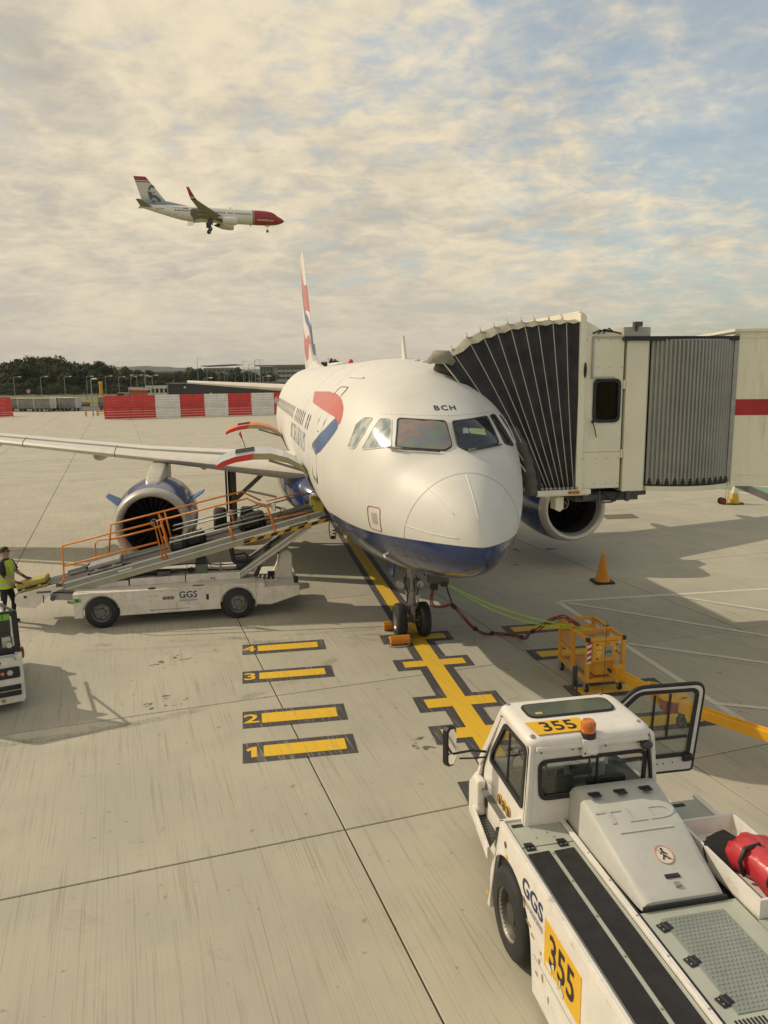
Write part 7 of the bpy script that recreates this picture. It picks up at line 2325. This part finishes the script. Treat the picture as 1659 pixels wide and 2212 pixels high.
# ------------------------------------------------------------------ roads, kerb and verge beyond
gline('service_road', [((-98, 210), (-60, 262))], 7, mat('pale_tarmac', (.30, .28, .22), .85, scale=.2), z=.0)
gline('service_road', [((-130, 205), (-98, 212))], 7, MATS['pale_tarmac'], z=.0)
ob('car_park', MB().face([(-160, 285, .0), (10, 285, .0), (10, 330, .0), (-160, 330, .0)]), mat('tarmac', (.09, .088, .08), .85, scale=.1), kind='structure')
ob('dark_road', MB().face([(-74, 137, .004), (-40, 137, .004), (-40, 165, .004), (-66, 165, .004), (-82, 150, .004)]), MATS['tarmac'], kind='structure')

# perimeter fence: posts and cranked tops, mesh as one sheet of wires
PF = mat('fence_dark_green', (.035, .045, .035), .6)
def wire_fence(p, q, label, H=3.0, step=3.0, wires=10):
    p, q = Vector(p), Vector(q)
    L = (q - p).length
    t = thing('perimeter_fence', label, 'fence', tuple(p), math.degrees(math.atan2(q.y - p.y, q.x - p.x)))
    n = int(L / step)
    pm = None
    for k in range(n + 1):
        if pm is None:
            pm = ob('fence_post', MB().tube([(0, 0, 0), (0, 0, H * .86), (-.05, -.45, H)], .055, 5), PF, t)
        else:
            c = pm.copy(); col.objects.link(c); c.location = (k * step, 0, 0)
    w = MB()
    for j in range(wires):
        z = .2 + j * (H - .3) / wires
        w.beam((0, 0, z), (L, 0, z), .018, .03)
    for j in range(int(L / .5)):
        w.beam((j * .5, 0, .1), (j * .5, 0, H * .86), .02, .02)
    ob('fence_wires', w, PF, t, kind='stuff')
wire_fence((-122, 196, 0), (-50, 224, 0), 'near dark wire fence along the grass behind the dollies')
wire_fence((-170, 262, 0), (-10, 300, 0), 'far dark wire fence in front of the trees', 3.6, 4.0)

# lamp posts
LPM = mat('lamp_post_grey', (.30, .30, .27), .5, .3)
def lamp(loc, H, label, arm=1.2, two=False, rz=0, grp='lamp posts beyond the apron'):
    t = thing('lamp_post', label, 'lamp post', loc, rz, grp)
    ob('post', MB().cyl((0, 0, 0), (0, 0, H), .13 if H > 8 else .10, .07, 8), LPM, t)
    for s in ((1, -1) if two else (1,)):
        ob('lamp_arm', MB().tube([(0, 0, H - .3), (s * arm * .3, 0, H), (s * arm, 0, H + .05)], .05, 6), LPM, t)
        ob('lamp_head', MB().ell((s * (arm + .3), 0, H + .03), (.48, .2, .12), 8, 6), mat('lamp_head_pale', (.62, .61, .55), .4), t)
    return t
lamp((-43.6, 118.0, 0), 5.5, 'tall grey lamp post on the apron edge between dollies and fence', .25, grp=None)
for i, (x, y, h) in enumerate(((-93.4, 200, 6.2), (-89.2, 206, 6.2), (-84.6, 210, 6.2), (-80.2, 214, 6.2), (-76.5, 218, 6.2), (-75.5, 226, 6.0), (-74.6, 234, 6.0), (-74, 246, 6.0))):
    lamp((x, y, 0), h, ('%s lamp from the left in the row before the dark trees' % ['first', 'second', 'third', 'fourth', 'fifth', 'sixth', 'seventh', 'eighth'][i]), 1.3)
for x, y, h, tw, lb in ((-62.2, 200, 6.3, True, 'double-headed lamp left of the orange hut'), (-61.6, 205, 8.6, False, 'tall lamp right behind the orange hut'), (-59.2, 203, 6.2, True, 'double-headed lamp right of the orange hut'),
                        (-70, 300, 12.8, False, 'thin tall mast lamp in the distance above the left wood'), (-58, 330, 12.0, False, 'distant mast lamp against the blue hill'), (-51, 330, 12.4, False, 'second distant mast lamp against the hill'),
                        (-66.5, 300, 10.0, True, 'distant double lamp among the car park lights'), (-62, 310, 9.5, True, 'another distant double lamp before the long roof'), (-40.5, 240, 8.2, True, 'lamp pair above the tailplane tip'), (-38.6, 240, 10.6, False, 'taller single mast near the tailplane tip'),
                        (-34.2, 152, 5.4, False, 'short post lamp above the white fence panel'), (-23.0, 152, 5.6, False, 'post lamp above the middle of the tailplane'), (-54, 320, 10.5, False, 'mast before the middle trees')):
    lamp((x, y, 0), h, lb, .9, tw)
# a row of plain pylons by the car park
pl0 = None
for k in range(12):
    x, y = -60 + k * 3.0, 290
    if pl0 is None:
        pl0 = tag(ob('floodlight_pole', MB().cyl((0, 0, 0), (0, 0, 7.4), .10, .07, 6).bx(-.4, .4, -.1, .1, 7.2, 7.4), LPM), 'slim pole in the evenly spaced far row beyond the white trailers', 'pole', 'evenly spaced far poles')
        pl0.location = (x, y, 0)
    else:
        c = pl0.copy(); col.objects.link(c); c.location = (x, y, 0)

# ------------------------------------------------------------------ huts, trailers, sheds, buildings
OR2 = mat('hut_orange', (.55, .14, .06), .6)
h = thing('orange_hut', 'orange hut with pale flat roof behind the long red panel', 'hut', (-46.4, 150, 0), 10)
ob('hut_wall', MB().bx(-1.2, 1.5, -1, 1, 0, 3.3), OR2, h)
ob('hut_roof', MB().prism([(-1.7, 3.3), (1.9, 3.25), (1.9, 3.4), (-1.7, 3.75)], 'y', -1.4, 1.4), mat('hut_roof_pale', (.58, .36, .25), .6), h)
ob('hut_door', MB().bx(-.7, .1, -1.03, -1, 0, 2.4), mat('hut_door_dark', (.14, .04, .03), .6), h)
h = thing('equipment_trailer', 'grey and dark equipment trailer left of the orange hut', 'trailer', (-49.3, 150, 0), 8)
ob('trailer_body', MB().bx(-1.1, 1.2, -.7, .7, 2.0, 2.9).bx(-1.0, 1.1, -.6, .6, .8, 2.0), mat('trailer_grey', (.30, .29, .26), .6), h)
ob('trailer_panel', MB().bx(-1.08, .1, -.72, -.7, 2.05, 2.7), mat('trailer_dark', (.06, .02, .02), .6), h)
wheel(h, (-.5, -.6, .4), .4, .2, (0, -1, 0), .5, DSTEEL, n=12); wheel(h, (.6, -.6, .4), .4, .2, (0, -1, 0), .5, DSTEEL, n=12)
tag(ob('yellow_pillar', MB().lathe([(0, .35), (4.3, .3), (4.5, .38), (4.9, .36), (5.0, .05)], (-53.6, 150, 0), (0, 0, 1), 12), YB), 'tall yellow pillar standing on the grass', 'pillar')
TRW = mat('trailer_white', (.62, .60, .54), .5)
for i, (x, y, L, H, lb) in enumerate(((-57.5, 205, 7.5, 3.6, 'long white trailer behind the orange hut, farthest right'), (-70, 232, 9, 3.0, 'low grey-white trailer on the grass left of the hut'), (-64, 236, 6, 3.2, 'white trailer right of the yellow pillar'))):
    t = thing('site_trailer', lb, 'trailer', (x, y, 0), 6)
    ob('trailer_body', MB().bx(-L / 2, L / 2, -1.2, 1.2, .7, H), TRW if i != 1 else mat('trailer_pale_grey', (.36, .37, .35), .6), t)
    for k in range(int(L / 1.1)):
        ob('trailer_window', MB().bx(-L / 2 + .3 + k * 1.1, -L / 2 + 1.0 + k * 1.1, -1.23, -1.2, H * .5, H * .8), DGLASS, t)
    ob('trailer_skirt', MB().bx(-L / 2 + .3, L / 2 - .3, -1.1, 1.1, .1, .7), DSTEEL, t)
shed = thing('long_shed', 'low dark flat-roofed shed behind the blast fence', 'shed', (-29.5, 152, 0), 3)
ob('shed_wall', MB().bx(-11.5, 17, -2, 6, 0, 4.35), mat('shed_dark', (.045, .042, .045), .7), shed)
ob('shed_roof', MB().bx(-11.7, 17.2, -2.2, 6.2, 4.35, 4.5), mat('shed_roof_grey', (.16, .15, .14), .7), shed)
for x in (-8.3, -3.5, 5.5):
    ob('wall_light', MB().bx(x, x + .4, -2.12, -2.0, 3.6 if x != -3.5 else 2.4, 3.85 if x != -3.5 else 2.6), WHITE, shed)
ob('shed_doorway', MB().bx(-6, -4.8, -2.05, -2, 0, 2.3).bx(-1.5, 1.5, -2.05, -2, 0, 2.6), BLACK, shed)
ob('corner_post', MB().cyl((-11.3, -2.2, 0), (-11.3, -2.2, 4.3), .08, n=8), STEEL, shed)
GL2 = mat('office_glass', (.10, .13, .14), .2, var=.2, scale=.1)
OFW = mat('office_cladding', (.42, .41, .37), .6, var=.05, scale=.1)
off = thing('office_building', 'pale four-storey office block with oversailing roof left of the tail fin', 'office', (-41, 420, 0), 2)
ob('office_wall', MB().bx(-15.3, 8, 0, 14, 0, 11.0), OFW, off)
ob('office_roof', MB().bx(-26.5, 8.5, -1.5, 15, 11.1, 11.7), mat('office_roof', (.30, .29, .27), .6), off)
for r_ in range(4):
    z = 1.6 + r_ * 2.5
    for k in range(10):
        ob('office_window', MB().bx(-14.6 + k * 2.25, -12.6 + k * 2.25, -.06, 0, z, z + 1.2), GL2, off)
    ob('sun_louvre', MB().bx(-15, 8, -.7, -.05, z + 1.5, z + 1.62), WHITE, off)
ob('glass_wing', MB().bx(-24, -15.3, 1, 13, 0, 10.8), GL2, off)
mw = MB()
for k in range(6):
    mw.bx(-24 + k * 1.7, -23.9 + k * 1.7, .93, 1.0, 0, 10.8)
for k in range(5):
    mw.bx(-24, -15.3, .93, 1.0, 1.5 + k * 2.2, 1.6 + k * 2.2)
ob('mullions', mw, OFW, off, kind='stuff')
ob('stair_tower', MB().bx(-16.6, -15.2, -.5, 3, 0, 11), mat('tower_grey', (.30, .29, .26), .6), off)
hall = thing('terminal_hall', 'distant hall with thin dark roof above the middle trees', 'hall', (-88, 425, 0), 1)
ob('hall_wall', MB().bx(-8, 8, 0, 20, 0, 10.6), mat('hall_pale', (.33, .32, .29), .6), hall)
ob('hall_roof', MB().prism([(-9, 11.4), (9.6, 12.1), (9.6, 12.4), (-9, 11.7)], 'y', -2, 22), mat('hall_roof', (.10, .10, .10), .6), hall)
for k in range(7):
    ob('hall_window', MB().bx(-7.6 + k * 2.2, -5.8 + k * 2.2, -.1, 0, 8.2, 9.9), GL2, hall)
lowb = thing('low_warehouse', 'long low blue-grey warehouse in front of the hill', 'warehouse', (-112, 440, 0), 2)
ob('warehouse_wall', MB().bx(-22, 14, 0, 16, 0, 8.2), mat('warehouse_grey', (.09, .11, .13), .7), lowb)
ob('warehouse_roof', MB().prism([(-23, 8.2), (15, 8.2), (14, 9.3), (-22, 9.0)], 'y', -.5, 17), mat('warehouse_roof', (.16, .17, .18), .6), lowb)
mast = thing('striped_mast', 'red and white banded mast among the middle trees', 'mast', (-83.0, 412, 0))
for k in range(6):
    ob('mast_band', MB().cyl((0, 0, 1 + k * 1.25), (0, 0, 2.25 + k * 1.25), .5 - k * .03, n=8), (REDP, WHITE)[k % 2], mast)
ob('mast_base', MB().cyl((0, 0, 0), (0, 0, 1), .6, n=8), OFW, mast)
# parked cars, tiny
cm0 = None
rr = random.Random(3)
carc = [(.5, .5, .47), (.10, .11, .13), (.45, .05, .04), (.28, .29, .3), (.58, .56, .5)]
cars = []
for i in range(26):
    x, y = -75 + i * 3.0 + rr.uniform(-.3, .3), 288 + (i % 3) * 7
    t = thing('parked_car', 'tiny parked car in the distant car park row', 'car', (x, y, 0), rr.uniform(-6, 6) + 80, 'cars in the distant car park')
    c = mat('car_paint_%s' % 'abcde'[i % 5], carc[i % 5], .3, coat=.4)
    ob('car_body', MB().loft([[(-.8, y_, .35), (.8, y_, .35), (.85, y_, .8), (.7, y_, z1), (-.7, y_, z1), (-.85, y_, .8)] for y_, z1 in ((-2.1, .85), (-1.2, .95), (-.6, 1.45), (.9, 1.45), (1.5, .98), (2.1, .9))]), c, t)
    ob('car_wheel', MB().cyl((-.8, -1.3, .32), (.8, -1.3, .32), .32, n=8).cyl((-.8, 1.3, .32), (.8, 1.3, .32), .32, n=8), RUB, t)
# concrete stacks and rubble near dollies
tag(ob('concrete_blocks', MB().bx(-68, -60, 160, 161, 0, .9).bx(-59, -51, 166, 167, 0, .8), mat('block_brown', (.16, .11, .09), .8)), 'low brown stacked blocks on the verge behind the dollies', 'blocks')
tag(ob('metal_sheet_pile', MB().prism([(-49.6, 0), (-46.6, 0), (-46.8, 2.3), (-48.4, 2.0), (-49.2, 1.0)], 'y', 153, 153.4), mat('sheet_grey', (.20, .21, .21), .6)), 'leaning grey metal sheets near the lamp post', 'sheets')
sgp = thing('round_sign', 'small round traffic sign on a post left of the dollies', 'sign', (-75.5, 168, 0), 0)
ob('sign_post', MB().cyl((0, 0, 0), (0, 0, 3.0), .05, n=6), LPM, sgp)
ob('sign_disc', MB().cyl((0, -.05, 3.1), (0, -.09, 3.1), .42, n=16), mat('sign_pale_red', (.55, .34, .28), .5), sgp)
sgp = thing('round_sign', 'small round pink sign on the grass left of the trailer', 'sign', (-51.0, 146, 0), 0)
ob('sign_post', MB().cyl((0, 0, 0), (0, 0, 2.2), .05, n=6), LPM, sgp)
ob('sign_disc', MB().cyl((0, -.05, 2.3), (0, -.09, 2.3), .32, n=16), MATS['sign_pale_red'], sgp)

# ------------------------------------------------------------------ trees
def leaf_mat(name, a, b_):
    m = bpy.data.materials.new(name)
    m.use_nodes = True
    t = m.node_tree
    b = t.nodes['Principled BSDF']
    g = t.nodes.new('ShaderNodeNewGeometry')
    oi = t.nodes.new('ShaderNodeObjectInfo')
    n = noise(t, g.outputs['Position'], .5, 4, .6)
    c = mixc(t, ramp(t, n, .35, .65), a, b_)
    c = mixc(t, mth(t, 'MULTIPLY', oi.outputs['Random'], .5), c, (.115, .10, .032))
    lk(t, c, b.inputs['Base Color'])
    b.inputs['Roughness'].default_value = .8
    b.inputs['Specular IOR Level'].default_value = .2
    return m
LEAF = leaf_mat('leaf_green', (.026, .042, .014), (.058, .078, .024))
BARK = mat('bark', (.07, .055, .04), .9)
def crown(seed, H, W, nl):
    r = random.Random(seed)
    lobes = []
    for k in range(nl):
        a = r.uniform(0, 2 * math.pi)
        q = r.random() ** .6
        z = H * (.12 + .70 * r.random())
        env = math.sin(math.pi * min(1, (z / H) * .80 + .17)) ** .6
        lobes.append((W * .62 * q * env * math.cos(a), W * .62 * q * env * math.sin(a), z, r.uniform(.16, .30) * W))
    lobes.append((0, 0, H * .84, W * .22))
    mb = MB()
    for (x, y, z, s) in lobes:
        n = int(150 * (s / (.25 * W)) ** 2)
        for k in range(n):
            d = Vector((r.gauss(0, 1), r.gauss(0, 1), r.gauss(0, 1))).normalized()
            rad = s * (.55 + .5 * r.random())
            p = Vector((x, y, z)) + Vector((d.x * rad, d.y * rad, d.z * rad * .8))
            u = (d + Vector((r.uniform(-1, 1), r.uniform(-1, 1), r.uniform(-1, 1))) * .8).normalized()
            a = u.orthogonal().normalized()
            b_ = u.cross(a)
            L = r.uniform(.28, .62)
            mb.face([p - a * L, p - b_ * L * .6, p + a * L, p + b_ * L * .6])
    return mb
def trunk_mb(H, W, seed):
    r = random.Random(seed)
    mb = MB().tube([(0, 0, 0), (.1, .0, H * .3), (.0, .1, H * .6), (0, 0, H * .85)], [.045 * H * .6, .03 * H * .6, .018 * H * .6, .01], 7)
    for k in range(5):
        a = r.uniform(0, 6.3)
        z = H * r.uniform(.25, .5)
        mb.tube([(0, 0, z), (W * .2 * math.cos(a), W * .2 * math.sin(a), z + H * .14), (W * .42 * math.cos(a), W * .42 * math.sin(a), z + H * .24)], [.014 * H, .009 * H, .02], 5)
    return mb
PROTO = []
for i, (H, W, nl) in enumerate(((12, 9, 20), (12, 11, 24), (12, 8, 18), (12, 10, 22), (12, 7, 16))):
    cm_ = ob('crown', crown(40 + i, H, W, nl), LEAF, None)
    tk_ = ob('trunk', trunk_mb(H, W, i), BARK, None)
    PROTO.append((cm_.data, tk_.data))
    bpy.data.objects.remove(cm_)
    bpy.data.objects.remove(tk_)
def tree(x, y, h, i, label, group, wide=1.0):
    t = thing('broadleaf_tree', label, 'tree', (x, y, 0), (x * 37 + y * 11) % 360, group)
    s = h / 12
    t.scale = (s * wide, s * wide, s)
    for nm, d in zip(('crown', 'trunk'), PROTO[i % 5]):
        o = bpy.data.objects.new(nm, d)
        col.objects.link(o)
        o.parent = t
def skyline(T, x):
    if x <= T[0][0]:
        return T[0][1]
    return lerp(T, x)
SKL = [(-225, 11), (-190, 13.5), (-170, 14.5), (-159, 14.4), (-153, 13.8), (-144, 15.8), (-139, 17.6), (-133, 15.4), (-127, 14.4), (-119, 14.2), (-113, 12.8), (-107, 11), (-101, 10.4), (-95, 9.4), (-90, 8)]
rr = random.Random(11)
x = -225
k = 0
while x < -91:
    h = skyline(SKL, x) * rr.uniform(.86, 1.03)
    tree(x, 330 + rr.uniform(-4, 6), h, k, 'dense dark green tree in the wood at the left', 'trees of the left-hand wood', 1.05)
    k += 1
    x += rr.uniform(3.6, 5.2)
x = -222
while x < -88:
    h = skyline(SKL, x) * rr.uniform(.58, .80)
    tree(x, 312 + rr.uniform(-4, 4), h, k + 2, 'lower leafy tree along the front edge of the left wood', 'front edge trees of the left wood', 1.15)
    k += 1
    x += rr.uniform(4.2, 6.0)
x = -160
while x < -70:
    tree(x, 292 + rr.uniform(-6, 6), rr.uniform(3.0, 5.2), k, 'small rounded bush by the far fence', 'bushes by the far fence', 1.7)
    k += 1
    x += rr.uniform(3, 6)
MID = [(-104, 8.6), (-97, 9.2), (-92, 10.6), (-88, 11), (-83, 10.4), (-77, 9.2), (-70, 10.8), (-65, 9.8), (-61, 9.6), (-56, 7.8), (-44, 7)]
x = -104
while x < -54:
    tree(x, 384 + rr.uniform(-5, 5), skyline(MID, x) * rr.uniform(.85, 1.04), k, 'dark tree of the belt in front of the distant buildings', 'trees before the distant buildings', 1.1)
    k += 1
    x += rr.uniform(3.2, 4.6)
for x, y, h in ((-38, 400, 7.5), (-33, 400, 6.6), (-18.2, 250, 10.6), (-15.4, 252, 11.2), (-12.8, 250, 9.8)):
    tree(x, y, h, k, 'tree showing just behind the tail of the parked airliner', 'trees behind the parked airliner', 1.0)
    k += 1

# far wooded ridge
rg = []
rr = random.Random(5)
def ridge(x):
    return 30 + 14 * math.exp(-((x + 860) / 420) ** 2) + 5 * math.sin(x / 210) + 3 * math.sin(x / 77 + 1)
xs = [-3400 + 18 * i for i in range(300)]
hill = MB()
for y0, dz in ((3000, 0),):
    rows_ = []
    for y, s in ((2500, 0), (2760, .55), (2900, .86), (3000, 1.0), (3100, .9), (3400, .2)):
        rows_.append([(x, y, -1 + ridge(x) * s + (rr.uniform(-.9, 1.7) if s > .5 else 0)) for x in xs])
    hill.loft(rows_, cap=False, closed=False)
ob('wooded_hill', hill, mat('hill_wood', (.05, .068, .032), .95, var=.25, scale=.02), kind='structure', smooth=False)

# ------------------------------------------------------------------ air: faint haze through the whole scene
HZ = bpy.data.materials.new('haze_air')
HZ.use_nodes = True
ht = HZ.node_tree
ht.nodes.clear()
ho2 = ht.nodes.new('ShaderNodeOutputMaterial')
pv = ht.nodes.new('ShaderNodeVolumePrincipled')
pv.inputs['Color'].default_value = (.80, .86, .92, 1)
pv.inputs['Density'].default_value = HAZE_D = 0.00009
lk(ht, pv.outputs[0], ho2.inputs['Volume'])
if HAZE_D > 0:
    ob('haze', MB().bx(-4200, 4200, -420, 6200, -2, 75), HZ, kind='stuff')
